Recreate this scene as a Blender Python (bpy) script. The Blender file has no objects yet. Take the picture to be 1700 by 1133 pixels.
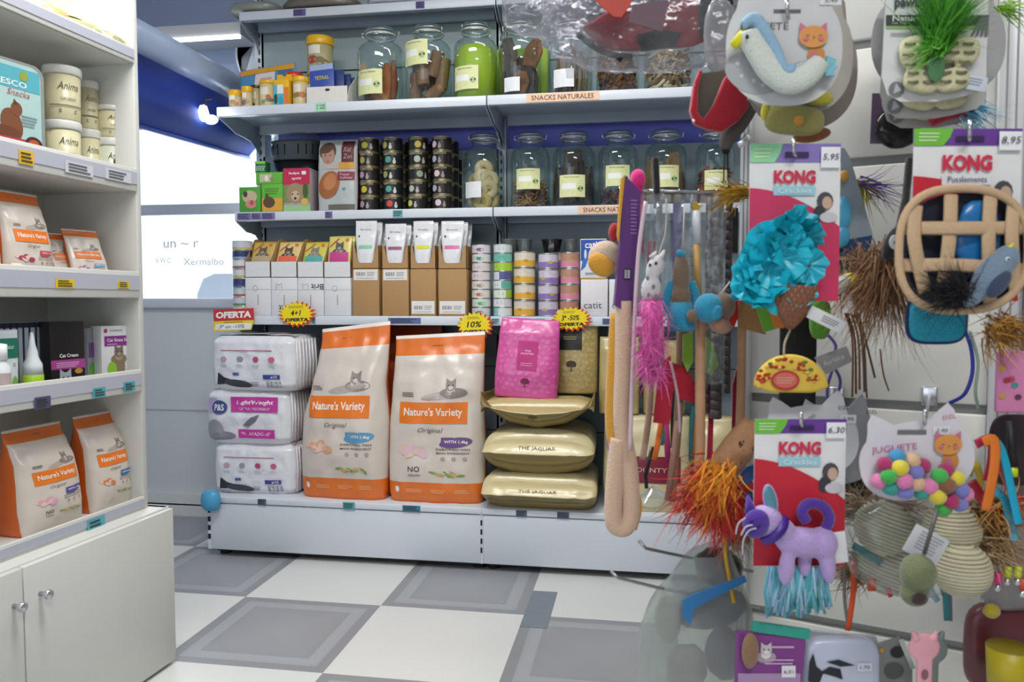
import bpy, bmesh, math, random
from math import sin, cos, pi, radians, sqrt, tan, atan2, hypot
from mathutils import Vector, Matrix, noise
random.seed(7)
SC = bpy.context.scene
COL = SC.collection
# ------------------------------------------------------------------ camera, world, lights
FPX = 1300.0
YAW, PITCH, CH = radians(9.3), radians(2.8), 1.1
cam_d = bpy.data.cameras.new('camera'); cam = bpy.data.objects.new('camera', cam_d); COL.objects.link(cam)
cam.location = (0, 0, CH); cam.rotation_euler = (pi/2 - PITCH, 0, YAW)
cam_d.sensor_width = 36; cam_d.lens = 36*FPX/1700; cam_d.clip_start = 0.02
cam_d.dof.use_dof = True; cam_d.dof.focus_distance = 3.1; cam_d.dof.aperture_fstop = 7.5
SC.camera = cam
w = bpy.data.worlds.new('daylight'); SC.world = w; w.use_nodes = True
bgn = w.node_tree.nodes['Background']; bgn.inputs[0].default_value = (0.88, 0.93, 1.0, 1); bgn.inputs[1].default_value = 1.3
SC.view_settings.view_transform = 'Standard'; SC.view_settings.look = 'None'
SC.view_settings.gamma = 1; SC.view_settings.exposure = 0.25
def area(name, loc, sx, sy, power, col=(1, 1, 1), rot=(0, 0, 0)):
    l = bpy.data.lights.new(name, 'AREA'); l.shape = 'RECTANGLE'; l.size = sx; l.size_y = sy; l.energy = power; l.color = col
    o = bpy.data.objects.new(name, l); COL.objects.link(o); o.location = loc; o.rotation_euler = rot
    return o
area('ceiling_light_aisle', (-0.8, 1.5, 2.86), 1.2, 0.3, 40, (1, .98, .95))
area('ceiling_light_front', (0.6, -0.6, 2.86), 1.2, 0.3, 34, (1, .98, .95))
area('ceiling_light_back', (0.0, 2.55, 2.86), 1.2, 0.15, 8, (.92, .96, 1))
area('fill_light_left', (-2.3, -1.6, 1.7), 2.2, 1.8, 14, (.85, .92, 1), (radians(80), 0, radians(-50)))  # added fill light inside the room, not daylight from a window
area('window_daylight', (-2.25, 4.4, 1.6), 1.5, 1.6, 60, (.9, .95, 1), (radians(-90), 0, 0))

# ------------------------------------------------------------------ pixel helpers: a point of the photograph on a real plane
RM = cam.rotation_euler.to_matrix()
def ray(px, py): return RM @ Vector((px-850, -(py-566.5), -FPX))
EYE = Vector((0, 0, CH))
def W(px, py, y):
    r = ray(px, py); return EYE + r*(y/r.y)
def FZ(px, py, z):
    r = ray(px, py); return EYE + r*((z-CH)/r.z)
def PL(px, py, p0, n):
    r = ray(px, py); return EYE + r*((p0-EYE).dot(n)/r.dot(n))
def CD(px, py, d): return EYE + ray(px, py)*(d/FPX)
def fdepth(p): return (p-EYE).dot(RM @ Vector((0, 0, -1)))

# ------------------------------------------------------------------ materials
def lin(h):
    h = h.lstrip('#'); c = [int(h[i:i+2], 16)/255 for i in (0, 2, 4)]
    return tuple(x/12.92 if x <= .04045 else ((x+.055)/1.055)**2.4 for x in c) + (1,)
_M = {}
def M(hexc, rough=.5, kind='plain', metal=0.0, bump=0.0, scale=40., var=.06, emit=0):
    key = (hexc, rough, kind, metal, bump, scale, var, emit)
    if key in _M: return _M[key]
    m = bpy.data.materials.new(kind + '_' + hexc.strip('#')); m.use_nodes = True
    nt = m.node_tree; N = nt.nodes; L = nt.links; N.clear()
    out = N.new('ShaderNodeOutputMaterial')
    c = lin(hexc)
    if kind in ('glass', 'film'):
        tr = N.new('ShaderNodeBsdfTransparent'); tr.inputs[0].default_value = c
        gl = N.new('ShaderNodeBsdfGlossy'); gl.inputs['Roughness'].default_value = rough
        gl.inputs['Color'].default_value = (.9, .95, 1, 1)
        lw = N.new('ShaderNodeLayerWeight'); lw.inputs['Blend'].default_value = .22 if kind == 'glass' else .35
        mr = N.new('ShaderNodeMapRange'); mr.inputs['To Min'].default_value = .05 if kind == 'glass' else .04
        mr.inputs['To Max'].default_value = .75 if kind == 'glass' else .28
        L.new(lw.outputs['Facing'], mr.inputs['Value'])
        mx = N.new('ShaderNodeMixShader')
        L.new(mr.outputs[0], mx.inputs[0]); L.new(tr.outputs[0], mx.inputs[1]); L.new(gl.outputs[0], mx.inputs[2])
        last = mx
        if kind == 'film':
            df = N.new('ShaderNodeBsdfDiffuse'); df.inputs[0].default_value = (.8, .84, .86, 1)
            m2 = N.new('ShaderNodeMixShader'); m2.inputs[0].default_value = var
            L.new(mx.outputs[0], m2.inputs[1]); L.new(df.outputs[0], m2.inputs[2]); last = m2
        if bump:
            nz = N.new('ShaderNodeTexNoise'); nz.inputs['Scale'].default_value = scale
            tc = N.new('ShaderNodeTexCoord'); L.new(tc.outputs['Object'], nz.inputs['Vector'])
            bp = N.new('ShaderNodeBump'); bp.inputs['Strength'].default_value = bump; bp.inputs['Distance'].default_value = .01
            L.new(nz.outputs[0], bp.inputs['Height']); L.new(bp.outputs[0], gl.inputs['Normal'])
        L.new(last.outputs[0], out.inputs[0])
        _M[key] = m; return m
    b = N.new('ShaderNodeBsdfPrincipled'); L.new(b.outputs[0], out.inputs[0])
    b.inputs['Roughness'].default_value = rough; b.inputs['Metallic'].default_value = metal
    tc = N.new('ShaderNodeTexCoord')
    nz = N.new('ShaderNodeTexNoise'); nz.inputs['Scale'].default_value = scale; nz.inputs['Detail'].default_value = 2
    L.new(tc.outputs['Object'], nz.inputs['Vector'])
    mr = N.new('ShaderNodeMapRange'); mr.inputs['To Min'].default_value = 1-var; mr.inputs['To Max'].default_value = 1+var
    L.new(nz.outputs[0], mr.inputs['Value'])
    mul = N.new('ShaderNodeVectorMath'); mul.operation = 'SCALE'; mul.inputs[0].default_value = c[:3]
    L.new(mr.outputs[0], mul.inputs['Scale']); L.new(mul.outputs[0], b.inputs['Base Color'])
    if kind == 'plush':
        b.inputs['Sheen Weight'].default_value = .4; b.inputs['Sheen Roughness'].default_value = .5
    if kind == 'foil':
        b.inputs['Specular IOR Level'].default_value = .8
    if bump:
        bp = N.new('ShaderNodeBump'); bp.inputs['Strength'].default_value = bump; bp.inputs['Distance'].default_value = .004
        L.new(nz.outputs[0], bp.inputs['Height']); L.new(bp.outputs[0], b.inputs['Normal'])
    if emit:
        b.inputs['Emission Color'].default_value = c; b.inputs['Emission Strength'].default_value = emit
    _M[key] = m; return m
def plush(h, s=350): return M(h, .95, 'plush', bump=.5, scale=s, var=.12)
def foil(h, r=.32, b=.35, s=22): return M(h, r, 'foil', bump=b, scale=s, var=.05)
def paper(h): return M(h, .6, 'paper')
def card(h): return M(h, .75, 'card', bump=.1, scale=90)
def plastic(h, r=.3): return M(h, r, 'plastic')
def steel(h='#c9ccd0', r=.25): return M(h, r, 'metal', metal=.9)
GLASS = M('#eef5f3', .04, 'glass')
FILM = M('#f4f7f8', .12, 'film', bump=.6, scale=30, var=.05)
WHITE = M('#e9ecee', .45, 'paint', var=.02)

# ------------------------------------------------------------------ mesh builder
_tc = {}
def textgeo(s, bold=0.0, shear=0.0):
    k = (s, bold, shear)
    if k in _tc: return _tc[k]
    c = bpy.data.curves.new('t', 'FONT'); c.body = s; c.resolution_u = 2; c.shear = shear; c.offset = bold
    o = bpy.data.objects.new('t', c); me = o.to_mesh()
    v = [(p.co.x, p.co.y) for p in me.vertices]; f = [tuple(p.vertices) for p in me.polygons]
    o.to_mesh_clear(); bpy.data.objects.remove(o); bpy.data.curves.remove(c)
    if not v: v = [(0, 0), (1, 0), (1, 1)]; f = [(0, 1, 2)]
    x0 = min(a for a, b in v); x1 = max(a for a, b in v); y0 = min(b for a, b in v); y1 = max(b for a, b in v)
    v = [((a-x0)/(x1-x0)-.5, (b-y0)/(y1-y0)-.5) for a, b in v]
    _tc[k] = (v, f, (x1-x0)/(y1-y0)); return _tc[k]
def flat(y=0.0): return lambda u, v, o: Vector((u, y-o, v))
def cyl(R, cx=0, cy=0): return lambda u, v, o: Vector((cx+(R+o)*sin(u/R), cy-(R+o)*cos(u/R), v))
OFF = .0008
class MB:
    def __init__(s, T=None): s.V = []; s.F = []; s.I = []; s.S = []; s.mats = []; s.T = T or Matrix()
    def mi(s, m):
        if m not in s.mats: s.mats.append(m)
        return s.mats.index(m)
    def add(s, vs, fs, m, smooth=True, T=None):
        b = len(s.V); TT = s.T @ T if T is not None else s.T
        s.V += [TT @ Vector(v) for v in vs]
        if callable(m): idx = [s.mi(m(f)) for f in fs]
        else: idx = [s.mi(m)]*len(fs)
        s.F += [tuple(i+b for i in f) for f in fs]; s.I += idx; s.S += [smooth]*len(fs)
        return s
    def box(s, x0, x1, y0, y1, z0, z1, m, r=0, T=None, seg=2):
        if r <= 0:
            vs = [(x, y, z) for x in (x0, x1) for y in (y0, y1) for z in (z0, z1)]
            return s.add(vs, [(0, 1, 3, 2), (4, 6, 7, 5), (0, 4, 5, 1), (2, 3, 7, 6), (0, 2, 6, 4), (1, 5, 7, 3)], m, False, T)
        bm = bmesh.new(); bmesh.ops.create_cube(bm, size=1)
        for v in bm.verts: v.co = Vector(((x0+x1)/2+v.co.x*(x1-x0), (y0+y1)/2+v.co.y*(y1-y0), (z0+z1)/2+v.co.z*(z1-z0)))
        bmesh.ops.bevel(bm, geom=list(bm.edges), offset=min(r, .49*min(abs(x1-x0), abs(y1-y0), abs(z1-z0))), segments=seg, profile=.5, affect='EDGES')
        bm.verts.index_update()
        s.add([v.co.copy() for v in bm.verts], [tuple(v.index for v in f.verts) for f in bm.faces], m, True, T); bm.free(); return s
    def lathe(s, prof, m, n=28, T=None, cap=True, mf=None):
        vs = []; fs = []; k = len(prof)
        for r, z in prof:
            for i in range(n): a = 2*pi*i/n; vs.append((r*sin(a), -r*cos(a), z))
        for j in range(k-1):
            for i in range(n): fs.append((j*n+i, j*n+(i+1) % n, (j+1)*n+(i+1) % n, (j+1)*n+i))
        if cap:
            if prof[0][0] > 1e-5: fs.append(tuple(range(n))[::-1])
            if prof[-1][0] > 1e-5: fs.append(tuple((k-1)*n+i for i in range(n)))
        return s.add(vs, fs, (lambda f: mf(f[0]//n)) if mf else m, True, T)
    def tube(s, pts, r, m, n=8, T=None, closed=False, flat_=1.0):
        pts = [Vector(p) for p in pts]; vs = []; fs = []; k = len(pts)
        rr = r if callable(r) else (lambda t: r)
        up = None
        for i, p in enumerate(pts):
            if closed: d = (pts[(i+1) % k]-pts[i-1])
            else: d = (pts[min(i+1, k-1)]-pts[max(i-1, 0)])
            d = d.normalized() if d.length > 1e-9 else Vector((0, 0, 1))
            if up is None: up = Vector((0, -1, 0)) if abs(d.y) < .9 else Vector((0, 0, 1))
            a = d.cross(up).normalized(); b = a.cross(d).normalized(); up = b
            q = rr(i/max(1, k-1))
            for j in range(n):
                t = 2*pi*j/n; vs.append(p + a*cos(t)*q + b*sin(t)*q*flat_)
        for i in range(k if closed else k-1):
            i2 = (i+1) % k
            for j in range(n): fs.append((i*n+j, i*n+(j+1) % n, i2*n+(j+1) % n, i2*n+j))
        if not closed: fs += [tuple(range(n))[::-1], tuple((k-1)*n+j for j in range(n))]
        return s.add(vs, fs, m, True, T)
    def ell(s, c, r, m, T=None, n=16, k=10, disp=None, e=1.0):
        vs = []; fs = []
        def sp(x): return math.copysign(abs(x)**e, x)
        for j in range(k+1):
            ph = -pi/2+pi*j/k
            for i in range(n):
                th = 2*pi*i/n; d = Vector((sp(cos(ph))*sp(cos(th)), sp(cos(ph))*sp(sin(th)), sp(sin(ph))))
                q = 1+(disp(d) if disp else 0)
                vs.append((c[0]+d.x*r[0]*q, c[1]+d.y*r[1]*q, c[2]+d.z*r[2]*q))
        for j in range(k):
            for i in range(n): fs.append((j*n+i, j*n+(i+1) % n, (j+1)*n+(i+1) % n, (j+1)*n+i))
        return s.add(vs, fs, m, True, T)
    def prism(s, poly, y0, y1, m, T=None, side=None):   # 2-D outline in x,z pushed through y
        k = len(poly); vs = [(x, y0, z) for x, z in poly]+[(x, y1, z) for x, z in poly]
        s.add(vs, [tuple(range(k)), tuple(range(k, 2*k))[::-1]], m, False, T)
        return s.add(vs, [(i, (i+1) % k, k+(i+1) % k, k+i) for i in range(k)], side or m, False, T)
    def grid(s, fn, nu, nv, m, T=None, smooth=True):
        vs = [fn(i/nu, j/nv) for j in range(nv+1) for i in range(nu+1)]
        return s.add(vs, [(j*(nu+1)+i, j*(nu+1)+i+1, (j+1)*(nu+1)+i+1, (j+1)*(nu+1)+i) for j in range(nv) for i in range(nu)], m, smooth, T)
    def rect(s, S, u0, v0, u1, v1, m, o=OFF, nu=1, nv=1):
        return s.grid(lambda a, b: S(u0+(u1-u0)*a, v0+(v1-v0)*b, o), nu, nv, m)
    def oval(s, S, cu, cv, ru, rv, m, o=OFF, rot=0, n=18, rings=1):
        vs = [S(cu, cv, o)]; fs = []
        for q in range(1, rings+1):
            for i in range(n):
                a = 2*pi*i/n; x = ru*cos(a)*q/rings; y = rv*sin(a)*q/rings
                vs.append(S(cu+x*cos(rot)-y*sin(rot), cv+x*sin(rot)+y*cos(rot), o))
        fs += [(0, 1+i, 1+(i+1) % n) for i in range(n)]
        for q in range(1, rings):
            b = 1+(q-1)*n; fs += [(b+i, b+n+i, b+n+(i+1) % n, b+(i+1) % n) for i in range(n)]
        return s.add(vs, fs, m, True)
    def poly(s, S, pts, m, o=OFF):
        return s.add([S(u, v, o) for u, v in pts], [tuple(range(len(pts)))], m, False)
    def text(s, S, t, cu, cv, w, h, m, o=OFF*2, bold=0.0, shear=0.0, rot=0.0, keep=False):
        v, f, asp = textgeo(t, bold, shear)
        if keep: h = min(h, w/asp); w = h*asp
        c, d = cos(rot), sin(rot)
        return s.add([S(cu+a*w*c-b*h*d, cv+a*w*d+b*h*c, o) for a, b in v], f, m, False)
    def lines(s, S, cu, cv, w, h, n, m, o=OFF*2, seed=0):     # tiny print, too small to read
        rr = random.Random(seed)
        for i in range(n):
            y = cv+h/2-h*(i+.5)/n; ww = w*rr.uniform(.7, 1)
            s.rect(S, cu-w/2, y-h/n*.22, cu-w/2+ww, y+h/n*.22, m, o)
        return s
    def bars(s, S, u0, v0, u1, v1, m, n=12, o=OFF*2):
        for i in range(n):
            x = u0+(u1-u0)*i/n; s.rect(S, x, v0, x+(u1-u0)/n*(.35+.3*(i % 3 == 0)), v1, m, o)
        return s
    def build(s, name, parent=None, loc=None, rot=None):
        me = bpy.data.meshes.new(name); me.from_pydata([tuple(v) for v in s.V], [], s.F)
        for m in s.mats: me.materials.append(m)
        me.polygons.foreach_set('material_index', s.I); me.polygons.foreach_set('use_smooth', s.S); me.update()
        o = bpy.data.objects.new(name, me); COL.objects.link(o)
        if parent: o.parent = parent
        if loc is not None: o.location = loc
        if rot is not None: o.rotation_euler = rot
        if any(s.S) and not all(s.S): pass
        return o
def tag(o, label, cat, group=None, kind=None):
    o['label'] = label; o['category'] = cat
    if group: o['group'] = group
    if kind: o['kind'] = kind
    return o
def thing(name, label, cat, loc=(0, 0, 0), rz=0, group=None, rot=None):
    o = bpy.data.objects.new(name, None); COL.objects.link(o); o.empty_display_size = .05
    o.location = loc; o.rotation_euler = rot if rot else (0, 0, rz)
    return tag(o, label, cat, group)
def struct(o): o['kind'] = 'structure'; return o
def copy_tree(o, parent=None):
    c = o.copy(); COL.objects.link(c)
    if parent: c.parent = parent
    for ch in list(o.children): copy_tree(ch, c)
    return c
def Tr(x=0, y=0, z=0, rx=0, ry=0, rz=0, s=1):
    return Matrix.Translation((x, y, z)) @ Matrix.Rotation(rz, 4, 'Z') @ Matrix.Rotation(ry, 4, 'Y') @ Matrix.Rotation(rx, 4, 'X') @ Matrix.Scale(s, 4)
def arc(cx, cz, r, a0, a1, n=10, rz_=None):
    return [(cx+r*cos(radians(a0+(a1-a0)*i/n)), cz+(rz_ or r)*sin(radians(a0+(a1-a0)*i/n))) for i in range(n+1)]
def spline(pts, n=6):          # Catmull-Rom through points
    P = [Vector(p) for p in pts]; out = []
    for i in range(len(P)-1):
        a = P[max(i-1, 0)]; b = P[i]; c = P[i+1]; d = P[min(i+2, len(P)-1)]
        for k in range(n):
            t = k/n; out.append(.5*((2*b)+(c-a)*t+(2*a-5*b+4*c-d)*t*t+(3*b-a-3*c+d)*t**3))
    return out+[P[-1]]
def tuft(mb, c, d, L, n, mats, spread=.5, wid=.003, rr=None, curl=.3, base=.004, seg=4):
    """a bundle of thin tapering barbs (feathers, fringe)"""
    R = rr or random.Random(3); c = Vector(c); d = Vector(d).normalized()
    for i in range(n):
        v = (d+Vector((R.gauss(0, spread), R.gauss(0, spread), R.gauss(0, spread)))).normalized()
        side = v.cross(Vector((R.gauss(0, 1), R.gauss(0, 1), R.gauss(0, 1)))).normalized()
        bend = Vector((R.gauss(0, 1), R.gauss(0, 1), R.gauss(0, 1)-.4))*curl
        p0 = c+Vector((R.gauss(0, base), R.gauss(0, base), R.gauss(0, base))); l = L*R.uniform(.6, 1.1)
        vs = []
        for k in range(seg+1):
            t = k/seg; p = p0+v*l*t+bend*t*t; ww = wid*(1-.85*t)
            vs += [p-side*ww, p+side*ww]
        mb.add(vs, [(2*k, 2*k+1, 2*k+3, 2*k+2) for k in range(seg)], R.choice(mats), True)
    return mb
# ------------------------------------------------------------------ the room
X0, X1, X2 = -1.835, -.632, .571
def floor_mat():
    m = bpy.data.materials.new('floor_tiles'); m.use_nodes = True; nt = m.node_tree; N = nt.nodes; L = nt.links
    b = N['Principled BSDF']; b.inputs['Roughness'].default_value = .28
    tc = N.new('ShaderNodeTexCoord'); sp = N.new('ShaderNodeSeparateXYZ'); L.new(tc.outputs['Object'], sp.inputs[0])
    def math_(op, a, b_=None, c=None):
        n = N.new('ShaderNodeMath'); n.operation = op
        for i, v in enumerate((a, b_, c)):
            if v is None: continue
            if isinstance(v, (int, float)): n.inputs[i].default_value = v
            else: L.new(v, n.inputs[i])
        return n.outputs[0]
    T = .527
    u = math_('DIVIDE', math_('ADD', sp.outputs[0], .923+T*20), T); v = math_('DIVIDE', math_('ADD', sp.outputs[1], -2.682+T*20), T)
    fu = math_('FRACT', u); fv = math_('FRACT', v)
    par = math_('MODULO', math_('ADD', math_('FLOOR', u), math_('FLOOR', v)), 2.0)
    du = math_('MINIMUM', fu, math_('SUBTRACT', 1.0, fu)); dv = math_('MINIMUM', fv, math_('SUBTRACT', 1.0, fv))
    d = math_('MINIMUM', du, dv)
    r = N.new('ShaderNodeValToRGB'); L.new(d, r.inputs[0]); r.color_ramp.interpolation = 'LINEAR'
    e = r.color_ramp.elements; e[0].position = 0; e[0].color = lin('#929397'); e[1].position = .5; e[1].color = lin('#a0a2a6')
    for p, c in ((.066, '#919397'), (.072, '#a4a8ac'), (.15, '#a8acb0'), (.158, '#95989c'), (.2, '#9a9ca1')):
        x = e.new(p); x.color = lin(c)
    nz = N.new('ShaderNodeTexNoise'); nz.inputs['Scale'].default_value = 260; L.new(tc.outputs['Object'], nz.inputs['Vector'])
    nz2 = N.new('ShaderNodeTexNoise'); nz2.inputs['Scale'].default_value = 3; L.new(tc.outputs['Object'], nz2.inputs['Vector'])
    mx = N.new('ShaderNodeMix'); mx.data_type = 'RGBA'; L.new(par, mx.inputs[0]); mx.inputs[7].default_value = lin('#dfe0dd')
    L.new(r.outputs[0], mx.inputs[6])
    k = math_('ADD', math_('MULTIPLY', math_('SUBTRACT', nz.outputs[0], .5), .16), math_('MULTIPLY_ADD', nz2.outputs[0], .08, .96))
    sc = N.new('ShaderNodeVectorMath'); sc.operation = 'SCALE'; L.new(mx.outputs[2], sc.inputs[0]); L.new(k, sc.inputs['Scale'])
    L.new(sc.outputs[0], b.inputs['Base Color'])
    return m
f = MB(); f.box(-4.2, 4, -2.5, 3.9, -.05, 0, floor_mat()); struct(f.build('floor'))
c = MB(); c.box(-4.2, 4, -2.5, 3.9, 2.9, 2.95, M('#c8ccd2', .8)); struct(c.build('ceiling'))
fp = MB(); fp.prism([(0, 0), (.094, 0), (.094, .001), (0, .001)], 2.578, 2.914, M('#7d8791', .4)); 
tag(fp.build('floor_patch', loc=(-.396, 0, .0005)), 'plain blue-grey rectangular patch strip stuck on the checkered floor tiles', 'floor patch')
BW = 3.70     # back wall face
GREYBLUE = M('#9dabc8', .8, var=.02)
w1 = W(236, 520, BW); xR = W(470, 400, BW).x
zs = W(300, 512, BW).z; zt = W(420, 190, BW).z
xl = -2.95
m = MB()
m.box(xl, 4, BW, BW+.12, zt, 2.9, GREYBLUE)
m.box(xR, 4, BW, BW+.12, 0, zt, M('#b9bec8', .8, var=.02))
struct(m.build('wall_back'))
m = MB(); m.box(xl, xR, BW, BW+.12, 0, zs, M('#cfd3d6', .6, var=.02))
zz = W(300, 680, BW).z; m.box(xl, xR, BW-.006, BW, zz-.004, zz+.004, M('#c4c8cc', .6))
struct(m.build('wall_low'))
m = MB(); m.box(xl, xR+1, BW-.03, BW, 0, W(300, 818, BW).z, M('#d8dadb', .5)); m.box(xl, xR+1, BW-.03, BW-.026, .055, .062, M('#b5b8ba', .5)); struct(m.build('baseboard_back'))
m = MB(); m.box(xl-.1, xl, -2.5, BW+.12, 0, 2.9, M('#c2c9d3', .8, var=.02)); struct(m.build('wall_left'))
m = MB(); m.box(4, 4.1, -2.5, BW+.12, 0, 2.9, M('#b9b6ae', .8, var=.02)); struct(m.build('wall_right'))  # unseen wall, added to cut the world light from the right
m = MB(); m.box(-4.2, 4, -2.6, -2.5, 0, .9, M('#b9b6ae', .8, var=.02)); m.box(-4.2, 4, -2.6, -2.5, 2.2, 2.9, M('#b9b6ae', .8, var=.02)); m.box(.6, 4, -2.6, -2.5, .9, 2.2, M('#b9b6ae', .8, var=.02)); struct(m.build('wall_front'))  # unseen wall with an opening, added to lower the ambient light
# window frame in the back wall
m = MB(); fr = M('#c9ccd6', .5, var=.02)
z0 = W(300, 356, BW).z; z1 = W(300, 338, BW).z
m.box(xl, xR, BW+.02, BW+.08, z0, z1, fr, .006); m.box(xl, xR, BW+.02, BW+.08, zt-.05, zt, fr); m.box(xl, xR, BW-.03, BW+.12, zs, zs+.05, fr, .006)
m.box(xR-.05, xR, BW+.02, BW+.08, zs, zt, fr); m.box(xl, xl+.05, BW+.02, BW+.08, zs, zt, fr)
wf = m.build('window_1'); struct(wf)
m = MB(); m.box(xl, xR, BW+.048, BW+.052, zs+.03, zt-.04, M('#f6fafb', .02, 'glass'))
p = m.build('window_pane', wf)
# shadowless writing on the window pane
m = MB(); S = flat(0)
gy = M('#d3d7e4', .7)
for t, x, y, ww, hh in (('un ~ r', 292, 405, 70, 12), ('V.W.C', 262, 432, 30, 9), ('Xermalbo', 330, 434, 80, 12)):
    p = W(x, y, BW); m.text(S, t, p.x+2.3, p.z-1.4, ww*.0028, hh*.0028, gy)
tag(m.build('window_writing', loc=(-2.3, BW+.046, 1.4)), 'faint grey hand lettering on the bright window pane behind the shelves', 'lettering')
# beam with a strip lamp under it
m = MB(); zb0 = W(320, 66, 3.5).z; zb1 = W(320, 41, 3.5).z
m.box(xl, X0-.035, 3.5, BW, zb0+.012, zb1, M('#c7cacb', .6, var=.02)); o = m.build('trim_1'); struct(o)
m = MB(); m.box(xl, X0-.04, 3.492, 3.512, zb0-.004, zb0+.01, M('#ffffff', .5, emit=3.0)); 
tag(m.build('strip_lamp'), 'long thin glowing white strip lamp under the pale beam above the window', 'lamp')
# blue awning blind: roll case along the side, cloth hanging below, and a second width behind the shelving
def nearY(px, py, X):
    r = ray(px, py); return r.y*X/r.x
T1 = W(416, 168, 3.66); Yn = nearY(236, 80, T1.x)
Xt = T1.x
B1 = W(422, 260, 3.66); B0 = W(236, 206, Yn)
aw = thing('roller_blind', 'royal blue fabric blind with pale roll case running beside the bright window', 'blind', (Xt, Yn, 0))
BLUE = M('#23409a', .75, 'cloth', bump=.3, scale=25, var=.1)
def P(t, h):   # t 0 near .. 1 far ; h 0 top .. 1 bottom
    top = Vector((Xt, Yn+(3.66-Yn)*t, T1.z-.03)); bot = B0.lerp(B1, t); p = top.lerp(bot, h)
    p.x += -.035*sin(h*pi*2.2+.3)+.012*noise.noise(Vector((t*5, h*2, 1))); return p-Vector((Xt, Yn, 0))
m = MB(); m.grid(lambda a, b: P(a*1.0-.12*(1-a), b), 20, 16, BLUE)
m.grid(lambda a, b: P(a*1.0-.12*(1-a), b)+Vector((-.004, 0, 0)), 20, 16, BLUE); m.build('blind_fabric', aw)
m = MB(); 
m.tube([P(-.12+1.12*i/8, 1)+Vector((0, 0, -.004)) for i in range(9)], .008, M('#3450a8', .6)); m.build('hem_bar', aw)
m = MB(); m.tube([(0.0, -.1, T1.z+.025), (0.0, 3.66-Yn, T1.z+.025)], .06, M('#a9bbd8', .35), n=20); m.build('roll_case', aw)
# blind behind the shelving unit, on the back wall
m = MB(); zq0 = W(900, 275, 3.66).z-.05; zq1 = W(900, 190, 3.66).z+.05
VIO = M('#8c92ff', .75, 'cloth', bump=.2, scale=25, var=.06)
m.grid(lambda a, b: Vector((Xt+.14+(.6-Xt-.14)*a, .01+.006*sin(a*60)+.004*sin(b*9), zq0+(zq1-zq0)*b)), 80, 6, VIO)
m.box(Xt+.14, .6, .0, .012, zq0-.02, zq0, VIO)
tag(m.build('hanging_blind', loc=(0, 3.66, 0)), 'violet-blue cloth blind showing through the gap behind the glass jars', 'blind')
# glowing blobs and a made-up stem, added for a reflected glare on the blind
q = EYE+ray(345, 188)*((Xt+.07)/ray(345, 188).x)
lp = thing('clip_lamp', 'small glowing white shape for a reflected glare on the blue blind beside the shelving end', 'lamp', q)
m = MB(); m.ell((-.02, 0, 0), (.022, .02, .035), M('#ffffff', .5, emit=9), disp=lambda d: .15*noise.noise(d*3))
m.ell((.015, 0, -.028), (.03, .02, .02), M('#ffffff', .5, emit=9)); m.build('glare_blob', lp)
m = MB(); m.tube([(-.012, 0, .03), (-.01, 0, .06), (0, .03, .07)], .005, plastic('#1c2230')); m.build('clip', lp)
# round blue wall sign half hidden by the shelving
q = W(468, 86, 3.695)
cl = thing('wall_clock', 'round dark blue wall clock with a thin pale rim behind the top shelves', 'clock', q)
m = MB(Tr(rx=pi/2)); m.lathe([(.226, 0), (.236, 0), (.239, .012), (.236, .022), (.231, .024), (.227, .018)], plastic('#dfe6f2'), n=56); m.build('rim', cl)
m = MB(Tr(rx=pi/2)); m.lathe([(.0, .018), (.228, .018), (.228, .0), (0, 0)], plastic('#1c2c66', .4), n=48); m.build('dial', cl)
# grey chair-like panel standing outside of the window
q = FZ(335, 505, zs)
m = MB(); z = W(350, 455, 4.3)
pts = [(-.11, -z.z-.02), (.16, -z.z-.02), (.16, 0), (.02, .0), (-.05, -.03), (-.09, -.12)]
m.prism(pts, 0, .05, M('#9a9da2', .7)); tag(m.build('outdoor_chair_back', loc=(z.x, 4.3, z.z)), 'plain grey rounded chair back seen outside through the window', 'chair')
m = MB(); m.box(-6, 3, 3.9, 8, -.1, -.02, M('#c9c9c6', .9)); struct(m.build('ground_outside'))

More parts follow.
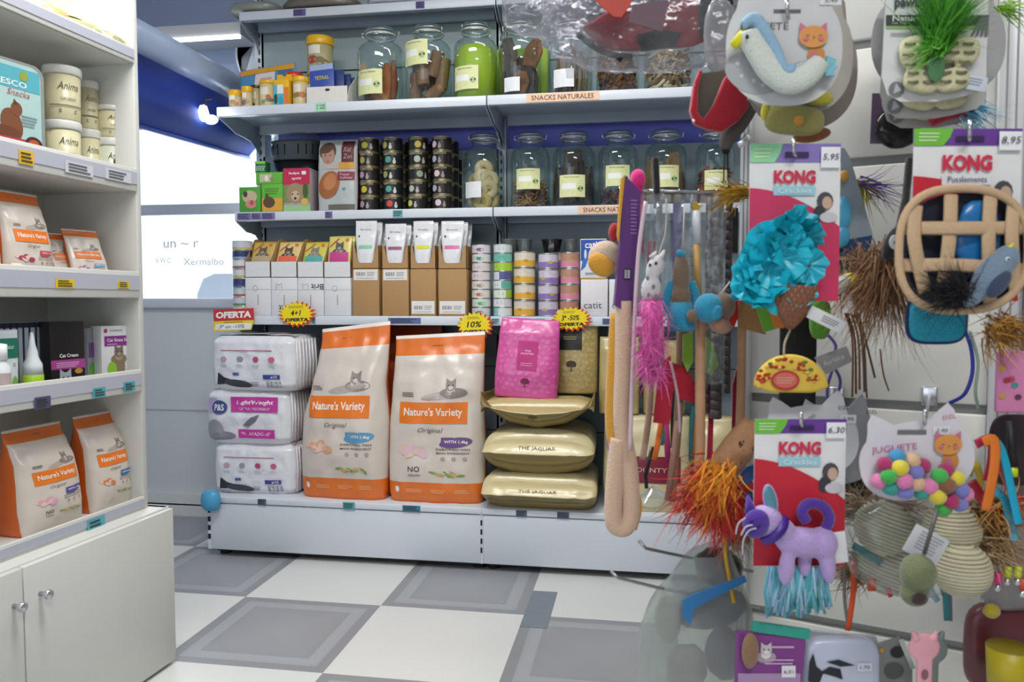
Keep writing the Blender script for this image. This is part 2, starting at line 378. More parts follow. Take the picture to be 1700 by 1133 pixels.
# ------------------------------------------------------------------ back shelving
X0, X1, X2 = -1.835, -.632, .571
YB = 3.6
SH = {}      # shelf name -> (front Y, top Z)
SH['base'] = (3.10, .262)
for n, (pa, pb, Y) in {'s3': ((380, 520), (812, 530), 3.27), 's2': ((384, 350), (822, 347), 3.35), 's1': ((355, 176), (817, 160), 3.21), 's0': ((372, 14), (833, 0), 3.42)}.items():
    SH[n] = (Y, (W(*pa, Y).z+W(*pb, Y).z)/2)
zg0 = W(700, 252, YB).z; zg1 = W(700, 206, YB).z
SHW = M('#d6dce4', .35, 'enamel', var=.02); SHU = M('#a9b7c6', .4, 'enamel', var=.02); DARK = M('#15171c', .6)
PANEL = M('#8d9da4', .5, 'enamel', var=.03)
def bay(xa, xb, label, left_end):
    u = thing('display_shelving', label, 'shelving unit', (xa, 3.1, 0)); wd = xb-xa
    m = MB(); m.box(0.004, wd-.004, 0, .015, .03, .232, SHW, .004); m.box(0.02, wd-.02, .02, .45, .02, .03, DARK); m.build('plinth', u)
    for x in (.02, wd-.04):
        m = MB(); m.box(x, x+.03, .04, .08, 0, .032, DARK, .005); m.lathe([(.025, 0), (.025, .012), (.01, .015), (.01, .03)], DARK, T=Tr(x+.02, .06, 0)); m.build('foot', u)
    m = MB(); m.box(0, wd, -.005, YB-3.1, .236, .262, SHW, .003); bs = m.build('base_shelf', u)
    m = MB(); m.box(0.02, wd-.02, YB-3.1, YB-3.1+.015, .1, zg0, PANEL)
    for z in (.5, .8): m.box(.02, wd-.02, YB-3.1-.001, YB-3.1+.002, z, z+.004, DARK)
    m.build('back_panel', u)
    m = MB(); m.box(0.02, wd-.02, YB-3.1, YB-3.1+.015, zg1, 2.62, M('#a3b3b5', .5, 'enamel', var=.03)); 
    m.box(0.02, wd-.02, YB-3.1-.002, YB-3.1+.002, 2.2, 2.206, DARK); m.build('back_panel', u)
    for x in ((0, wd-.015) if left_end else (wd-.015,)):
        m = MB(); m.box(x-.015, x+.03, YB-3.1, YB-3.1+.07, 0.03, 2.7, SHW)
        for k in range(60): m.box(x+.002, x+.012, YB-3.1-.001, YB-3.1+.002, .3+k*.04, .32+k*.04, DARK)
        m.build('upright', u)
    # slotted front post of the plinth
    m = MB(); xs = (0.0,) if left_end else ()
    x = -.012
    m.box(x, x+.016, .002, .03, .03, .25, SHW)
    for k in range(4): m.box(x+.001, x+.013, .0005, .004, .075+k*.038, .097+k*.038, DARK)
    m.build('slotted_post', u)
    for n in ('s3', 's2', 's1', 's0'):
        Y, Z = SH[n]; y = Y-3.1; yb = YB-3.1-.002
        m = MB(); m.box(.004, wd-.004, y+.004, yb, Z-.006, Z-.001, SHU)
        m.box(.002, wd-.002, y, y+.006, Z-.040, Z, SHW, .003); m.box(.002, wd-.002, y+.006, y+.03, Z-.040, Z-.036, SHU)
        m.box(.03, wd-.03, yb-.05, yb-.03, Z-.05, Z-.006, SHU)
        m.box(.03, wd-.03, y+.16, y+.165, Z-.016, Z-.006, SHU)
        sh = m.build('shelf', u)
        dpt = yb-y
        prof = [(y+.01, Z-.008), (y+.01, Z-.045)]+[(y+.01+dpt*(.1+.9*t), Z-.045-.11*(t**1.5)*(1.0 if t < 1 else 1)-.02*sin(t*pi*2)) for t in (.15, .3, .5, .7, .85, 1)]+[(yb, Z-.008)]
        for x in (.004, wd-.008):
            m = MB(Tr(rz=pi/2)); m.prism(prof, -x-.004, -x, SHU)
            m.build('bracket', u)
    return u
bayL = bay(X0, X1, 'white metal shelving bay at the left with orange cat food bags on its base', True)
bayR = bay(X1, X2, 'white metal shelving bay at the right with gold sacks on its base', False)
# price stickers on the shelf fronts (children of the bay)
def sticker(u, xa, n, px, pw, hexc, txt=None, ph=12, dy=0, tcol='#3a3f55', pzoff=.02):
    Y, Z = SH[n]; Z0 = Z-pzoff if n != 'base' else Z-.013
    a = W(px-pw/2, 500, Y-.004).x; b = W(px+pw/2, 500, Y-.004).x
    h = ph*.0025; m = MB(); S = flat(0)
    m.box(-(b-a)/2, (b-a)/2, 0, .001, -h/2, h/2, M(hexc, .6, 'paper'))
    if txt: m.text(S, txt, 0, 0, (b-a)*.85, h*.6, M(tcol, .6))
    else: m.lines(S, 0, 0, (b-a)*.85, h*.8, 3, M(tcol, .6), seed=int(px))
    y = Y-3.1-.0025 if n != 'base' else -.0075
    o = m.build('price_label', u, loc=((a+b)/2-xa, y, Z0+dy)); return o
for px, pw in ((407, 22), (427, 16), (447, 22), (547, 12)): sticker(bayL, X0, 's2', px, pw, '#7d6fa6')
sticker(bayL, X0, 's2', 661, 16, '#6fb4be'); sticker(bayL, X0, 's1', 536, 18, '#a9dcb9', '+VE\n1,90', 14)
sticker(bayL, X0, 's3', 671, 54, '#5c6e9e', None, 10); sticker(bayL, X0, 's0', 503, 20, '#6d5c98')
sticker(bayL, X0, 's3', 520, 5, '#4f9cab', None, 12); sticker(bayL, X0, 's0', 700, 14, '#5f4b8d'); 
sticker(bayL, X0, 'base', 430, 14, '#56626f', None, 10, pzoff=0); sticker(bayL, X0, 'base', 576, 20, '#4fa9ac', None, 12); sticker(bayL, X0, 'base', 681, 30, '#3f7f90', None, 10)
sticker(bayR, X1, 's1', 933, 120, '#f0c6a6', 'SNACKS NATURALES', 13, tcol='#5b3a3c'); sticker(bayR, X1, 's2', 1015, 112, '#f0c6a6', 'SNACKS NATURALES', 13, tcol='#5b3a3c')
for px, pw in ((822, 13), (866, 16), (896, 16), (1012, 24)): sticker(bayR, X1, 's3', px, pw, '#8fc7cf' if px < 1000 else '#6d7ca8', None, 10)
for px, pw in ((866, 18), (936, 20)): sticker(bayR, X1, 'base', px, pw, '#5a6573', None, 10)

# pastel blue corner guard
q = W(350, 831, 3.07)
m = MB(); m.ell((0, 0, 0), (.045, .03, .048), plastic('#4fa3cf', .35), n=8, k=6, e=.8)
tag(m.build('corner_guard', loc=q), 'light blue faceted sponge guard on the lower left shelving corner', 'corner guard')

# ------------------------------------------------------------------ white cabinet on the left
CA = radians(3.5); CO = Vector((-1.41, 2.15, 0))        # local x runs away along the face to the far end = 0
# local frame: +x towards the far end, -y towards the aisle.
crz = radians(90)-CA
def cabframe():
    return Matrix.Translation(CO) @ Matrix.Rotation(crz, 4, 'Z')
CM = cabframe(); CMI = CM.inverted()
cn = CM.to_3x3() @ Vector((0, -1, 0))
def CP(px, py, dy=0.0):      # pixel -> local point on the cabinet plane y=dy
    p0 = CM @ Vector((0, dy, 0)); return CMI @ PL(px, py, p0, cn)
CW = M('#d3d4cf', .45, 'laminate', var=.02)
cab = thing('shelf_cabinet', 'tall white shelf cabinet with two cupboard doors at the left edge', 'cabinet', CO, crz)
LEN = 1.5; rec = .05; dep = .33
ztop = 2.6
zE1 = CP(272, 843, 0).z
m = MB()
m.box(-LEN, 0, 0.02, .42, 0.0, zE1-.02, CW); m.box(-LEN, 0.0, -.004, .42, zE1-.02, zE1, CW, .003)
m.box(-.018, 0, 0, .42, 0, zE1, CW)
m.box(-.045, -.025, rec, rec+dep, zE1, ztop, CW, .002)     # far side panel
m.box(-LEN, -.025, rec+dep-.01, rec+dep, zE1, ztop, CW)
m.box(-LEN, -.025, rec, rec+dep, ztop, ztop+.02, CW)
m.build('carcass', cab)
dsplit = CP(100/3.402, 1000).x
for k, (a, b, kx) in enumerate(((dsplit+.002, -.001, CP(56, 985).x), (dsplit-.45, dsplit-.002, CP(12, 1005).x))):
    m = MB(); m.box(a, b, -.018, .0, .012, zE1-.006, CW, .002); d = m.build('door', cab)
    kz = CP(56, 985).z if k == 0 else CP(14, 1005).z
    m = MB(Tr(kx, -.018, kz, rx=pi/2)); m.lathe([(.006, 0), (.005, .012), (.010, .018), (.012, .024), (.010, .03), (0, .032)], steel()); m.build('knob', d)
CSH = []
for (pt, pb) in ((90, 115), (285, 322), (452, 495), (612, 648), (822, 846)):
    zt_ = CP(243, pt, rec).z; zb_ = CP(243, pb, rec).z; CSH.append((zb_, zt_))
GREYR = M('#b6b9c6', .3, 'plastic', var=.02)
shelf_objs = []
for i, (zb_, zt_) in enumerate(CSH):
    m = MB(); t = zt_-zb_
    zsh = zb_+t*.35 if i < 4 else zb_+.03
    m.box(-LEN, -.045, rec+.0, rec+dep-.01, zb_, zb_+.022, CW, .002)
    m.box(-LEN, -.045, rec-.004, rec+.006, zb_, zt_, CW, .002)
    m.box(-LEN, -.047, rec-.0065, rec-.003, zb_+t*.30, zt_-t*.16, GREYR)
    shelf_objs.append(m.build('shelf', cab))
def clabel(i, px, py, pw, ph, hexc, tcol='#3b3a30'):
    p = CP(px, py, rec-.008); q = CP(px+pw, py, rec-.008); h = ph*.0017
    m = MB(); S = flat(0); wd = abs(q.x-p.x)
    m.box(-wd/2, wd/2, 0, .001, -h/2, h/2, M(hexc, .6, 'paper')); m.lines(S, 0, 0, wd*.8, h*.8, 3, M(tcol, .6), seed=px)
    m.build('price_label', shelf_objs[i], loc=(p.x, rec-.0085, p.z))
clabel(1, 44, 262, 24, 20, '#e0b32a'); clabel(1, 132, 281, 44, 18, '#c9cad2', '#55565c'); clabel(1, 197, 292, 40, 18, '#c9cad2', '#55565c')
clabel(2, 108, 471, 30, 14, '#e2c22c'); clabel(2, 205, 473, 18, 12, '#e2c22c')
clabel(3, 71, 669, 26, 18, '#4c4f72'); clabel(3, 165, 652, 20, 16, '#4fa9bd'); clabel(3, 215, 642, 18, 16, '#4fa3b2'); clabel(4, 160, 872, 28, 24, '#58adbd')
# ------------------------------------------------------------------ product builders
def G(pa, pb, sh, back=.02, pyb=500):
    Y, Z = SH[sh]; Y += back
    a = W(pa, pyb, Y); b = W(pb, pyb, Y); c_ = (a+b)/2
    return c_.x, Y, Z, b.x-a.x, fdepth(Vector((c_.x, Y, Z)))/FPX
def interp(rows, z):
    if z <= rows[0][0]: return rows[0][1:]
    for p, q in zip(rows, rows[1:]):
        if z <= q[0]:
            t = (z-p[0])/(q[0]-p[0]); t = t*t*(3-2*t)*.5+t*.5
            return tuple(a+(b-a)*t for a, b in zip(p[1:], q[1:]))
    return rows[-1][1:]
def loft(mb, rows, mf, amp=.004, seed=0, fr=12., nf=28, nb=12, nz=36, T=None, sx=0.0):
    HH = rows[-1][0]
    """soft bag: rows = (z, half width, half depth, y centre, exponent, x centre)"""
    rows = [tuple(r)+(0,)*(6-len(r)) for r in rows]
    z0, z1 = rows[0][0], rows[-1][0]
    def nzf(u, z):
        q = noise.noise(Vector((u*fr+seed*7.3, z*fr*.7, seed)))+.5*noise.noise(Vector((u*fr*2.6, z*fr*1.3+seed, seed*2.)))
        q2 = 1-abs(noise.noise(Vector((u*fr*1.2+z*fr*.5, z*fr*1.1-u*3, seed+5))))*2
        return amp*(q+.5*q2-.3)
    def S(u, v, o):
        a, b, yc, e, xc = interp(rows, v); t = min(1, abs((u-xc)/a))
        return Vector((u, yc-b*(1-t**e)**(1/e)-nzf(u, v)*(1-t**6)-o, v+sx*(u-xc)*(v/HH)**3))
    vs = []; fs = []; info = []; n = nf+nb
    for j in range(nz+1):
        z = z0+(z1-z0)*j/nz; a, b, yc, e, xc = interp(rows, z)
        for i in range(nf+1):
            s = -1+2*i/nf; u = xc+a*sin(s*pi/2)*.99999; vs.append(S(u, z, 0))
        for i in range(1, nb):
            s = 1-2*i/nb; x = a*sin(s*pi/2); t = min(1, abs(x/a))
            vs.append(Vector((xc+x, yc+b*(1-t**e)**(1/e), z+sx*x*(z/HH)**3)))
    for j in range(nz):
        for i in range(n):
            fs.append((j*n+i, j*n+(i+1) % n, (j+1)*n+(i+1) % n, (j+1)*n+i)); info.append(((j+.5)/nz, i/nf if i < nf else 2+(i-nf)/nb))
    fs.append(tuple(range(n))[::-1]); info.append((0, 3)); fs.append(tuple(nz*n+i for i in range(n))); info.append((1, 3))
    it = iter(info)
    mb.add(vs, fs, (lambda f: mf(*next(it))) if callable(mf) else mf, True, T)
    return S
ORA = '#e5731c'; CREAM = '#d8cdc2'
def catface(mb, S, u, v, r, m1, m2, m3):   # small printed cat: head, ears, chest
    mb.oval(S, u, v-r*1.4, r*1.9, r*1.1, m2, OFF*1.2, n=14); mb.oval(S, u, v-r*.9, r*.9, r*.8, m3, OFF*1.6, n=12)
    mb.poly(S, [(u-r, v+r*.2), (u-r*.95, v+r*1.5), (u-r*.2, v+r*.9)], m1, OFF*2); mb.poly(S, [(u+r*.2, v+r*.9), (u+r*.95, v+r*1.5), (u+r, v+r*.2)], m1, OFF*2)
    mb.oval(S, u, v, r*1.05, r*.95, m1, OFF*2.2, n=14); mb.oval(S, u, v-r*.35, r*.5, r*.4, m3, OFF*3, n=10)
    for s in (-1, 1): mb.oval(S, u+s*r*.42, v+r*.15, r*.16, r*.16, M('#4b4440'), OFF*3.4, n=8)
def nvbag(u, Wd, H, D, brush='#6fa3c8', meat='#d9a48c', seed=1, detail=2, lean=0.0, animal=True, nograin=True, bottom=True, bulge=1.0, tx=0.0, tw=.95, sx=0.0, amp=.005):
    a = Wd/2; side = foil('#d2601a', .35, .3); fr_ = foil(CREAM, .33, .35); band = foil(ORA, .35, .3); seal = foil('#efe6de', .4, .2)
    rows = [(0, a*.95, D*.42, 0, 5), (H*.06, a*.99, D*.5, 0, 4), (H*.25, a*1.01, D*.55*bulge, 0, 3), (H*.45, a*1.0, D*.5*bulge, 0, 3, tx*a*.15), (H*.66, a*(.3+.7*tw), D*.42*bulge, .004, 3, tx*a*.5), (H*.82, a*(.1+.9*tw), D*.28, D*.08, 2.6, tx*a*.85), (H*.93, a*tw, D*.08, D*.14, 2.4, tx*a), (H, a*tw, .004, D*.15, 2.2, tx*a)]
    def mf(fz, fi):
        if fi > 1.02 or fi < .05 or fi > .955: return side if fz < .98 else seal
        if fz > .975: return seal
        if fz > .875: return band
        if fz < .125 and bottom: return band
        return fr_
    m = MB(); S = loft(m, rows, mf, amp=amp*(H/.65), seed=seed, fr=9*.65/H, nz=48, nf=36, sx=sx)
    b = m.build('bag_body', u)
    m = MB(); q = lambda x: x*Wd; o_ = .0022 if H > .3 else .0015
    def R(u0, v0, u1, v1, mt, o=o_, nu=10, nv=4): m.rect(S, q(u0), H*v0, q(u1), H*v1, mt, o, nu, nv)
    wt = M('#f5ece2'); gr = M('#6d6660'); dk = M('#4a4240')
    R(-.36, .475, .34, .60, M('#ea7a1f', .4), nu=16, nv=6)
    m.text(S, "Nature's Variety", q(-.01), H*.538, q(.60), H*.062, wt, o_+.001, bold=.02)
    if detail > 0:
        if animal:
            m.oval(S, q(.08), H*.64, q(.22), H*.022, M('#b9aea6'), o_*.6, rot=.15); m.oval(S, q(.2), H*.655, q(.14), H*.03, M('#8f837c'), o_*.7)
            catface(m, S, q(.17), H*.695, H*.03, M('#8f857e'), M('#a3978e'), M('#cfc6bf'))
        m.lines(S, q(-.27), H*.645, q(.14), H*.03, 3, gr, o_, seed)
        m.text(S, 'Original', q(-.03), H*.432, q(.26), H*.035, gr, o_, shear=.35)
        m.oval(S, q(.23), H*.365, q(.17), H*.03, M(brush), o_, rot=.12, n=14, rings=2); m.rect(S, q(.08), H*.35, q(.2), H*.395, M(brush), o_, 3, 2)
        m.text(S, 'WITH 1.4kg', q(.23), H*.368, q(.24), H*.022, wt, o_+.001, bold=.02)
        for t, v in (('DEBONED FISH' if animal else 'DEBONED MEAT', .325), ('MAIN INGREDIENT', .303)): m.text(S, t, q(.2), H*v, q(.34), H*.012, dk, o_, bold=.01)
        for k in range(3): m.oval(S, q(.1+.11*k), H*.27, q(.025), H*.012, M('#a9a19b'), o_, n=10)
        rr = random.Random(seed)
        for k in range(6):
            m.oval(S, q(-.33+.04*k+rr.uniform(-.02, .02)), H*(.325-.014*(k % 3)), q(.06), H*.022, M(meat if k % 2 else '#e3c2b4'), o_+.0002*k, rot=rr.uniform(-.6, .6), n=12)
        if nograin:
            m.text(S, 'NO', q(-.2), H*.205, q(.12), H*.032, dk, o_, bold=.01); m.text(S, 'GRAIN', q(-.2), H*.168, q(.12), H*.014, dk, o_)
        for k in range(9):
            m.oval(S, q(.0+.035*k), H*(.185-.006*(k % 3)), q(.05), H*.007, M(['#6f9a45', '#8fae5a', '#d9a25a', '#c9c7a0'][k % 4]), o_+.0001*k, rot=rr.uniform(-.7, .3), n=8)
        if bottom:
            for k in range(3): m.lines(S, q(-.2+.25*k), H*.075, q(.17), H*.025, 3, M('#f2b27d'), o_, seed+k)
            m.oval(S, q(-.38), H*.08, q(.025), H*.02, wt, o_, n=8)
        m.lines(S, 0, H*.93, q(.12), H*.006, 1, dk, o_)
    m.build('printed_front', u)
    return u

def tin(label, cat, loc, R, H, kind, cols, rz=0, group=None, seed=0):
    t = thing('food_tin', label, cat, loc, rz, group)
    rim = steel('#c8b98d' if kind == 'black' else '#c9ccce', .3)
    m = MB(); e = H*.06
    m.lathe([(R*.94, 0), (R, e*.4), (R, e), (R*.965, e*1.3)], rim, 28); m.lathe([(R*.965, H-e*1.3), (R, H-e), (R, H-e*.3), (R*.97, H), (R*.93, H-e*.6), (0, H-e*.7)], rim, 28, cap=False); m.build('rim', t)
    m = MB(); body = M(cols[0], .35)
    m.lathe([(R*.968, e), (R*.968, H-e)], body, 28, cap=False); S = cyl(R*.968, 0, 0); rr = random.Random(seed)
    if kind == 'black':
        m.text(S, 'GEMSTONE', 0, H*.84, R*1.4, H*.13, M('#b0a88a'), .0006, bold=.02)
        m.oval(S, cols[2]*R, H*.46, H*.23, H*.23, M(cols[1]), .0007, n=16)
        m.oval(S, (cols[2]+.62)*R, H*.30, H*.12, H*.16, M(cols[3]), .0006, n=10); m.oval(S, (cols[2]+.62)*R, H*.5, H*.07, H*.08, M(cols[3]), .0006, n=8)
        m.lines(S, .1*R, H*.13, R*.9, H*.05, 1, M('#5c584c'), .0006)
    elif kind == 'two':      # pale top, coloured bottom
        m.rect(S, -R*1.5, e, R*1.5, H*.45, M(cols[1], .35), .0005, 16, 1); 
        m.oval(S, R*rr.uniform(-.6, .5), H*.42, R*.25, H*.1, M(cols[2]), .0009, n=10); m.lines(S, 0, H*.72, R*1.1, H*.2, 2, M('#9a92a2'), .0008, seed)
    elif kind == 'side':
        m.rect(S, R*cols[3], e, R*1.5, H-e, M(cols[1], .35), .0005, 14, 1); m.lines(S, R*(cols[3]-.5), H*.5, R*.55, H*.35, 2, M('#6c7780'), .0006, seed); 
        if cols[2]: m.oval(S, R*.1, H*.42, R*.4, H*.2, M(cols[2]), .0009, n=10)
    elif kind == 'band':
        m.rect(S, -R*1.5, e, R*1.5, H*.3, M(cols[1], .35), .0005, 16, 1); m.lines(S, 0, H*.62, R*1.4, H*.3, 2, M(cols[2]), .0006, seed)
    m.build('tin_wrapper' , t)
    return t
ORD = ['topmost', 'second from the top', 'third from the top', 'fourth from the top', 'fifth from the top', 'sixth from the top', 'seventh from the top', 'lowest']
def ordn(k, n): return 'lowest' if k == n-1 else ORD[k]

def jar(label, loc, R, H, lab=None, rz=0, lw=1.0, lz=.25, white=False, clasp=0.0, lx=0.0):
    t = thing('glass_jar', label, 'jar', loc, rz)
    m = MB(); m.lathe([(0, .003), (R*.88, .0), (R, H*.03), (R*1.0, H*.66), (R*.97, H*.71), (R*.86, H*.76), (R*.66, H*.795), (R*.58, H*.81), (R*.57, H*.87), (R*.63, H*.88), (R*.63, H*.905)], GLASS, 36, cap=False); m.build('jar_body', t)
    m = MB(); m.lathe([(R*.62, H*.915), (R*.66, H*.925), (R*.66, H*.955), (R*.6, H*.985), (R*.3, H), (0, H)], M('#dfeae8', .05, 'glass'), 32, cap=False)
    m.lathe([(R*.635, H*.900), (R*.65, H*.907), (R*.635, H*.914)], M('#d9d3c2', .6), 32, cap=False); m.build('lid', t)
    m = MB(Tr(rz=clasp)); st = steel('#d7dadc', .2)
    m.tube([(R*.645*sin(a*pi/12), -R*.645*cos(a*pi/12), H*.89) for a in range(24)], .0022, st, 6, closed=True)
    m.tube([(R*.675*sin(a*pi/12), -R*.675*cos(a*pi/12), H*.94) for a in range(24)], .0018, st, 6, closed=True)
    for s in (-1, 1):
        m.tube([(s*R*.66, 0, H*.89), (s*R*.8, -.004, H*.90), (s*R*.82, -.004, H*.945), (s*R*.67, 0, H*.955)], .0022, st, 6)
    m.tube([(-.012, -R*.66, H*.9), (-.012, -R*.72, H*.87), (.012, -R*.72, H*.87), (.012, -R*.66, H*.9)], .002, st, 6); m.build('wire_clasp', t)
    if lab is not None:
        m = MB(); S = cyl(R*1.003, 0, 0); hw = R*.62*lw; z = H*lz; hh = hw*.82; ox = lx*R
        m.rect(S, ox-hw, z-hh, ox+hw, z+hh, M('#e6e7e9' if white else '#dfe2a8', .6), .0006, 12, 1)
        if not white:
            m.text(S, lab, ox-hw*.05, z+hh*.78, hw*1.2, hh*.16, M('#5f5c33'), .0014); m.rect(S, ox-hw*.8, z-hh*.3, ox+hw*.3, z+hh*.25, M('#f1f1ea'), .0012, 6, 1)
            m.oval(S, ox+hw*.62, z-hh*.25, hw*.22, hw*.22, M('#a9bf8a'), .0012); m.oval(S, ox+hw*.5, z-hh*.25, hw*.08, hw*.08, M('#42463a'), .0016, n=8); m.oval(S, ox+hw*.76, z-hh*.2, hw*.08, hw*.08, M('#42463a'), .0016, n=8)
            m.lines(S, ox, z+hh*.48, hw*1.5, hh*.14, 1, M('#9a9a6a'), .0012); m.lines(S, ox-hw*.3, z-hh*.6, hw*.9, hh*.25, 2, M('#b5b884'), .0012)
        m.build('jar_label', t)
    return t
def heap(name, label, cat, loc, R, H, n, mats, wid=.006, L=.06, seed=0, flat_=True, kind='stuff', thick=.3):
    """scraps filling a jar: bent strips at random angles"""
    m = MB(); rr = random.Random(seed)
    for i in range(n):
        a = rr.uniform(0, 2*pi); q = R*.82*sqrt(rr.random()); z = rr.uniform(.01, H); l = L*rr.uniform(.5, 1.1)
        d = Vector((rr.gauss(0, 1), rr.gauss(0, 1), rr.gauss(0, .6))).normalized()
        pts = []
        for k in range(4):
            p = Vector((q*sin(a), -q*cos(a), z))+d*l*(k/3-.5)+Vector((rr.gauss(0, l*.06), rr.gauss(0, l*.06), rr.gauss(0, l*.06)))
            hr = hypot(p.x, p.y)
            if hr > R*.9: p.x *= R*.9/hr; p.y *= R*.9/hr
            p.z = max(.006, p.z); pts.append(p)
        m.tube(pts, lambda t: wid*(.6+.4*sin(pi*t)), rr.choice(mats), 6, flat_=thick)
    return tag(m.build(name, loc=loc), label, cat, kind=kind)
def cbox(name, label, cat, loc, w_, d_, h_, body, rz=0, fn=None, group=None, r=.002, part='carton_body', pfn='printed_front', rot=None):
    t = thing(name, label, cat, loc, rz, group, rot)
    m = MB(); m.box(-w_/2, w_/2, 0, d_, 0, h_, body, r); m.build(part, t)
    if fn: m = MB(); fn(m, flat(0), w_, h_); m.build(pfn, t)
    return t

# ------------------------------------------------------------------ base shelf: pads, orange bags, gold sacks
def padpack(label, px0, px1, py0, py1, z, variant, rz=0.0, seed=0, back=.06):
    x, Y, Z, wd, K = G(px0, px1, 'base', back); wd = wd; H = (py1-py0)*K
    t = thing('puppy_pads', label, 'pad pack', (x, Y+.15, z), rz)
    F = foil('#e2e3e8', .22, .6, 30); a = wd/2
    def mf(fz, fi): return F
    rows = [(0, a*.93, .13, 0, 6), (H*.12, a, .15, 0, 7), (H*.5, a*1.01, .155, 0, 7), (H*.88, a*.99, .15, 0, 7), (H, a*.93, .125, 0, 6)]
    m = MB(); S = loft(m, rows, mf, amp=.007, seed=seed, fr=16, nz=40, nf=44); 
    m.grid(lambda p, q: Vector((-a*.93+2*a*.93*p, -.12+.24*q, H+.006*noise.noise(Vector((p*6, q*5, seed)))+.008*(1-(2*p-1)**2))), 14, 8, F)
    # pleated side film
    for k in range(7): m.tube([(a*.99, -.13+.03*k, H*.06), (a*1.012, -.13+.03*k, H*.5), (a*.98, -.13+.03*k, H*.95)], .004, F, 6)
    m.build('film_wrap', t); m = MB(); o = .005
    if variant == 'front':
        mg = M('#c1389c', .4); m.rect(S, -a*.35, H*.6, a*.72, H*.88, mg, o, 8, 3); m.text(S, 'LightWeight', a*.2, H*.77, a*.85, H*.1, M('#f7eef6'), o+.001, bold=.02, shear=.2)
        m.text(S, 'ULTRA ABSORBENT', a*.2, H*.66, a*.7, H*.05, M('#f3dbee'), o+.001)
        m.oval(S, -a*.62, H*.68, a*.18, H*.13, M('#3d4d8c'), o); m.text(S, 'P&S', -a*.62, H*.68, a*.22, H*.12, M('#e9ecf6'), o+.001, bold=.02); m.oval(S, -a*.78, H*.72, a*.16, H*.14, M('#b9a6cd'), o*.7)
        m.poly(S, [(a*-.1, H*.35), (a*.1, H*.5), (a*.3, H*.56), (a*.22, H*.44), (a*.05, H*.34)], M('#72717a'), o)
        m.rect(S, -a*.2, H*.12, a*.65, H*.28, mg, o, 6, 2); m.text(S, 'EMPAPADORES', a*.22, H*.2, a*.7, H*.06, M('#f3dbee'), o+.001)
        m.oval(S, -a*.75, H*.25, a*.2, H*.2, M('#9d9ba4'), o, rings=2); m.oval(S, -a*.55, H*.15, a*.3, H*.08, M('#8a8890'), o+.0004, rings=2)
    else:
        m.rect(S, -a*.7, H*.73, a*.5, H*.745, M('#a14a66'), o, 8, 1)
        for k, c in enumerate(('#b99aa6', '#8f9298', '#b34a6c', '#c2607c')): m.oval(S, -a*.62+a*.37*k, H*.58, a*.075, H*.055, M(c), o, n=6); m.lines(S, -a*.62+a*.37*k, H*.46, a*.16, H*.06, 2, M('#b7bac2'), o, k)
        m.rect(S, a*.28, H*.22, a*.66, H*.3, M('#3c4694'), o, 3, 1); m.text(S, 'x15', a*.52, H*.26, a*.16, H*.05, M('#e9ecf6'), o+.001, bold=.02); m.rect(S, -a*.42, H*.28, -a*.28, H*.33, M('#4c5cae'), o)
        m.poly(S, [(-a*.82, H*.1), (-a*.78, H*.33), (-a*.62, H*.24), (-a*.44, H*.2), (-a*.6, H*.12)], M('#2e3036'), o); m.oval(S, -a*.3, H*.13, a*.32, H*.07, M('#3f4249'), o+.0004, rot=-.12, rings=2)
        m.bars(S, a*.35, H*.06, a*.68, H*.18, M('#70737b'), 10, o); m.lines(S, a*.08, H*.12, a*.2, H*.1, 3, M('#8d9098'), o)
        if variant == 'top':
            T = lambda u, v, oo: Vector((u, -.12+v, H+.012+oo)); mg = M('#c76aa6', .4)
            m.rect(T, a*.1, .06, a*.6, .10, mg, .001, 4, 2); m.rect(T, -a*.6, .05, -a*.2, .11, M('#8f929c'), .001, 3, 2)
    m.build('printed_front', t)
    return H
Zb = SH['base'][1]
h = padpack('white shrink-wrapped pad pack with black feather print, lowest of three', 345, 483, 742, 826, Zb, 'icons', 0.05, 1)
h2 = padpack('white pad pack with a magenta LightWeight banner, middle of the stack', 335, 478, 655, 745, Zb+h, 'front', 0.02, 2, .055)
h3 = padpack('white pad pack on top of the stack under the offer sign', 345, 492, 566, 656, Zb+h+h2, 'top', -.04, 3, .04)
x, Y, Z, wd, K = G(484, 632, 'base', .0)
t = thing('cat_food_bag', 'tall cream and orange cat food bag with blue splash beside the pad packs', 'pet food bag', (x, Y+.12, Z), -.02)
nvbag(t, wd, 292*K, .17, '#5b9bc4', '#dba57f', 1, 2, nograin=False, bulge=1.2, tx=.17, tw=.80, sx=.12, amp=.012)
x, Y, Z, wd, K = G(633, 797, 'base', -.0)
t = thing('cat_food_bag', 'tall cream and orange cat food bag with purple splash beside the pink bag', 'pet food bag', (x, Y+.12, Z), .01)
nvbag(t, wd, 284*K, .17, '#6d4f86', '#dcb9c8', 5, 2, tx=.02, tw=.94, sx=.06, amp=.012)
# the bags of the second row
x, Y, Z, wd, K = G(640, 790, 'base', .3)
t = thing('cat_food_bag', 'dark orange back side of a cat food bag standing behind the two front bags', 'pet food bag', (x-.16, Y+.09, Z), 0)
m = MB(); loft(m, [(0, .2, .06, 0, 4), (.3, .21, .08, 0, 3), (.6, .2, .05, 0, 3), (.76, .19, .004, 0, 2)], foil('#b5481a', .4), amp=.005, seed=9); m.build('bag_body', t)
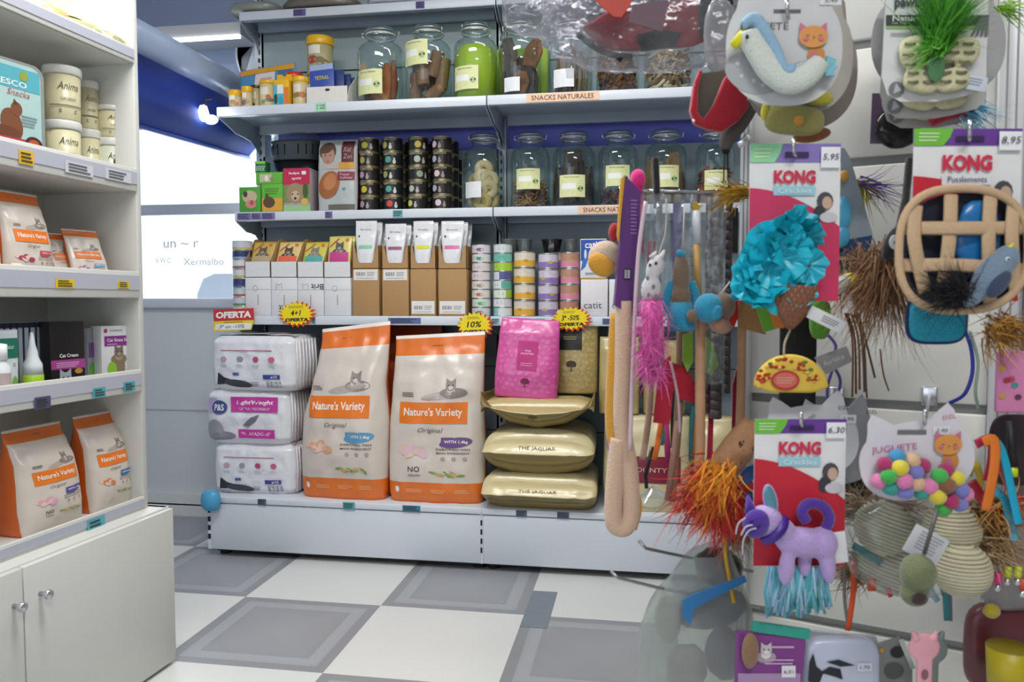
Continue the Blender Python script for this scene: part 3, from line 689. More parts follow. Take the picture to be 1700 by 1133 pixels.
# pink and gold sacks
GOLD = foil('#c6b27a', .3, .5, 18); OLIVE = foil('#86733c', .32, .4, 18); PALE = foil('#ddcf9f', .3, .5, 18)
def emb(m, S, a, H, mt, z0=.1, z1=.95):      # embossed oval pattern
    rr = random.Random(4)
    for j in range(12):
        for i in range(9):
            u = -a*.85+a*1.7*(i+.5*(j % 2)+rr.uniform(-.25, .25))/8.5; v = H*(z0+(z1-z0)*(j+rr.uniform(-.25, .25))/12)
            if abs(u) < a*.9: m.oval(S, u, v, a*rr.uniform(.05, .1), H*rr.uniform(.018, .03), mt, .0012, rot=rr.uniform(-.8, .8), n=9)
def tree(m, S, u, v, r, mt, o=.003):
    m.oval(S, u, v+r*.4, r, r*.65, mt, o, n=12); m.oval(S, u-r*.5, v+r*.1, r*.5, r*.35, mt, o, n=8); m.oval(S, u+r*.5, v+r*.1, r*.5, r*.35, mt, o, n=8); m.rect(S, u-r*.12, v-r*.9, u+r*.12, v, mt, o); m.rect(S, u-r*.45, v-r, u+r*.45, v-r*.88, mt, o)
# three lying sacks, seen at their folded bottom ends
def lying(label, px0, px1, py0, py1, z, topc, botc, sag, arch, seed, split, text=True, back=.0):
    x, Y, Z, wd, K = G(px0, px1, 'base', back, 750); a = wd/2; H = (py1-py0)*K; D = .36
    t = thing('pet_food_sack', label, 'pet food sack', (x, Y, z))
    def sec(s, q, dd):      # s 0..1 round the section, dd 0..1 depth
        th = 2*pi*s; c, sn = cos(th), sin(th); e = .36
        X = math.copysign(abs(c)**e, c)*a*(1-.05*dd); zz = math.copysign(abs(sn)**.62, sn)*H/2*(1-(abs(c)**10)*.2)
        u = X/a
        zc = H/2+(arch*H*(1-u*u) if sn > 0 else sag*H*(u*u))
        k = 1 if dd > .08 else .55+.45*sqrt(max(0, dd/.08))
        nz = noise.noise(Vector((X*14, dd*9, seed)))*.006+noise.noise(Vector((X*30, zz*12, seed+3)))*.003
        return Vector((X*(.985+.015*k), D*dd, zc+zz*k+nz))
    m = MB(); nn = 48; nd = 16
    vs = [sec(i/nn, 0, (j/nd)**1.5) for j in range(nd+1) for i in range(nn)]
    fs = [(j*nn+i, j*nn+(i+1) % nn, (j+1)*nn+(i+1) % nn, (j+1)*nn+i) for j in range(nd) for i in range(nn)]
    m.add(vs, fs, lambda f: topc if (f[0] % nn) < nn/2 else botc)
    # closing front: a grid between upper and lower outline, crease at 'split'
    def fr_(p, q):
        th = pi*(1-p); up = sec(th/(2*pi), 0, 0); lo = sec((2*pi-th)/(2*pi) % 1, 0, 0)
        v = lo.lerp(up, q); bul = .045*sin(pi*q)**.7*(1-abs(2*p-1)**4)
        crease = -.012*math.exp(-((q-split)/.06)**2)*(1-abs(2*p-1)**6)
        return v+Vector((0, -bul+crease+.005*noise.noise(Vector((v.x*22, q*4, seed+9))), 0))
    nu, nv = 44, 14
    vs = [fr_(i/nu, j/nv) for j in range(nv+1) for i in range(nu+1)]
    m.add(vs, [(j*(nu+1)+i, j*(nu+1)+i+1, (j+1)*(nu+1)+i+1, (j+1)*(nu+1)+i) for j in range(nv) for i in range(nu)], lambda f: topc if (f[0]//(nu+1))/nv >= split-.03 else botc)
    m.build('sack_body', t)
    m = MB(); S = lambda u, v, o: fr_(1-math.acos(math.copysign(min(1, abs(u/a))**(1/.36), u))/pi, v/H)-Vector((0, o, 0))
    if text: m.text(S, 'THE JAGUAR', 0, H*(split+.2), a*.66, H*.16, M('#7d6c3e'), .003)
    else: tree(m, S, -a*.05, H*.36, H*.15, M('#5a4720'), .003); 
    m.build('printed_front', t)
    return H
h1 = lying('gold sack lettered in brown lying flat, lowest of the gold stack', 799, 992, 790, 850, Zb, PALE, OLIVE, 0, .0, 1, .45)
h2 = lying('plump gold sack lying flat in the middle of the gold stack', 800, 988, 728, 796, Zb+h1*.98, PALE, OLIVE, .18, .12, 2, .5)
h3 = lying('sagging olive gold sack with tree emblem, topmost lying sack', 798, 986, 672, 724, Zb+h1*.98+h2*1.12, GOLD, OLIVE, .75, -.05, 3, .62, False)
zt3 = Zb+h1*.98+h2*1.12+h3*.95
x, Y, Z, wd, K = G(816, 922, 'base', .02, 600)
t = thing('pet_food_sack', 'bright pink foil pet food bag standing on the stacked gold sacks', 'pet food sack', (x, Y+.07, zt3), 0, rot=(0, radians(3.5), 0))
H = 132*K; a = wd/2; PK = foil('#d8559f', .3, .5, 20)
m = MB(); S = loft(m, [(0, a*1.0, .045, 0, 3.5), (H*.3, a*1.02, .055, 0, 3), (H*.8, a*.96, .03, 0, 2.6), (H, a*.92, .004, .01, 2.2)], PK, amp=.005, seed=3, fr=16); m.build('bag_body', t)
m = MB(); emb(m, S, a, H, foil('#df68ab', .3, .5, 20)); m.rect(S, -a*.3, H*.36, a*.34, H*.72, M('#bf2f7c', .4), .003, 6, 6)
for k, s_ in enumerate(('THE', 'HUNTER')): m.text(S, s_, a*.02, H*(.6-.035*k), a*(.2+.2*k), H*.02, M('#f3c9dd'), .0045, bold=.02)
m.lines(S, a*.02, H*.43, a*.4, H*.05, 2, M('#e58bb8'), .0045); tree(m, S, 0, H*.2, a*.14, M('#7c2050'), .003); m.build('printed_front', t)
x, Y, Z, wd, K = G(915, 992, 'base', .13, 600)
t = thing('pet_food_sack', 'gold embossed pet food bag with black square label behind the pink bag', 'pet food sack', (x, Y+.08, zt3+.01))
H = 140*K; a = wd/2
m = MB(); S = loft(m, [(0, a*.98, .05, 0, 4), (H*.3, a, .055, 0, 3), (H*.8, a*.98, .03, 0, 2.6), (H, a*.97, .006, .01, 2.2)], foil('#a8935a', .32, .5, 18), amp=.004, seed=5, fr=16); m.build('bag_body', t)
m = MB(); emb(m, S, a, H, foil('#b5a065', .3, .5, 18)); m.rect(S, -a*.72, H*.52, a*.3, H*.8, M('#17130f', .4), .003, 6, 6); m.lines(S, -a*.2, H*.66, a*.6, H*.05, 2, M('#8b7a4a'), .0045); tree(m, S, -a*.15, H*.33, a*.22, M('#3d2f15'), .003); m.build('printed_front', t)
for i, (pa, pb, py0, py1, lab, colr, bk) in enumerate(((993, 1062, 540, 668, 'plain gold pet food bag standing upright right of the black-labelled bag', '#b5a470', .1),
        (1068, 1140, 545, 668, 'gold pet food bag seen between hanging wands behind the plush tail', '#a8975f', .12))):
    x, Y, Z, wd, K = G(pa, pb, 'base', bk, 600); t = thing('pet_food_sack', lab, 'pet food sack', (x, Y+.08, Zb+.38)); H = (py1-py0)*K; a = wd/2
    m = MB(); S = loft(m, [(0, a*.98, .05, 0, 4), (H*.3, a, .055, 0, 3), (H*.8, a*.98, .03, 0, 2.6), (H, a*.97, .006, .01, 2.2)], foil(colr, .3, .5, 18), amp=.005, seed=15+i, fr=16); m.build('bag_body', t)
# lower right: stack that carries them and the wine-red topped bag
for i, (pa, pb, py0, py1, c1, c2, lab, bk, z0) in enumerate((
        (1000, 1150, 690, 850, '#d9cba0', '#7d1f35', 'pale gold pet food bag with wine red panel behind the hanging toys', .04, 0),
        (1155, 1245, 690, 850, '#cfc092', '#7d1f35', 'pale gold pet food bag at the right end of the base shelf', .05, 0))):
    x, Y, Z, wd, K = G(pa, pb, 'base', bk, 700); H = .375; a = wd/2; t = thing('pet_food_sack', lab, 'pet food sack', (x, Y+.1, Zb))
    m = MB(); S = loft(m, [(0, a*.97, .09, 0, 4), (H*.3, a, .11, 0, 3), (H*.8, a*.98, .09, 0, 3), (H, a*.97, .07, .01, 3)], foil(c1, .3, .5, 18), amp=.006, seed=25+i, fr=14); m.build('bag_body', t)
    m = MB(); m.rect(S, -a*.6, H*.32, a*.75, H*.6, M(c2, .4), .003, 8, 6); m.text(S, 'BOUNTY', a*.05, H*.46, a*.8, H*.05, M('#d9b9a0'), .0045); m.oval(S, a*.1, H*.15, a*.3, H*.1, M('#eadfbe'), .003, rings=3); m.oval(S, -a*.8, H*.75, a*.12, H*.15, M('#8f7cc0'), .002); m.build('printed_front', t)
# starburst offer signs on the shelf front
def burst(label, px, py, w_, h_, big, seed, sq=False):
    Y = SH['s3'][0]-.012; p = W(px, py, Y); K = fdepth(p)/FPX
    t = thing('offer_sign', label, 'offer sign', p, 0, rot=(0, radians(-2), 0))
    S = flat(0); a = w_*K/2; b = h_*K/2; rr = random.Random(seed)
    if not sq:
        def star(r0, r1, n=20, ox=0, oz=0):
            return [((a*(r0 if i % 2 else r1*rr.uniform(.92, 1.06))*sin(2*pi*i/(2*n))+ox), b*(r0 if i % 2 else r1)*cos(2*pi*i/(2*n))+oz) for i in range(2*n)]
        m = MB(); m.prism(star(.78, 1.02, ox=.004, oz=-.004), 0, .0012, M('#cf3b24', .5)); m.build('red_backing', t)
        m = MB(); m.prism(star(.72, .92), -.0012, -.0002, M('#f1d815', .5)); m.build('yellow_burst', t)
        m = MB(Tr(y=-.0013)); 
        m.text(S, big[0], -a*.02, b*.05, a*big[1], b*.42, M('#1c1a12'), .0004, bold=.02, shear=.2); m.lines(S, 0, b*.5, a*.8, b*.2, 2, M('#a0981f'), .0004, seed)
        m.text(S, 'OFERTA', a*.02, -b*.46, a*1.25, b*.26, M('#2a1712'), .0008, bold=.05); m.build('lettering', t)
    else:
        m = MB(); m.box(-a, a, 0, .002, -b*.1, b, M('#c6323a', .5)); m.poly(S, [(-a*1.08, -b), (a*.85, -b), (a, -b*.1), (-a, -b*.1)], M('#e4cf33', .5), 0); m.poly(S, [(-a*.98, -b*.9), (a*.8, -b*.9), (a*.9, -b*.35), (-a*.9, -b*.35)], M('#eceae2', .5), OFF); m.build('sign_card', t)
        m = MB(); m.text(S, 'OFERTA', 0, b*.45, a*1.75, b*.62, M('#f5efe9'), .0015, bold=.05, shear=.1); m.lines(S, 0, -b*.22, a, b*.12, 1, M('#7d7222'), .0015); m.text(S, '3ª un -10%', -a*.1, -b*.62, a*1.3, b*.32, M('#35363c'), .0015, shear=.3); m.build('lettering', t)
burst('red and yellow OFERTA card at the left end of the shelf', 388, 531, 72, 36, None, 1, True)
burst('yellow starburst OFERTA sign with 4+1 below the white cartons', 492, 521, 66, 44, ('4+1', .55), 2)
burst('yellow starburst OFERTA sign with 10% between the two bays', 788, 540, 64, 48, ('10%', .8), 3)
burst('yellow starburst OFERTA sign with handwritten lines below the pink tins', 948, 529, 68, 42, ('3ª -50%', .9), 4)
# ------------------------------------------------------------------ shelf 3 : tins, cartons
x, Y, Z, wd, K = G(380, 411, 's3', .03); n = 8; hh = 124*K/n
for k in range(n):
    c = [('#c9cdd2', '#c9b76d', '#506c86'), ('#2f3a66', '#8b9ac0', '#b9c3dd'), ('#d9dcdd', '#a3566a', '#8a8f99'), ('#d5d8d9', '#c9b76d', '#8a8f99'), ('#2f3a66', '#45538c', '#b9c3dd'), ('#b9ccd4', '#b5534b', '#5d7f93'), ('#c3cfd6', '#5f8f55', '#5d7f93'), ('#cfd8dc', '#c9a04d', '#5d7f93')][k]
    tin('white and navy tin at the left shelf end, %s of eight' % ordn(k, n), 'food tin', (x, Y+wd/2, Z+hh*(n-1-k)), wd/2, hh*.98, 'band', c, seed=k, group='tins stacked at the left end')
cols4 = [('#b8a382', '#6a5a4c'), ('#e0684c', '#5c463c'), ('#58a8a6', '#8d8374'), ('#c7408a', '#59565a')]
nm = ['first', 'second', 'third', 'fourth']
CARD = card('#b08a5c'); CWH = M('#dfe0e2', .55, 'card')
for i, (pa, pb) in enumerate(((407, 450), (450, 494), (494, 538), (538, 583))):
    x, Y, Z, wd, K = G(pa+.5, pb-.5, 's3', .02); h1 = 63*K; h2 = 26*K; hb = 66*K; D = .2
    t = cbox('food_carton', 'closed white pouch carton, %s from the left under the open ones' % nm[i], 'carton', (x, Y, Z), wd, D, h1, CWH,
             fn=lambda m, S, w_, h_: (m.rect(S, -.002, h_*.28, .002, h_*.55, M('#8f9296'), .0006), m.rect(S, -w_*.5, h_*.68, w_*.5, h_*.69, M('#a9acb0'), .0006),
                                      m.tube([(-w_*.1+w_*.1*cos(q), -.001, h_*.72+w_*.1*sin(q)) for q in [k*pi/4 for k in range(8)]] if i in (0, 3) else [(-w_*.3, -.001, h_*.7), (-w_*.3, -.001, h_*.86), (-w_*.2, -.001, h_*.8), (-w_*.1, -.001, h_*.86), (-w_*.08, -.001, h_*.7)], .0008, M('#9a9da0'), 4, closed=i in (0, 3)),
                                      m.text(S, 'Brit', w_*(.02 if i == 1 else .26), h_*(.2 if i == 1 else .76), w_*.48, h_*.15, M('#3b3d42'), .001, bold=.01, rot=pi) if i in (1, 2) else None))
    u = thing('display_carton', 'open white pouch carton with tan inside, %s from the left' % nm[i], 'carton', (x, Y, Z+h1+.001))
    m = MB(); m.box(-wd/2, wd/2, 0, .002, 0, h2, CWH); m.box(-wd/2, wd/2, 0, D, 0, .002, CARD); m.box(-wd/2, wd/2, D-.002, D, 0, hb, CARD)
    for s in (-1, 1):
        m2 = MB(Tr(rz=pi/2)); xx = s*wd/2*.985; m2.prism([(0, 0), (D, 0), (D, hb), (D*.55, hb), (D*.45, hb*.97), (.0, h2)], -xx-.001, -xx+.001, CARD); m.add(m2.V, m2.F, CARD, False)
    m.build('carton_body', u)
    cc, ac = cols4[i]
    for j in range(3):
        dy = .02+.035*j; ln = radians(-24); ph = 56*K; pw = wd*.88
        p = thing('food_pouch', '%s cat food pouch in the %s white carton, %s' % (['tan', 'orange', 'teal', 'magenta'][i], nm[i], ['front one', 'middle one', 'rear one'][j]), 'pouch', (x, Y+dy+(.0 if i < 3 else 0), Z+h1+(h2-.045 if i != 3 else h2-.03)+.004*j), 0, rot=(ln if i != 3 else radians(-12), 0, 0), group='pouches in the white cartons')
        m = MB(); YC = foil(['#c9a94f', '#dcc47a', '#d2c64f', '#d6cb6c'][i], .35, .3)
        S = loft(m, [(0, pw/2, .008, 0, 3), (ph*.4, pw/2, .012, 0, 3), (ph*.9, pw/2, .006, 0, 2.5), (ph, pw/2, .001, 0, 2)], YC, amp=.0015, seed=j, fr=30, nf=12, nb=4, nz=12); m.build('pouch_body', p)
        if j == 0:
            m = MB(); m.rect(S, -pw*.4, 0.03, pw*.4, ph*.5, M(cc), .0015, 4, 3); catface(m, S, 0, ph*.66, ph*.12, M(ac), M(ac), M('#a39888'))
            m.poly(S, [(-pw*.42, ph*.7), (-pw*.1, ph*.93), (0, ph*.93), (-pw*.42, ph*.64)], M('#c44f3a'), .0016); m.oval(S, pw*.3, ph*.88, pw*.08, pw*.08, M('#cf6a45'), .0016); m.build('printed_front', p)
bc = ['#86c9a6', '#a0567c', '#e3d935', '#df6fa6']
for i, (pa, pb) in enumerate(((585, 630), (634, 679), (681, 724), (727, 775))):
    x, Y, Z, wd, K = G(pa+.5, pb-.5, 's3', .02); h1 = 78*K; h2 = 38*K; D = .2
    def lab(m, S, w_, h_, up):
        z0 = h_*.76 if up else .01; m.rect(S, -w_*.45, z0, w_*.45, z0+h_*.27 if not up else h_*.985, M('#e6e3df'), .0006)
        m.bars(S, -w_*.35, z0+h_*.09, -w_*.02, z0+h_*.17, M('#55565a'), 10, .0012); m.lines(S, w_*.2, z0+h_*.13, w_*.3, h_*.1, 3, M('#a5a6a8'), .0012); m.lines(S, 0, z0+h_*.04, w_*.7, h_*.02, 1, M('#8a8b90'), .0012)
    cbox('food_carton', 'closed brown carton with white barcode label, %s brown one from the left' % nm[i], 'carton', (x, Y, Z), wd, D, h1, CARD, fn=lambda m, S, w_, h_: lab(m, S, w_, h_, i < 2))
    u = thing('display_carton', 'open brown carton with scooped front and pouches, %s brown one from the left' % nm[i], 'carton', (x, Y, Z+h1+.001))
    m = MB(); a = wd/2
    m.prism([(-a, 0), (a, 0), (a, h2), (a*.82, h2), (a*.6, h2*.35), (a*.45, h2*.25), (-a*.45, h2*.25), (-a*.6, h2*.35), (-a*.82, h2), (-a, h2)], 0, .002, CARD)
    m.box(-a, a, 0, D, 0, .002, CARD); m.box(-a, -a+.002, 0, D, 0, h2, CARD); m.box(a-.002, a, 0, D, 0, h2, CARD); m.box(-a, a, D-.002, D, 0, h2, CARD); m.build('carton_body', u)
    for j in range(3):
        ph = (62 if i in (0, 2) else 58 if i == 1 else 62)*K+.0; pw = wd*.80
        p = thing('food_pouch', 'white silver pouch with %s stripe, %s of its brown carton' % (['green', 'mauve', 'yellow', 'pink'][i], ['front one', 'middle one', 'rear one'][j]), 'pouch', (x-.004+.006*j, Y+.014+.05*j, Z+h1+.012), 0, rot=(radians(-4-2*j), 0, 0), group='pouches in the brown cartons')
        m = MB(); S = loft(m, [(0, pw*.36, .012, 0, 3), (ph*.3, pw*.42, .018, 0, 3), (ph*.8, pw*.49, .010, 0, 2.5), (ph*.9, pw*.5, .003, 0, 2.5), (ph*1.22, pw*.5, .001, 0, 2)], foil('#e3e4e6', .22, .5, 30), amp=.002, seed=j+i, fr=30, nf=14, nb=4, nz=14); m.build('pouch_body', p)
        if j == 0:
            m = MB(); m.rect(S, -pw*.3, ph*.46, pw*.34, ph*.55, M(bc[i]), .0018, 6, 1); m.text(S, 'Boxby', 0, ph*.98, pw*.5, ph*.05, M('#6e7073'), .0018); m.oval(S, -pw*.3, ph*.8, pw*.05, pw*.05, M('#303235'), .0018, n=5); m.build('printed_front', p)
# small tins
def tcol(pa, pb, top, n, kind, colsf, where, hscale=1.0, rs=1.0, back=.02, cat='food tin'):
    x, Y, Z, wd, K = G(pa, pb, 's3', back); hh = (518-top)*K/n
    for k in range(n):
        tin('%s, %s of stack' % (where, ordn(k, n)), cat, (x+random.uniform(-.0015, .0015), Y+wd/2, Z+hh*(n-1-k)), wd/2, hh*.985, kind, colsf(k), rz=random.uniform(-.1, .1), seed=k)
A = [('#8d5f86', '#d9cfd6'), ('#3f9a78', '#d9d6d6'), ('#cdbfc4', '#d9cfd0'), ('#d9c6cc', '#dccfd2'), ('#a98f80', '#dcd6d0'), ('#d2694f', '#dcd6d0'), ('#6fae78', '#cfdccf'), ('#3f9a78', '#d9d6d6')]
tcol(780, 812, 399, 8, 'side', lambda k: (A[k][1], A[k][1], A[k][0], .2), 'white tin with small coloured print beside brown cartons')
B = [('#d3dcd8', '#c9d5d0', 0, .4), ('#6fb9a8', '#7cc2b2', 0, .6), ('#a8cf3c', '#a8cf3c', 0, -.2), ('#d8dbe2', '#5a5a94', 0, -.2), ('#d8e2df', '#63ad9c', 0, .1), ('#dbe4d0', '#9ac23f', 0, .45), ('#dcdde0', '#cfd0d6', 0, .3), ('#8cc9bb', '#d8dcdc', 0, -.3)]
tcol(816, 848, 398, 8, 'side', lambda k: B[k], 'banded mint or green tin left of yellow tins')
tcol(850, 887, 410, 4, 'two', lambda k: ('#e0d4bf', '#e3ad3e', '#c99a3c'), 'cream and yellow tin beside the lilac stack')
tcol(891, 926, 413, 4, 'two', lambda k: ('#cfc8d8', '#8f78b4', '#b9b34a'), 'lilac and white tin right of the yellow stack')
tcol(928, 961, 411, 4, 'two', lambda k: ('#b98a72', '#d98aa2', '#c9a070'), 'salmon pink tin left of the blue and white box')
# black bowls lying on top at the back
for i, (px, py, rr_, lab) in enumerate(((845, 399, 17, 'small clear grey bowl on the tins behind the mint stack'), (869, 402, 14, 'small clear grey bowl behind the yellow tins'), (915, 402, 18, 'black bowl on top of the lilac tins'), (946, 400, 12, 'dark glass bowl behind the salmon tins'))):
    x, Y, Z, wd, K = G(px-rr_, px+rr_, 's3', .12); R = wd/2; t = thing('pet_bowl', lab, 'bowl', (x, Y+R*.6, Z+(518-412)*K))
    mt = plastic('#1d1d1f', .15) if i == 2 else M('#5c6360', .15, 'plastic')
    m = MB(); m.lathe([(R*.7, 0), (R*.75, .004), (R*.95, 20*K), (R, 21*K), (R*.93, 20*K), (R*.6, .006), (0, .005)], mt, 28); m.build('bowl', t)
# support under the bowls: hidden rear tins
for i, (px, c) in enumerate(((838, '#c9d5d0'), (872, '#e3ad3e'), (920, '#8f78b4'), (948, '#b98a72'))):
    x, Y, Z, wd, K = G(px-15, px+15, 's3', .17)
    for k in range(4):
        tin('tin of the rear row on the shelf of small tins, behind the front stacks', 'food tin', (x, Y, Z+k*106*K/4), .036, 106*K/4*.985, 'two', ('#d8d0c4', c, c), group='rear row of small tins', seed=k)
# catit boxes
def catit(m, S, w_, h_): m.text(S, 'catit', -w_*.05, h_*.3, w_*.66, h_*.17, M('#55585c'), .001)
for i, (pa, pb) in enumerate(((964, 1009), (1011, 1056))):
    x, Y, Z, wd, K = G(pa, pb, 's3', .02); h1 = 62*K
    cbox('filter_box', ['plain white box lettered in grey under the blue box', 'plain white box lettered in grey behind the purple card'][i], 'box', (x, Y, Z), wd, .15, h1, M('#e2dfe2', .5), fn=catit)
def catblue(m, S, w_, h_):
    m.rect(S, -w_*.48, h_*.45, w_*.48, h_*.98, M('#2c4fa8'), .0006); m.poly(S, [(-w_*.4, h_*.5), (-w_*.48, h_*.2), (-w_*.3, h_*.3), (-w_*.2, h_*.5)], M('#2c6fc0'), .001)
    m.text(S, 'catit', -w_*.02, h_*.85, w_*.6, h_*.17, M('#e8eef8'), .0014, bold=.02); m.rect(S, -w_*.3, h_*.1, w_*.2, h_*.16, M('#9aa0ac'), .001); m.rect(S, -w_*.5, 0, w_*.5, h_*.03, M('#c9a04d'), .001)
    m.oval(S, w_*.15, h_*.35, w_*.3, h_*.18, M('#e8dfd0'), .001); m.oval(S, -w_*.3, h_*.62, w_*.05, h_*.12, M('#cfe0f2'), .0012)
x, Y, Z, wd, K = G(963, 1006, 's3', .02)
cbox('filter_box', 'blue and white cat product box standing on the white box', 'box', (x, Y, Z+62*K+.001), wd, .15, 66*K, M('#e6e6e8', .4), fn=catblue)

# ------------------------------------------------------------------ shelf 2
def greenA(m, S, w_, h_):
    m.oval(S, 0, h_*.62, w_*.35, h_*.25, M('#c9b795'), .001); m.oval(S, w_*.05, h_*.33, w_*.25, h_*.17, M('#d98a86'), .0014); m.oval(S, w_*.1, h_*.38, w_*.1, h_*.1, M('#b45a58'), .0018); m.oval(S, -w_*.2, h_*.72, w_*.1, h_*.12, M('#4a4038'), .0016)
def greenB(m, S, w_, h_):
    m.rect(S, -w_*.48, .04*h_, w_*.48, h_*.5, M('#e2a53d'), .0008); m.oval(S, -w_*.15, h_*.35, w_*.28, h_*.2, M('#5d4632'), .0012); m.oval(S, -w_*.25, h_*.55, w_*.08, h_*.12, M('#5d4632'), .0014); m.lines(S, 0, h_*.75, w_*.7, h_*.25, 3, M('#4f8e2f'), .001)
def redbox(m, S, w_, h_):
    m.rect(S, -w_*.5, h_*.62, w_*.5, h_, M('#c1284e'), .0006); m.text(S, 'Rodipet', -w_*.08, h_*.88, w_*.4, h_*.07, M('#dfe8f4'), .001, bold=.03); m.rect(S, w_*.2, h_*.85, w_*.36, h_*.93, M('#e9ecf0'), .001)
    m.text(S, 'igelti', 0, h_*.76, w_*.34, h_*.07, M('#f1dde2'), .001, bold=.02); m.rect(S, -w_*.5, h_*.2, w_*.5, h_*.62, M('#7b8f4e'), .0006)
    m.oval(S, -w_*.05, h_*.42, w_*.34, h_*.24, M('#a38a6a'), .001); m.oval(S, -w_*.05, h_*.36, w_*.16, h_*.12, M('#c9b394'), .0014); m.oval(S, -w_*.05, h_*.3, w_*.05, h_*.03, M('#2c2420'), .0018)
    for s in (-1, 1): m.oval(S, -w_*.05+s*w_*.1, h_*.4, w_*.03, h_*.02, M('#2c2420'), .0018)
    m.oval(S, w_*.3, h_*.22, w_*.13, w_*.13, M('#d9b45c'), .002); m.rect(S, -w_*.5, 0, w_*.5, h_*.14, M('#9dc98a'), .0006); m.oval(S, w_*.33, h_*.47, w_*.1, h_*.18, M('#4c5a36'), .0012)
GB = M('#69b93e', .45, 'carton')
x, Y, Z, wd, K = G(400, 435, 's2', .02); Hs = lambda a: a*K
cbox('rodent_food_box', 'green carton with a pink guinea pig picture at the far left shelf end', 'box', (x, Y, Z), wd, .08, 42*K, M('#4ea23a', .45), fn=greenA)
x, Y, Z, wd, K = G(437, 472, 's2', .02); cbox('rodent_food_box', 'green carton with a brown rabbit picture beside the red box', 'box', (x, Y, Z), wd, .10, 46*K, GB, fn=greenB)
x, Y, Z, wd, K = G(428, 472, 's2', .04); cbox('rodent_food_box', 'flat green carton lying on the rabbit carton', 'box', (x, Y, Z+46*K+.002), wd, .09, 20*K, GB,
     fn=lambda m, S, w_, h_: (m.rect(S, -w_*.35, h_*.2, w_*.1, h_*.85, M('#c9c6a0'), .0008), m.oval(S, -w_*.1, h_*.5, w_*.07, h_*.25, M('#f0efe6'), .0012), m.oval(S, w_*.1, h_*.4, w_*.06, h_*.2, M('#9a8a6a'), .0012)))
x, Y, Z, wd, K = G(427, 444, 's2', .07); cbox('stick_box', 'small dark green STICK box on top behind the green cartons', 'box', (x, Y, Z+66*K+.003), wd, .05, 19*K, M('#2e7a48', .45),
     fn=lambda m, S, w_, h_: (m.text(S, 'STICK', 0, h_*.3, w_*.85, h_*.25, M('#d8e8da'), .001, bold=.02), m.rect(S, -w_*.5, h_*.8, w_*.5, h_, M('#8fd04a'), .0006), m.rect(S, -w_*.5, h_*.5, w_*.5, h_*.56, M('#c9e3cb'), .0006)))
x, Y, Z, wd, K = G(432, 470, 's2', .12); cbox('rodent_food_box', 'green carton in the rear propping the small boxes', 'box', (x, Y+.02, Z), wd, .08, 60*K, GB)
x, Y, Z, wd, K = G(473, 517, 's2', .01); cbox('hedgehog_food_box', 'red and green carton with a hedgehog picture in front of the basket', 'box', (x, Y, Z), wd, .10, 71*K, M('#b9a9b0', .45), fn=redbox)
# plastic basket with clear wrap
x, Y, Z, wd, K = G(446, 528, 's2', .12)
R = wd/2; Yc = Y+R*.75; zb = W(487, 306, Yc-R*.7).z-Z; h_ = W(487, 228, Yc-R*.7).z-Z-zb
t = thing('plastic_basket', 'black and grey slotted plastic basket wrapped in clear film', 'basket', (x, Yc, Z+zb))
def ov(z, a, n=40, e=.7): return [(a*math.copysign(abs(cos(2*pi*i/n))**e, cos(2*pi*i/n)), a*.75*math.copysign(abs(sin(2*pi*i/n))**e, sin(2*pi*i/n)), z) for i in range(n)]
def ovl(m, prof, mt, n=40):
    vs = []; [vs.extend(ov(z, a, n)) for a, z in prof]
    m.add(vs, [(j*n+i, j*n+(i+1) % n, (j+1)*n+(i+1) % n, (j+1)*n+i) for j in range(len(prof)-1) for i in range(n)]+[tuple(range(n))], mt)
m = MB(); ovl(m, [(R*.78, 0), (R*.84, .008), (R*.95, h_*.56), (R*.9, h_*.56), (R*.7, .012)], plastic('#101113', .3)); m.build('tub', t)
m = MB(); ovl(m, [(R*.96, h_*.53), (R*.98, h_*.58), (R, h_*.9), (R*1.03, h_*.95), (R*.98, h_*.93), (R*.93, h_*.6)], plastic('#4d5559', .4))
for i in range(40):
    if i % 2:
        p = ov(h_*.64, R*.99)[i]; q = ov(h_*.86, R*1.005)[i]; m.tube([p, q], .003, plastic('#1b2022'), 4)
m.build('slotted_rim', t)
m = MB(); ovl(m, [(R*1.03, h_*.9), (R*1.05, h_), (R*.8, h_*1.1), (R*.4, h_*1.16), (.001, h_*1.12)], FILM); m.build('clear_film', t)
for s_, (pa, pb) in enumerate(((462, 490), (492, 520))):
    x, Y, Z, wd, K = G(pa, pb, 's2', .17); cbox('storage_box', ['dark box under the left half of the basket', 'dark box under the right half of the basket'][s_], 'box', (x, Y, Z), wd, .10, zb-.002, M('#2a2c30', .6))
# bread-mix style big bag
x, Y, Z, wd, K = G(526, 592, 's2', .015); H = 120*K
t = thing('biscuit_bag', 'wine red edged bag with a smiling child print beside the black tins', 'pet food bag', (x, Y+.05, Z))
m = MB(); a = wd/2; SIDE = foil('#5d1a2c', .35); FRT = foil('#b9bfbd', .3, .4)
S = loft(m, [(0, a*.97, .04, 0, 5), (H*.3, a, .045, 0, 4), (H*.85, a*.98, .03, 0, 4), (H, a*.97, .004, .0, 3)], lambda fz, fi: SIDE if fi > 1 or fi < .045 or fi > .96 else FRT, amp=.003, seed=2, fr=18); m.build('bag_body', t)
m = MB(); o = .002
m.oval(S, -a*.45, H*.83, a*.44, H*.13, M('#5c4436'), o, rings=2); m.oval(S, -a*.42, H*.77, a*.33, H*.125, M('#b98f7a'), o+.0006, rings=2); m.oval(S, -a*.5, H*.86, a*.34, H*.06, M('#5c4436'), o+.001, rot=.3, rings=2)
m.rect(S, -a*.95, H*.58, a*.1, H*.66, M('#c3b7ac'), o, 4, 2)
for s in (-1, 1): m.oval(S, -a*.42+s*a*.12, H*.77, a*.04, H*.01, M('#5b4136'), o+.001, n=8)
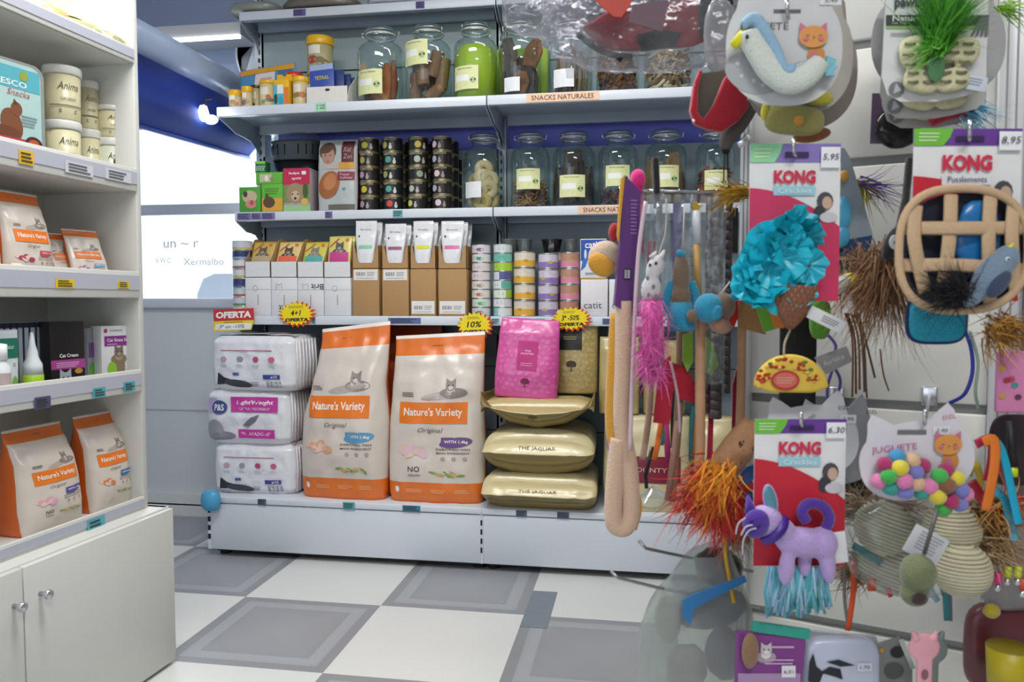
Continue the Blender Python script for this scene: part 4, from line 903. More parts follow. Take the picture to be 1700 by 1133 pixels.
m.oval(S, -a*.42, H*.685, a*.1, H*.012, M('#a8645c'), o+.001, n=8)
m.oval(S, -a*.35, H*.36, a*.52, H*.2, M('#a5653c'), o, rot=-.4, rings=3); m.oval(S, -a*.3, H*.4, a*.3, H*.12, M('#bd7c4e'), o+.0006, rot=-.4, rings=2)
m.rect(S, a*.25, H*.66, a*.85, H*.97, M('#5a1c2a'), o, 5, 5); m.text(S, 'Kid\nZen', a*.55, H*.8, a*.42, H*.16, M('#c9a3a3'), o+.001, shear=.2)
m.rect(S, a*.12, H*.58, a*.88, H*.67, M('#d9a03a'), o+.0004, 5, 2); m.rect(S, a*.08, H*.42, a*.9, H*.54, M('#8a2140'), o, 5, 2); m.text(S, 'Puppy\nGalletas', a*.5, H*.48, a*.6, H*.08, M('#e6c7cd'), o+.001)
m.rect(S, -a*.4, H*.02, a*.9, H*.09, M('#6b655e'), o, 6, 2); m.oval(S, a*.4, H*.3, a*.1, H*.02, M('#5e9ea0'), o, n=8); m.build('printed_front', t)
# black tins
DC = [[('#a4a32a', -.05), ('#a9a558', -.4), ('#b995b3', -.5), ('#c9bd2a', -.2), ('#b49aac', -.5)],
      [('#a9a05a', -.5), ('#5aa492', -.15), ('#a7a55c', -.5), ('#5aa492', -.1), ('#d84a40', -.0)],
      [('#c2a73c', .3), ('#b8c0b0', .2), ('#98a489', .5), ('#b9c2b4', -.4), ('#d8d458', -.55)],
      [('#d8bfc4', -.6), ('#b4bcc8', -.6), ('#e2c8c6', -.3), ('#b6bccc', -.6), ('#ddc6cc', -.1)]]
cn_ = ['leftmost black column', 'second black column', 'third black column', 'rightmost black column']
dn = {'#a4': 'olive', '#a9': 'khaki', '#b9': 'pale', '#c9': 'yellow', '#b4': 'pale', '#5a': 'teal', '#a7': 'khaki', '#d8': 'bright', '#c2': 'gold', '#b8': 'grey', '#98': 'grey', '#e2': 'pink', '#b6': 'grey', '#dd': 'pink'}
for c_, (pa, pb) in enumerate(((593, 626), (632, 665), (674, 707), (714, 747))):
    x, Y, Z, wd, K = G(pa, pb, 's2', .03); hh = 24.2*K
    for k in range(5):
        dcol, ox = DC[c_][k]
        tin('black food tin with %s dot, %s of the %s' % (dn[dcol[:3]], ordn(k, 5), cn_[c_]), 'food tin', (x+random.uniform(-.002, .002), Y+wd/2, Z+hh*(4-k)), wd/2, hh*.985, 'black', (['#211f1b', '#1d2224', '#232420', '#241f20'][c_], dcol, ox, ['#a39a98', '#d4ccc8', '#b3aaa6', '#9a8a8a'][c_]), rz=-.05, seed=k, group='black tins in front stacks')
    for r_ in (1, 2):
        for k in range(5 if not (c_ == 3 and r_ == 2) else 4):
            tin('black food tin of the rear rows behind the four front columns', 'food tin', (x+.01, Y+wd/2+wd*1.04*r_, Z+hh*k), wd/2, hh*.985, 'black', ('#1c1b19', '#3a3a30', -.05, '#333'+'333'), group='black tins in rear rows', seed=k)
# jars of shelf 2
JR = [(763, 831, 's2', 'glass jar of pale ring chews beside the black tins'), (843, 909, 's2', 'glass jar one third full of brown shreds under the shelf joint'), (913, 985, 's2', 'glass jar packed with dark tripe sticks on the middle shelf'),
      (990, 1058, 's2', 'glass jar with a little dark red crumble and cream label'), (1068, 1140, 's2', 'glass jar with large brown hide pieces behind the wand rail'), (1154, 1220, 's2', 'glass jar half full of rusty chips behind the wands')]
def jarat(i, pa, pb, sh, label, H=131, back=.03, **k):
    x, Y, Z, wd, K = G(pa, pb, sh, back); R = wd/2; loc = (x, Y+R, Z)
    jar(label, loc, R, H*K, **k); return loc, R, H*K
loc, R, H = jarat(0, *JR[0], lab='', white=True, lw=.75, lz=.24, clasp=.6, lx=-.4)
# ring chews: individual
def ring(mb, r, q, mt):
    mb.tube([(r*cos(a*pi/8), 0, r*sin(a*pi/8)) for a in range(16)], q, mt, 8, closed=True)
BN = M('#d9c69a', .7, bump=.2, scale=60); BN2 = M('#c9b06a', .7, bump=.2, scale=60)
rr = random.Random(5)
for k, (dx, dy, dz, ry_, rz_, c_) in enumerate(((0, -.045, .035, .2, .1, BN2), (.04, -.02, .045, .3, .5, BN2), (-.045, -.01, .05, .1, -.4, BN), (-.02, -.045, .085, .6, -.2, BN), (.035, -.04, .09, -.2, .25, BN), (-.04, .0, .125, .3, -.6, BN2), (.0, -.03, .145, -.5, .1, BN), (.04, -.035, .13, .4, .3, BN), (.005, -.02, .18, .2, .1, BN))):
    m = MB(Tr(rx=rr.uniform(-.4, .4), rz=rz_)); ring(m, .027, .018, c_)
    tag(m.build('ring_chew', loc=(loc[0]+dx*.8, loc[1]+dy*.8, loc[2]+dz)), 'pale beige ring chew inside the glass jar beside the black tins', 'dog chew', 'ring chews in the jar')
def brn(*h): return [M(x, .75, bump=.3, scale=60) for x in h]
loc, R, H = jarat(1, *JR[1], lab='Nervio de pollo', lz=.36, lw=1.0)
heap('chew_shreds', 'heap of brown meat shreds in the jar under the shelf joint', 'dog treats', loc, R*1.02, H*.34, 260, brn('#8a5526', '#a3703a', '#6e3f1e', '#b98c4e'), .004, .06, 1)
heap('chew_stick', 'single reddish stick poking up from the brown shreds in the jar', 'dog treat', (loc[0]+.02, loc[1]-.02, loc[2]+H*.28), .006, .04, 3, brn('#7d2c1c'), .005, .07, 4, kind=None) if False else None
loc, R, H = jarat(2, *JR[2], lab='Tripa de ternera', lz=.26, lw=1.0, clasp=.9)
for k, (dx, dy, w_, h_) in enumerate(((0, -.035, .046, .70), (-.055, -.01, .034, .5), (.055, -.015, .034, .5), (.01, .03, .04, .6), (-.03, .04, .03, .55))):
    m = MB(); loft(m, [(0, w_*.9, .012, 0, 2.5), (H*h_*.5, w_, .015, 0, 2.2), (H*h_, w_*.8, .006, 0, 2)], M('#3b3029', .8, bump=.6, scale=40), amp=.008, seed=k, fr=40, nf=14, nb=6, nz=14)
    tag(m.build('tripe_stick', loc=(loc[0]+dx, loc[1]+dy, loc[2]+.012)), 'dark brown dried tripe piece inside the third jar of the middle shelf', 'dog chew', 'dark tripe pieces in a jar')
loc, R, H = jarat(3, *JR[3], lab='Nervio de cerdo', lz=.38, lw=1.0, clasp=.2)
heap('chew_crumble', 'low heap of dark red crumble in the mostly empty jar', 'dog treats', loc, R, H*.22, 220, brn('#5c241c', '#7d3a2a', '#482018'), .005, .03, 2)
loc, R, H = jarat(4, *JR[4], lab='Orejas', lz=.36, lw=1.0)
for k, (dx, dy, w_, h_, ry_) in enumerate(((.01, -.03, .055, .66, .12), (-.06, 0, .024, .62, -.05), (.05, .0, .03, .5, .05), (0, .03, .05, .5, -.1))):
    m = MB(Tr(ry=ry_)); loft(m, [(0, w_, .01, 0, 2.5), (H*h_*.6, w_*.9, .014, 0, 2.2), (H*h_, w_*.3, .004, 0, 2)], M('#8a6a48', .7, bump=.4, scale=30, var=.25), amp=.012, seed=k+4, fr=30, nf=14, nb=6, nz=14)
    tag(m.build('hide_chew', loc=(loc[0]+dx, loc[1]+dy, loc[2]+.012)), 'brown folded hide chew inside the jar behind the wand rail', 'dog chew', 'hide chews in a jar')
loc, R, H = jarat(5, *JR[5], lab='Carne troceada', lz=.3, lw=1.0)
heap('chew_chips', 'rusty brown meat chips filling half of the rightmost jar', 'dog treats', loc, R, H*.47, 220, brn('#8a4024', '#a3552e', '#6e2f1c'), .010, .03, 3)

# ------------------------------------------------------------------ shelf 1
YL = '#e8b416'
def tub(label, pa, pb, top, lidh, col, pr, back=.02, bot=None, lid=YL, z=0, name='fish_food_tub', bh=168):
    x, Y, Z, wd, K = G(pa, pb, 's1', back); H = (bh-top)*K; R = wd/2; t = thing(name, label, 'tub', (x, Y+R, Z+z))
    m = MB(); m.lathe([(R*.9, 0), (R*.93, .003), (R*.93, H-lidh*K)], M(col, .4), 26); S = cyl(R*.93)
    m.rect(S, -R*.6, H*.45, R*.35, H*.75-lidh*K*.2, M('#e6dfd2'), .0006, 8, 1); rr = random.Random(pa)
    for c_ in pr: m.oval(S, R*rr.uniform(-.5, .6), H*rr.uniform(.15, .4), R*rr.uniform(.25, .5), H*rr.uniform(.06, .14), M(c_), .0008+.0002*rr.random(), n=10)
    m.build('tub_body', t)
    m = MB(); m.lathe([(R*.98, H-lidh*K), (R, H-lidh*K*.9), (R, H-.003), (R*.97, H), (0, H)], plastic(lid, .3), 26)
    m.build('lid', t); return H
tub('small yellow lidded fish food tub at the left end of the upper shelf', 380, 402, 138, 9, '#d9c9a0', ['#c98a6a', '#b9905a'])
tub('narrow yellow lidded fish food tub second from the left', 403, 420, 133, 10, '#d6c69a', ['#7c5a8a', '#b9a05a'])
tub('yellow tub with brown lid partly behind the wide tub', 418, 436, 127, 5, '#c9bf8a', ['#4a5638'], back=.07, lid='#5a2a1c')
tub('wide fish food tub with dark brown top ring', 430, 458, 124, 6, '#d9cb9c', ['#8a9a7a', '#c94f38', '#5f6c50'], lid='#e0ab1c')
tub('yellow lidded tub with turtle print beside the white bin', 485, 511, 120, 9, '#d8c596', ['#7d8a5a', '#c07a4a', '#a86a40'])
x, Y, Z, wd, K = G(459, 484, 's1', .015)
cbox('fish_food_box', 'upright yellow and teal fish food box with hanging tab', 'box', (x, Y, Z), wd, .04, 42*K, M(YL, .4), fn=lambda m, S, w_, h_: (m.rect(S, -w_*.5, 0, w_*.18, h_*.8, M('#57b0c6'), .0006), m.rect(S, w_*.2, h_*.05, w_*.5, h_*.7, M('#e27a3c'), .0006), m.rect(S, -w_*.25, h_*.45, w_*.15, h_*.8, M('#e9e2da'), .001), m.oval(S, -w_*.35, h_*.25, w_*.12, h_*.2, M('#38443c'), .001), m.oval(S, 0, h_*.18, w_*.16, h_*.16, M('#2aa3b8'), .0012)))
m = MB(); m.prism([(-wd/2, 0), (wd/2, 0), (wd/2, 12*K), (wd*.15, 12*K), (wd*.1, 9*K), (-wd*.1, 9*K), (-wd*.15, 12*K), (-wd/2, 12*K)], 0, .002, plastic(YL)); o = m.build('hanging_tab', bpy.data.objects['fish_food_box'], loc=(0, .036, 42*K))
H = tub('dark yellow-lidded tub supporting the upper tub behind the blue packets', 508, 548, 98, 8, '#cbbf92', ['#5f6c50', '#8a6a40'], back=.14)
tub('big yellow lidded turtle food tub standing highest on the upper shelf', 506, 549, 42, 14, '#b9b182', ['#5f6c50', '#b04a3a', '#8a6a40'], back=.14, z=H, bh=98)
x, Y, Z, wd, K = G(406, 500, 's1', .12)
t = thing('pond_food_pouch', 'large flat blue and orange fish food pouch behind the tubs', 'pouch', (x, Y, Z), 0, rot=(radians(-8), radians(-6), 0)); H = 78*K; a = wd/2
m = MB(); S = loft(m, [(0, a, .02, 0, 3), (H*.4, a, .03, 0, 3), (H*.9, a, .01, 0, 2.5), (H, a*.98, .002, 0, 2)], foil('#4f8fb8', .3, .4), amp=.004, seed=4, fr=20, nz=20); m.build('pouch_body', t)
m = MB(); m.rect(S, -a*.95, H*.86, a*.95, H*.985, M('#d99a2c'), .002, 10, 2); m.rect(S, -a*.4, H*.45, a*.3, H*.85, M('#dcd3d2'), .002, 6, 4); m.rect(S, -a*.4, H*.3, a*.3, H*.5, M('#b93a4e'), .0024, 6, 3); m.text(S, 'TETRA POND', -a*.0, H*.7, a*.4, H*.06, M('#c04a50'), .003); m.rect(S, a*.4, H*.6, a*.9, H*.85, M('#3f6f98'), .002, 4, 3); m.build('printed_front', t)
x, Y, Z, wd, K = G(474, 501, 's1', .06); t = thing('red_lidded_tub', 'dark bottle with a bright red cap behind the yellow tubs', 'bottle', (x, Y+wd/2, Z))
m = MB(); m.lathe([(wd*.45, 0), (wd*.45, 45*K)], plastic('#2b3240'), 24); m.build('bottle', t); m = MB(); m.lathe([(wd*.5, 45*K), (wd*.5, 58*K), (wd*.42, 60*K), (0, 60*K)], plastic('#d2281e', .25), 24); m.build('cap', t)
# white bin with packets
x, Y, Z, wd, K = G(512, 580, 's1', .02); t = thing('storage_bin', 'white open-front plastic bin holding blue packets', 'bin', (x, Y, Z)); PW = plastic('#dfdcd4', .4)
m = MB(); a = wd/2; h1 = 28*K; D = .2
m.box(-a, a*.35, 0, .003, 0, h1, PW); m.box(-a, a, 0, D, 0, .003, PW)
for xx, q in ((-a, 0), (a, 1)):
    m2 = MB(Tr(rz=pi/2)); x_ = xx*.98
    m2.prism([(0, 0), (D, 0), (D, 58*K), (.12, 56*K), (.0 if not q else .03, h1)], -x_-.0015, -x_+.0015, PW); m.add(m2.V, m2.F, PW, False)
m.box(a*.35, a, .0, .003, 0, h1, PW); m.box(-a, a, D-.003, D, 0, 58*K, PW); m.oval(flat(0), a*.05, h1*.8, .012, .006, M('#26262a'), .0006, n=6); m.build('bin_body', t)
for k, (dx, dy, hx) in enumerate(((-.02, .03, 74), (.012, .065, 66), (.03, .10, 62), (.04, .14, 60))):
    p = cbox('blister_packet', ['blue packet with yellow lettering standing in front in the white bin', 'second dark blue packet in the white bin', 'third dark blue packet in the white bin', 'rearmost dark blue packet in the white bin'][k], 'packet', (x+dx-.01, Y+dy, Z+.004), .11, .012, hx*K-.01, M(['#3a56a8', '#2a3f7c', '#26386c', '#2a3f7c'][k], .35), rot=(radians(-6), radians(-4), 0),
         fn=(lambda m, S, w_, h_: (m.text(S, 'TETRAL', 0, h_*.66, w_*.6, h_*.09, M('#c9b83a'), .001, bold=.03), m.rect(S, w_*.1, h_*.3, w_*.35, h_*.45, M('#d0507a'), .001), m.rect(S, -w_*.48, h_*.85, w_*.48, h_*.99, M('#9fb0cc'), .0008), m.oval(S, -w_*.1, h_*.2, w_*.25, h_*.14, M('#5f7cc4'), .0008))) if k == 0 else None)
J1 = [(585, 661, 's1', 'glass jar of tan head skin strips at the left of the upper jar row', dict(lab='Piel de Cabeza', lz=.26, lx=-.25, clasp=.0)),
      (665, 742, 's1', 'glass jar of ribbed trachea pieces with label high up', dict(lab='Traquea de ternera', lz=.60, lx=-.4, clasp=-.5)),
      (746, 820, 's1', 'glass jar filled with a lime green bag', dict(lab='Pulmon de cordero', lz=.26, lx=-.3, clasp=.9)),
      (822, 894, 's1', 'glass jar of dark ears with blank white sticker', dict(lab='', white=True, lw=.62, lz=.15, lx=-.25)),
      (903, 980, 's1', 'glass jar of upright brown sticks partly behind hanging film', dict(lab='', white=True, lw=.75, lz=.2, lx=-.2)),
      (986, 1058, 's1', 'glass jar of amber brown pieces under the red harness', dict(lab=None)),
      (1066, 1150, 's1', 'glass jar of cream coloured feet at the right of the upper row', dict(lab=None))]
JL = []
for i, (pa, pb, sh, lab, kw) in enumerate(J1): JL.append(jarat(i, pa, pb, sh, lab, H=133, back=.03, **kw))
def hideset(j, specs, colr, name, label, grp, amp=.01, fr=30, bump=.4):
    loc, R, H = j
    for k, (dx, dy, dz, w_, h_, ry_) in enumerate(specs):
        m = MB(Tr(ry=ry_)); loft(m, [(0, w_*.8, .008, 0, 2.5), (H*h_*.6, w_, .012, 0, 2.2), (H*h_, w_*.5, .004, 0, 2)], M(colr[k % len(colr)], .7, bump=bump, scale=30, var=.2), amp=amp, seed=k+11, fr=fr, nf=12, nb=6, nz=12)
        tag(m.build(name, loc=(loc[0]+dx, loc[1]+dy, loc[2]+.012+dz)), label, 'dog chew', grp)
hideset(JL[0], [(.035, -.05, .0, .024, .48, .05), (.062, -.03, .01, .018, .5, .03), (-.02, -.02, .08, .04, .2, .6), (-.065, -.02, .06, .02, .36, -.1), (.01, .03, 0, .05, .5, .1), (-.03, -.04, 0, .045, .22, .2), (.0, -.06, 0, .045, .14, .6), (-.04, .02, 0, .04, .42, 0)], ['#a5602c', '#8a4a22', '#b07a44', '#c49a5c'], 'skin_strip', 'tan dried skin strip in the leftmost jar of the upper row', 'skin strips in a jar')
loc, R, H = JL[1]
for k, (dx, dy, dz, ry_, l) in enumerate(((.02, -.03, .1, .3, .11), (-.01, -.05, .06, -.1, .11), (.055, -.01, .05, .15, .13), (-.055, -.02, .0, .05, .12), (.01, -.055, .0, .9, .08), (.0, .04, .02, .1, .16), (-.05, .02, .06, 0, .12))):
    m = MB(Tr(ry=ry_)); pr = []
    for q in range(25): z = l*q/24; pr.append((.026+.003*(q % 2), z))
    m.lathe(pr, M('#8a6648', .75, bump=.3, scale=50, var=.2), 16)
    tag(m.build('trachea_chew', loc=(loc[0]+dx, loc[1]+dy, loc[2]+dz+.014)), 'ribbed brown trachea chew in the second jar of the upper row', 'dog chew', 'trachea chews in a jar')
loc, R, H = JL[2]
m = MB(); LG = M('#a9c21e', .45, 'film_bag', bump=.4, scale=20)
m.lathe([(R*.5, 0), (R*.9, .01), (R*.92, H*.3), (R*.9, H*.58), (R*.7, H*.68), (R*.3, H*.7), (0, H*.7)], LG, 30); m.V = [v+Vector((1, 1, .3))*.006*noise.noise(v*30)*(1 if v.z > .01 else 0) for v in m.V]
for v in m.V:
    hr = hypot(v.x, v.y)
    if hr > R*.95: v.x *= R*.95/hr; v.y *= R*.95/hr
tag(m.build('lime_bag', loc=(loc[0], loc[1], loc[2]+.006)), 'lime green bag filling the third jar of the upper row', 'bag')
hideset(JL[3], [(-.042, -.035, .09, .04, .46, -.04), (.042, -.03, .12, .038, .36, .3), (-.035, -.045, .0, .045, .38, .05), (.045, -.045, 0, .045, .36, -.1), (.0, .02, 0, .06, .55, .1), (0, -.065, 0, .04, .3, .2)], ['#4f3c34', '#7a5030', '#3d302b', '#33292a'], 'ear_chew', 'dark dried ear in the jar with the blank white sticker', 'ears in a jar')
loc, R, H = JL[4]
for k in range(16):
    a = k*2.399; q = R*.75*sqrt((k+.5)/16); m = MB(Tr(ry=rr.uniform(-.08, .08)))
    m.tube([(0, 0, 0), (.003, 0, H*.25), (0, 0, H*rr.uniform(.45, .6))], .008, brn('#6e5338', '#8a6a48', '#a98858')[k % 3], 8)
    tag(m.build('chew_stick', loc=(loc[0]+q*cos(a), loc[1]+q*sin(a), loc[2]+.008)), 'thin brown chew stick standing in the fifth jar of the upper row', 'dog chew', 'upright chew sticks in a jar')
loc, R, H = JL[5]; heap('amber_chews', 'amber brown meat pieces in the jar under the red harness', 'dog treats', loc, R, H*.46, 240, brn('#7a4a24', '#8f5e2e', '#5c361c'), .012, .07, 8)
loc, R, H = JL[6]; heap('cream_chews', 'tangle of cream coloured dried feet in the rightmost upper jar', 'dog treats', loc, R, H*.52, 240, brn('#c4ab84', '#b3946a', '#d3bf9c', '#8a6a48'), .008, .09, 9)
# lime panel behind the jars
x, Y, Z, wd, K = G(808, 905, 's1', .26)
cbox('lime_box', 'lime green box standing behind the fourth and fifth jar', 'box', (x, Y, Z), wd*1.1, .06, 100*K, M('#a3c020', .5))
# ------------------------------------------------------------------ top shelf: a few bags
for k, (pa, pb, c, lab) in enumerate(((372, 455, '#8f938a', 'grey pouch lying at the left end of the top shelf'), (458, 590, '#6f665c', 'brown and silver bag lying on the top shelf'), (600, 700, '#c9cfd4', 'pale plastic bag lying on the top shelf above the jars'), (705, 815, '#5f6b72', 'slate bag lying at the joint of the top shelves'), (835, 930, '#b9bfc4', 'pale bag lying on the right top shelf'))):
    x, Y, Z, wd, K = G(pa, pb, 's0', .0, 5); t = thing('pet_food_pouch', lab, 'pouch', (x, Y+.12, Z))
    m = MB(); m.ell((0, 0, .03), (wd/2, .12, .03), foil(c, .3, .5), disp=lambda d: .08*noise.noise(d*4+Vector((k, 0, 0))), n=24, k=12, e=.6); m.build('pouch_body', t)
# ------------------------------------------------------------------ products in the left cabinet
def CI(px, py, dy):      # local point, px scale there
    p = CP(px, py, dy); return p, fdepth(CM @ p)/FPX
def cplace(name, label, cat, lx, ly, lz, drz=0, group=None, tilt=0):
    return thing(name, label, cat, CM @ Vector((lx, ly, lz)), 0, group, rot=(tilt, 0, crz+drz))
def sz(i): return CSH[i][0]+.022
# pale tubs
TB = '#c9c3a0'
for k, (pa, pb, top, bot, dy, low, lab) in enumerate((
        (78, 133, 200, 262, .09, None, 'pale cream lidded tub under the tallest tub'), (74, 133, 110, 200, .09, 0, 'tallest cream lidded tub standing on another tub'),
        (131, 166, 213, 266, .13, None, 'small cream lidded tub between the wide tubs, lower one'), (130, 163, 132, 213, .13, 2, 'slim cream lidded tub between the wide tubs, upper one'),
        (162, 206, 228, 274, .10, None, 'clear based tub with a printed square near the cabinet side'), (160, 209, 175, 230, .10, 4, 'wide short cream tub on the tub near the cabinet side'))):
    p, K = CI((pa+pb)/2, (top+bot)/2, rec+dy); R = (pb-pa)/2*K
    z0 = sz(1) if low is None else zprev; zt_ = CP((pa+pb)/2, top+4, rec+dy).z; H = zt_-z0; zprev = zt_+.001
    t = cplace('dental_powder_tub', lab, 'tub', p.x, rec+dy, z0, -.6)
    m = MB(); m.lathe([(R*.86, 0), (R*.88, .003), (R*.93, H*.85)], M('#c2c7b4' if k == 4 else TB, .35), 28); S = cyl(R*.93)
    for j, (t_, v, w_) in enumerate((('Anima', .62, 1.1), ('SUPPLEMENT', .38, .8))): m.text(S, t_, R*.1, H*v, R*w_, H*(.13 if j == 0 else .05), M('#5a5840'), .001, shear=.3 if j == 0 else 0)
    m.rect(S, -R*.9, H*.25, R*.9, H*.27, M('#6b6a4c'), .0008, 10, 1); m.lines(S, R*.1, H*.16, R, H*.08, 2, M('#6b6a4c'), .0008)
    if k == 4: m.rect(S, -R*.1, H*.3, R*.3, H*.55, M('#4c4a3c'), .0012, 3, 1)
    m.build('tub_body', t); m = MB(); m.lathe([(R*.97, H*.84), (R, H*.86), (R, H*.97), (R*.96, H), (R*.9, H*.985), (0, H*.985)], M('#d3d4cf', .25), 28); m.build('lid', t)
# dog picture pack
p0, K = CI(72, 160, rec+.03); p1, _ = CI(0, 160, rec+.03); z1 = CP(30, 100, rec+.03).z; H = z1-sz(1); wdt = .22
t = cplace('food_tray_pack', 'teal and white pack with a sitting dog picture at the left edge', 'food pack', p0.x-wdt/2, rec+.04, sz(1), -.12)
def roundrect(w_, h_, r_, n=5):
    o = []
    for cx, cz, a in ((w_/2-r_, h_-r_, 0), (-w_/2+r_, h_-r_, 90), (-w_/2+r_, r_, 180), (w_/2-r_, r_, 270)): o += arc(cx, cz, r_, a, a+90, n)
    return o
m = MB(); m.prism(roundrect(wdt, H, .03), 0, .04, plastic('#8d948f', .35)); m.build('tray', t)
m = MB(); S = flat(-.0); q = roundrect(wdt*.9, H*.94, .025); m.poly(S, [(u, v+H*.03) for u, v in q], M('#a9c9c6', .45), .001)
w2, h2 = wdt*.44, H
m.rect(S, -w2, h2*.72, w2, h2*.93, M('#56a9b8'), .0016); m.rect(S, -w2, h2*.06, w2, h2*.2, M('#cfd3cf'), .0016)
m.oval(S, wdt*.24, h2*.86, .012, .012, M('#8f9c3a'), .0022); m.text(S, 'FRESCO', wdt*.05, h2*.77, wdt*.45, h2*.06, M('#d8e8e8'), .0022, bold=.02); m.text(S, 'Snacks', wdt*.17, h2*.68, wdt*.28, h2*.06, M('#b5525c'), .0022, shear=.3)
m.oval(S, wdt*.08, h2*.36, wdt*.13, h2*.16, M('#7a4b30'), .002, rot=.3); m.oval(S, wdt*.14, h2*.52, wdt*.07, h2*.07, M('#7a4b30'), .0024); m.poly(S, [(wdt*.1, h2*.56), (wdt*.11, h2*.62), (wdt*.16, h2*.57)], M('#5c3824'), .0028); m.oval(S, -wdt*.02, h2*.28, wdt*.2, h2*.06, M('#6a4029'), .0022)
m.rect(S, -w2, h2*.17, wdt*.4, h2*.235, M('#b03a4a'), .0026); m.oval(S, wdt*.34, h2*.2, wdt*.11, h2*.08, M('#4a2a22'), .003); m.oval(S, wdt*.34, h2*.2, wdt*.07, h2*.05, M('#b9552e'), .0034)
m.lines(S, wdt*.3, h2*.42, wdt*.2, h2*.12, 4, M('#7d8f94'), .0022); m.build('printed_front', t)
# shelf C : bags
def cbag(pa, pb, top, i, lab, seed, dep_, dy, drz=0, tilt=0, mini=False, meat='#b84a6c', name='cat_food_bag', kx=1.0, **kw):
    p0, K = CI(pb, 400, rec+dy); p1, _ = CI(pa, 400, rec+dy); wdt = (p0.x-p1.x)*kx
    t = cplace(name, lab, 'pet food bag', (p0.x+p1.x)/2, rec+dy+dep_/2, sz(i), drz, tilt=tilt)
    H = CP((pa+pb)/2, top, rec+dy).z-sz(i)
    nvbag(t, wdt, H, dep_, seed=seed, meat=meat, **kw); return t
cbag(15, 99, 318, 2, 'orange topped dog food bag with pink cube pictures on the middle shelf', 3, .09, .03, meat='#a83a5c', brush='#c04a5c', bottom=False, nograin=False, kx=.92)
cbag(-70, 14, 305, 2, 'orange topped bag cut off by the left picture edge', 4, .09, .04, bottom=False, nograin=False, kx=.92)
for k, (pa, pb, top, lab, dy, dr) in enumerate(((136, 196, 382, 'small tilted orange topped pouch at the right in the open tray', .05, -.25), (104, 142, 388, 'small tilted orange topped pouch at the left in the open tray', .09, -.3))):
    p, K = CI((pa+pb)/2, 420, rec+dy); t = cplace('treat_pouch', lab, 'pouch', p.x-.01, rec+dy+.02, sz(2)+.004, dr, tilt=radians(-16))
    nvbag(t, (pb-pa)*K*1.1, (CP((pa+pb)/2, top, rec+dy).z-sz(2))*1.03, .035, seed=8+k, detail=1, bottom=False, nograin=False, meat='#8a6aa8')
p, K = CI(160, 440, rec+.03); t = cplace('cardboard_tray', 'torn low cardboard tray holding the two small pouches', 'tray', p.x, rec+.02, sz(2))
m = MB(); m.box(-.09, .13, 0, .2, 0, .003, CARD); m.prism([(-.09, 0), (.13, 0), (.13, .045), (.10, .05), (.07, .02), (-.02, .018), (-.06, .05), (-.09, .055)], -.002, 0, CARD); m.box(-.092, -.09, 0, .2, 0, .05, CARD); m.box(.13, .132, 0, .2, 0, .05, CARD); m.build('tray_body', t)
p, K = CI(26, 435, rec+.02); t = cplace('price_holder', 'small cream wedge standing in front of the orange topped bags', 'holder', p.x, rec+.012, sz(2))
m = MB(); m.box(-.015, .015, 0, .012, 0, .06, M('#dcc9ae', .6), .004); m.build('wedge', t)
# shelf D : cosmetics
for k in range(9):
    px = -6+k*10.5; p, K = CI(px, 590, rec+.10)
    cb = cplace('flea_treatment_box', 'slim white box with navy edges in the row of slim boxes', 'box', p.x, rec+.10, sz(3), -.25, 'slim navy edged boxes')
    H = CP(40, 536, rec+.10).z-sz(3)
    m = MB(); m.box(-.008, .008, 0, .1, 0, H, M('#c3ced8', .4), .001); m.build('carton_body', cb)
    m = MB(); m.rect(flat(0), .003, 0, .0082, H, M('#26284a'), .0008); m.rect(flat(0), -.008, H*.93, .008, H, M('#26284a'), .0008); m.build('printed_edge', cb)
def cb2(name, lab, pa, pb, top, dy, body, fn, drz=-.15, dp=.04, i=3, cat='box', kx=1.0):
    p0, K = CI(pb, 590, rec+dy); p1, _ = CI(pa, 590, rec+dy); wdt = (p0.x-p1.x)*kx; H = CP((pa+pb)/2, top, rec+dy).z-sz(i)
    t = cplace(name, lab, cat, (p0.x+p1.x)/2, rec+dy, sz(i), drz)
    m = MB(); m.box(-wdt/2, wdt/2, 0, dp, 0, H, body, .001); m.build('carton_body', t); m = MB(); fn(m, flat(0), wdt, H); m.build('printed_front', t)
def blk(m, S, w_, h_):
    m.text(S, 'Cat Cream', w_*.02, h_*.52, w_*.55, h_*.05, M('#e9e4e4'), .001, bold=.02); m.rect(S, -w_*.5, h_*.33, w_*.5, h_*.46, M('#a8418f'), .0008); m.lines(S, 0, h_*.39, w_*.7, h_*.08, 3, M('#d9a8cc'), .0012)
    catface(m, S, -w_*.1, h_*.2, w_*.17, M('#a5a8b4'), M('#8a8c98'), M('#d5d7de')); m.oval(S, w_*.3, h_*.29, w_*.12, h_*.04, M('#b98a3a'), .001)
cb2('cream_box', 'black Cat Cream box with a purple band on the fourth shelf', 88, 137, 534, .04, M('#1d1a1c', .4), blk)
def purp(m, S, w_, h_): m.rect(S, -w_*.45, h_*.5, w_*.45, h_*.75, M('#6a3f80'), .001); m.rect(S, -w_*.4, h_*.1, 0, h_*.4, M('#5b9a3a'), .001)
cb2('cat_grass_box', 'grey and purple box half turned beside the black box', 140, 172, 545, .09, M('#8d8f99', .4), purp, .3)
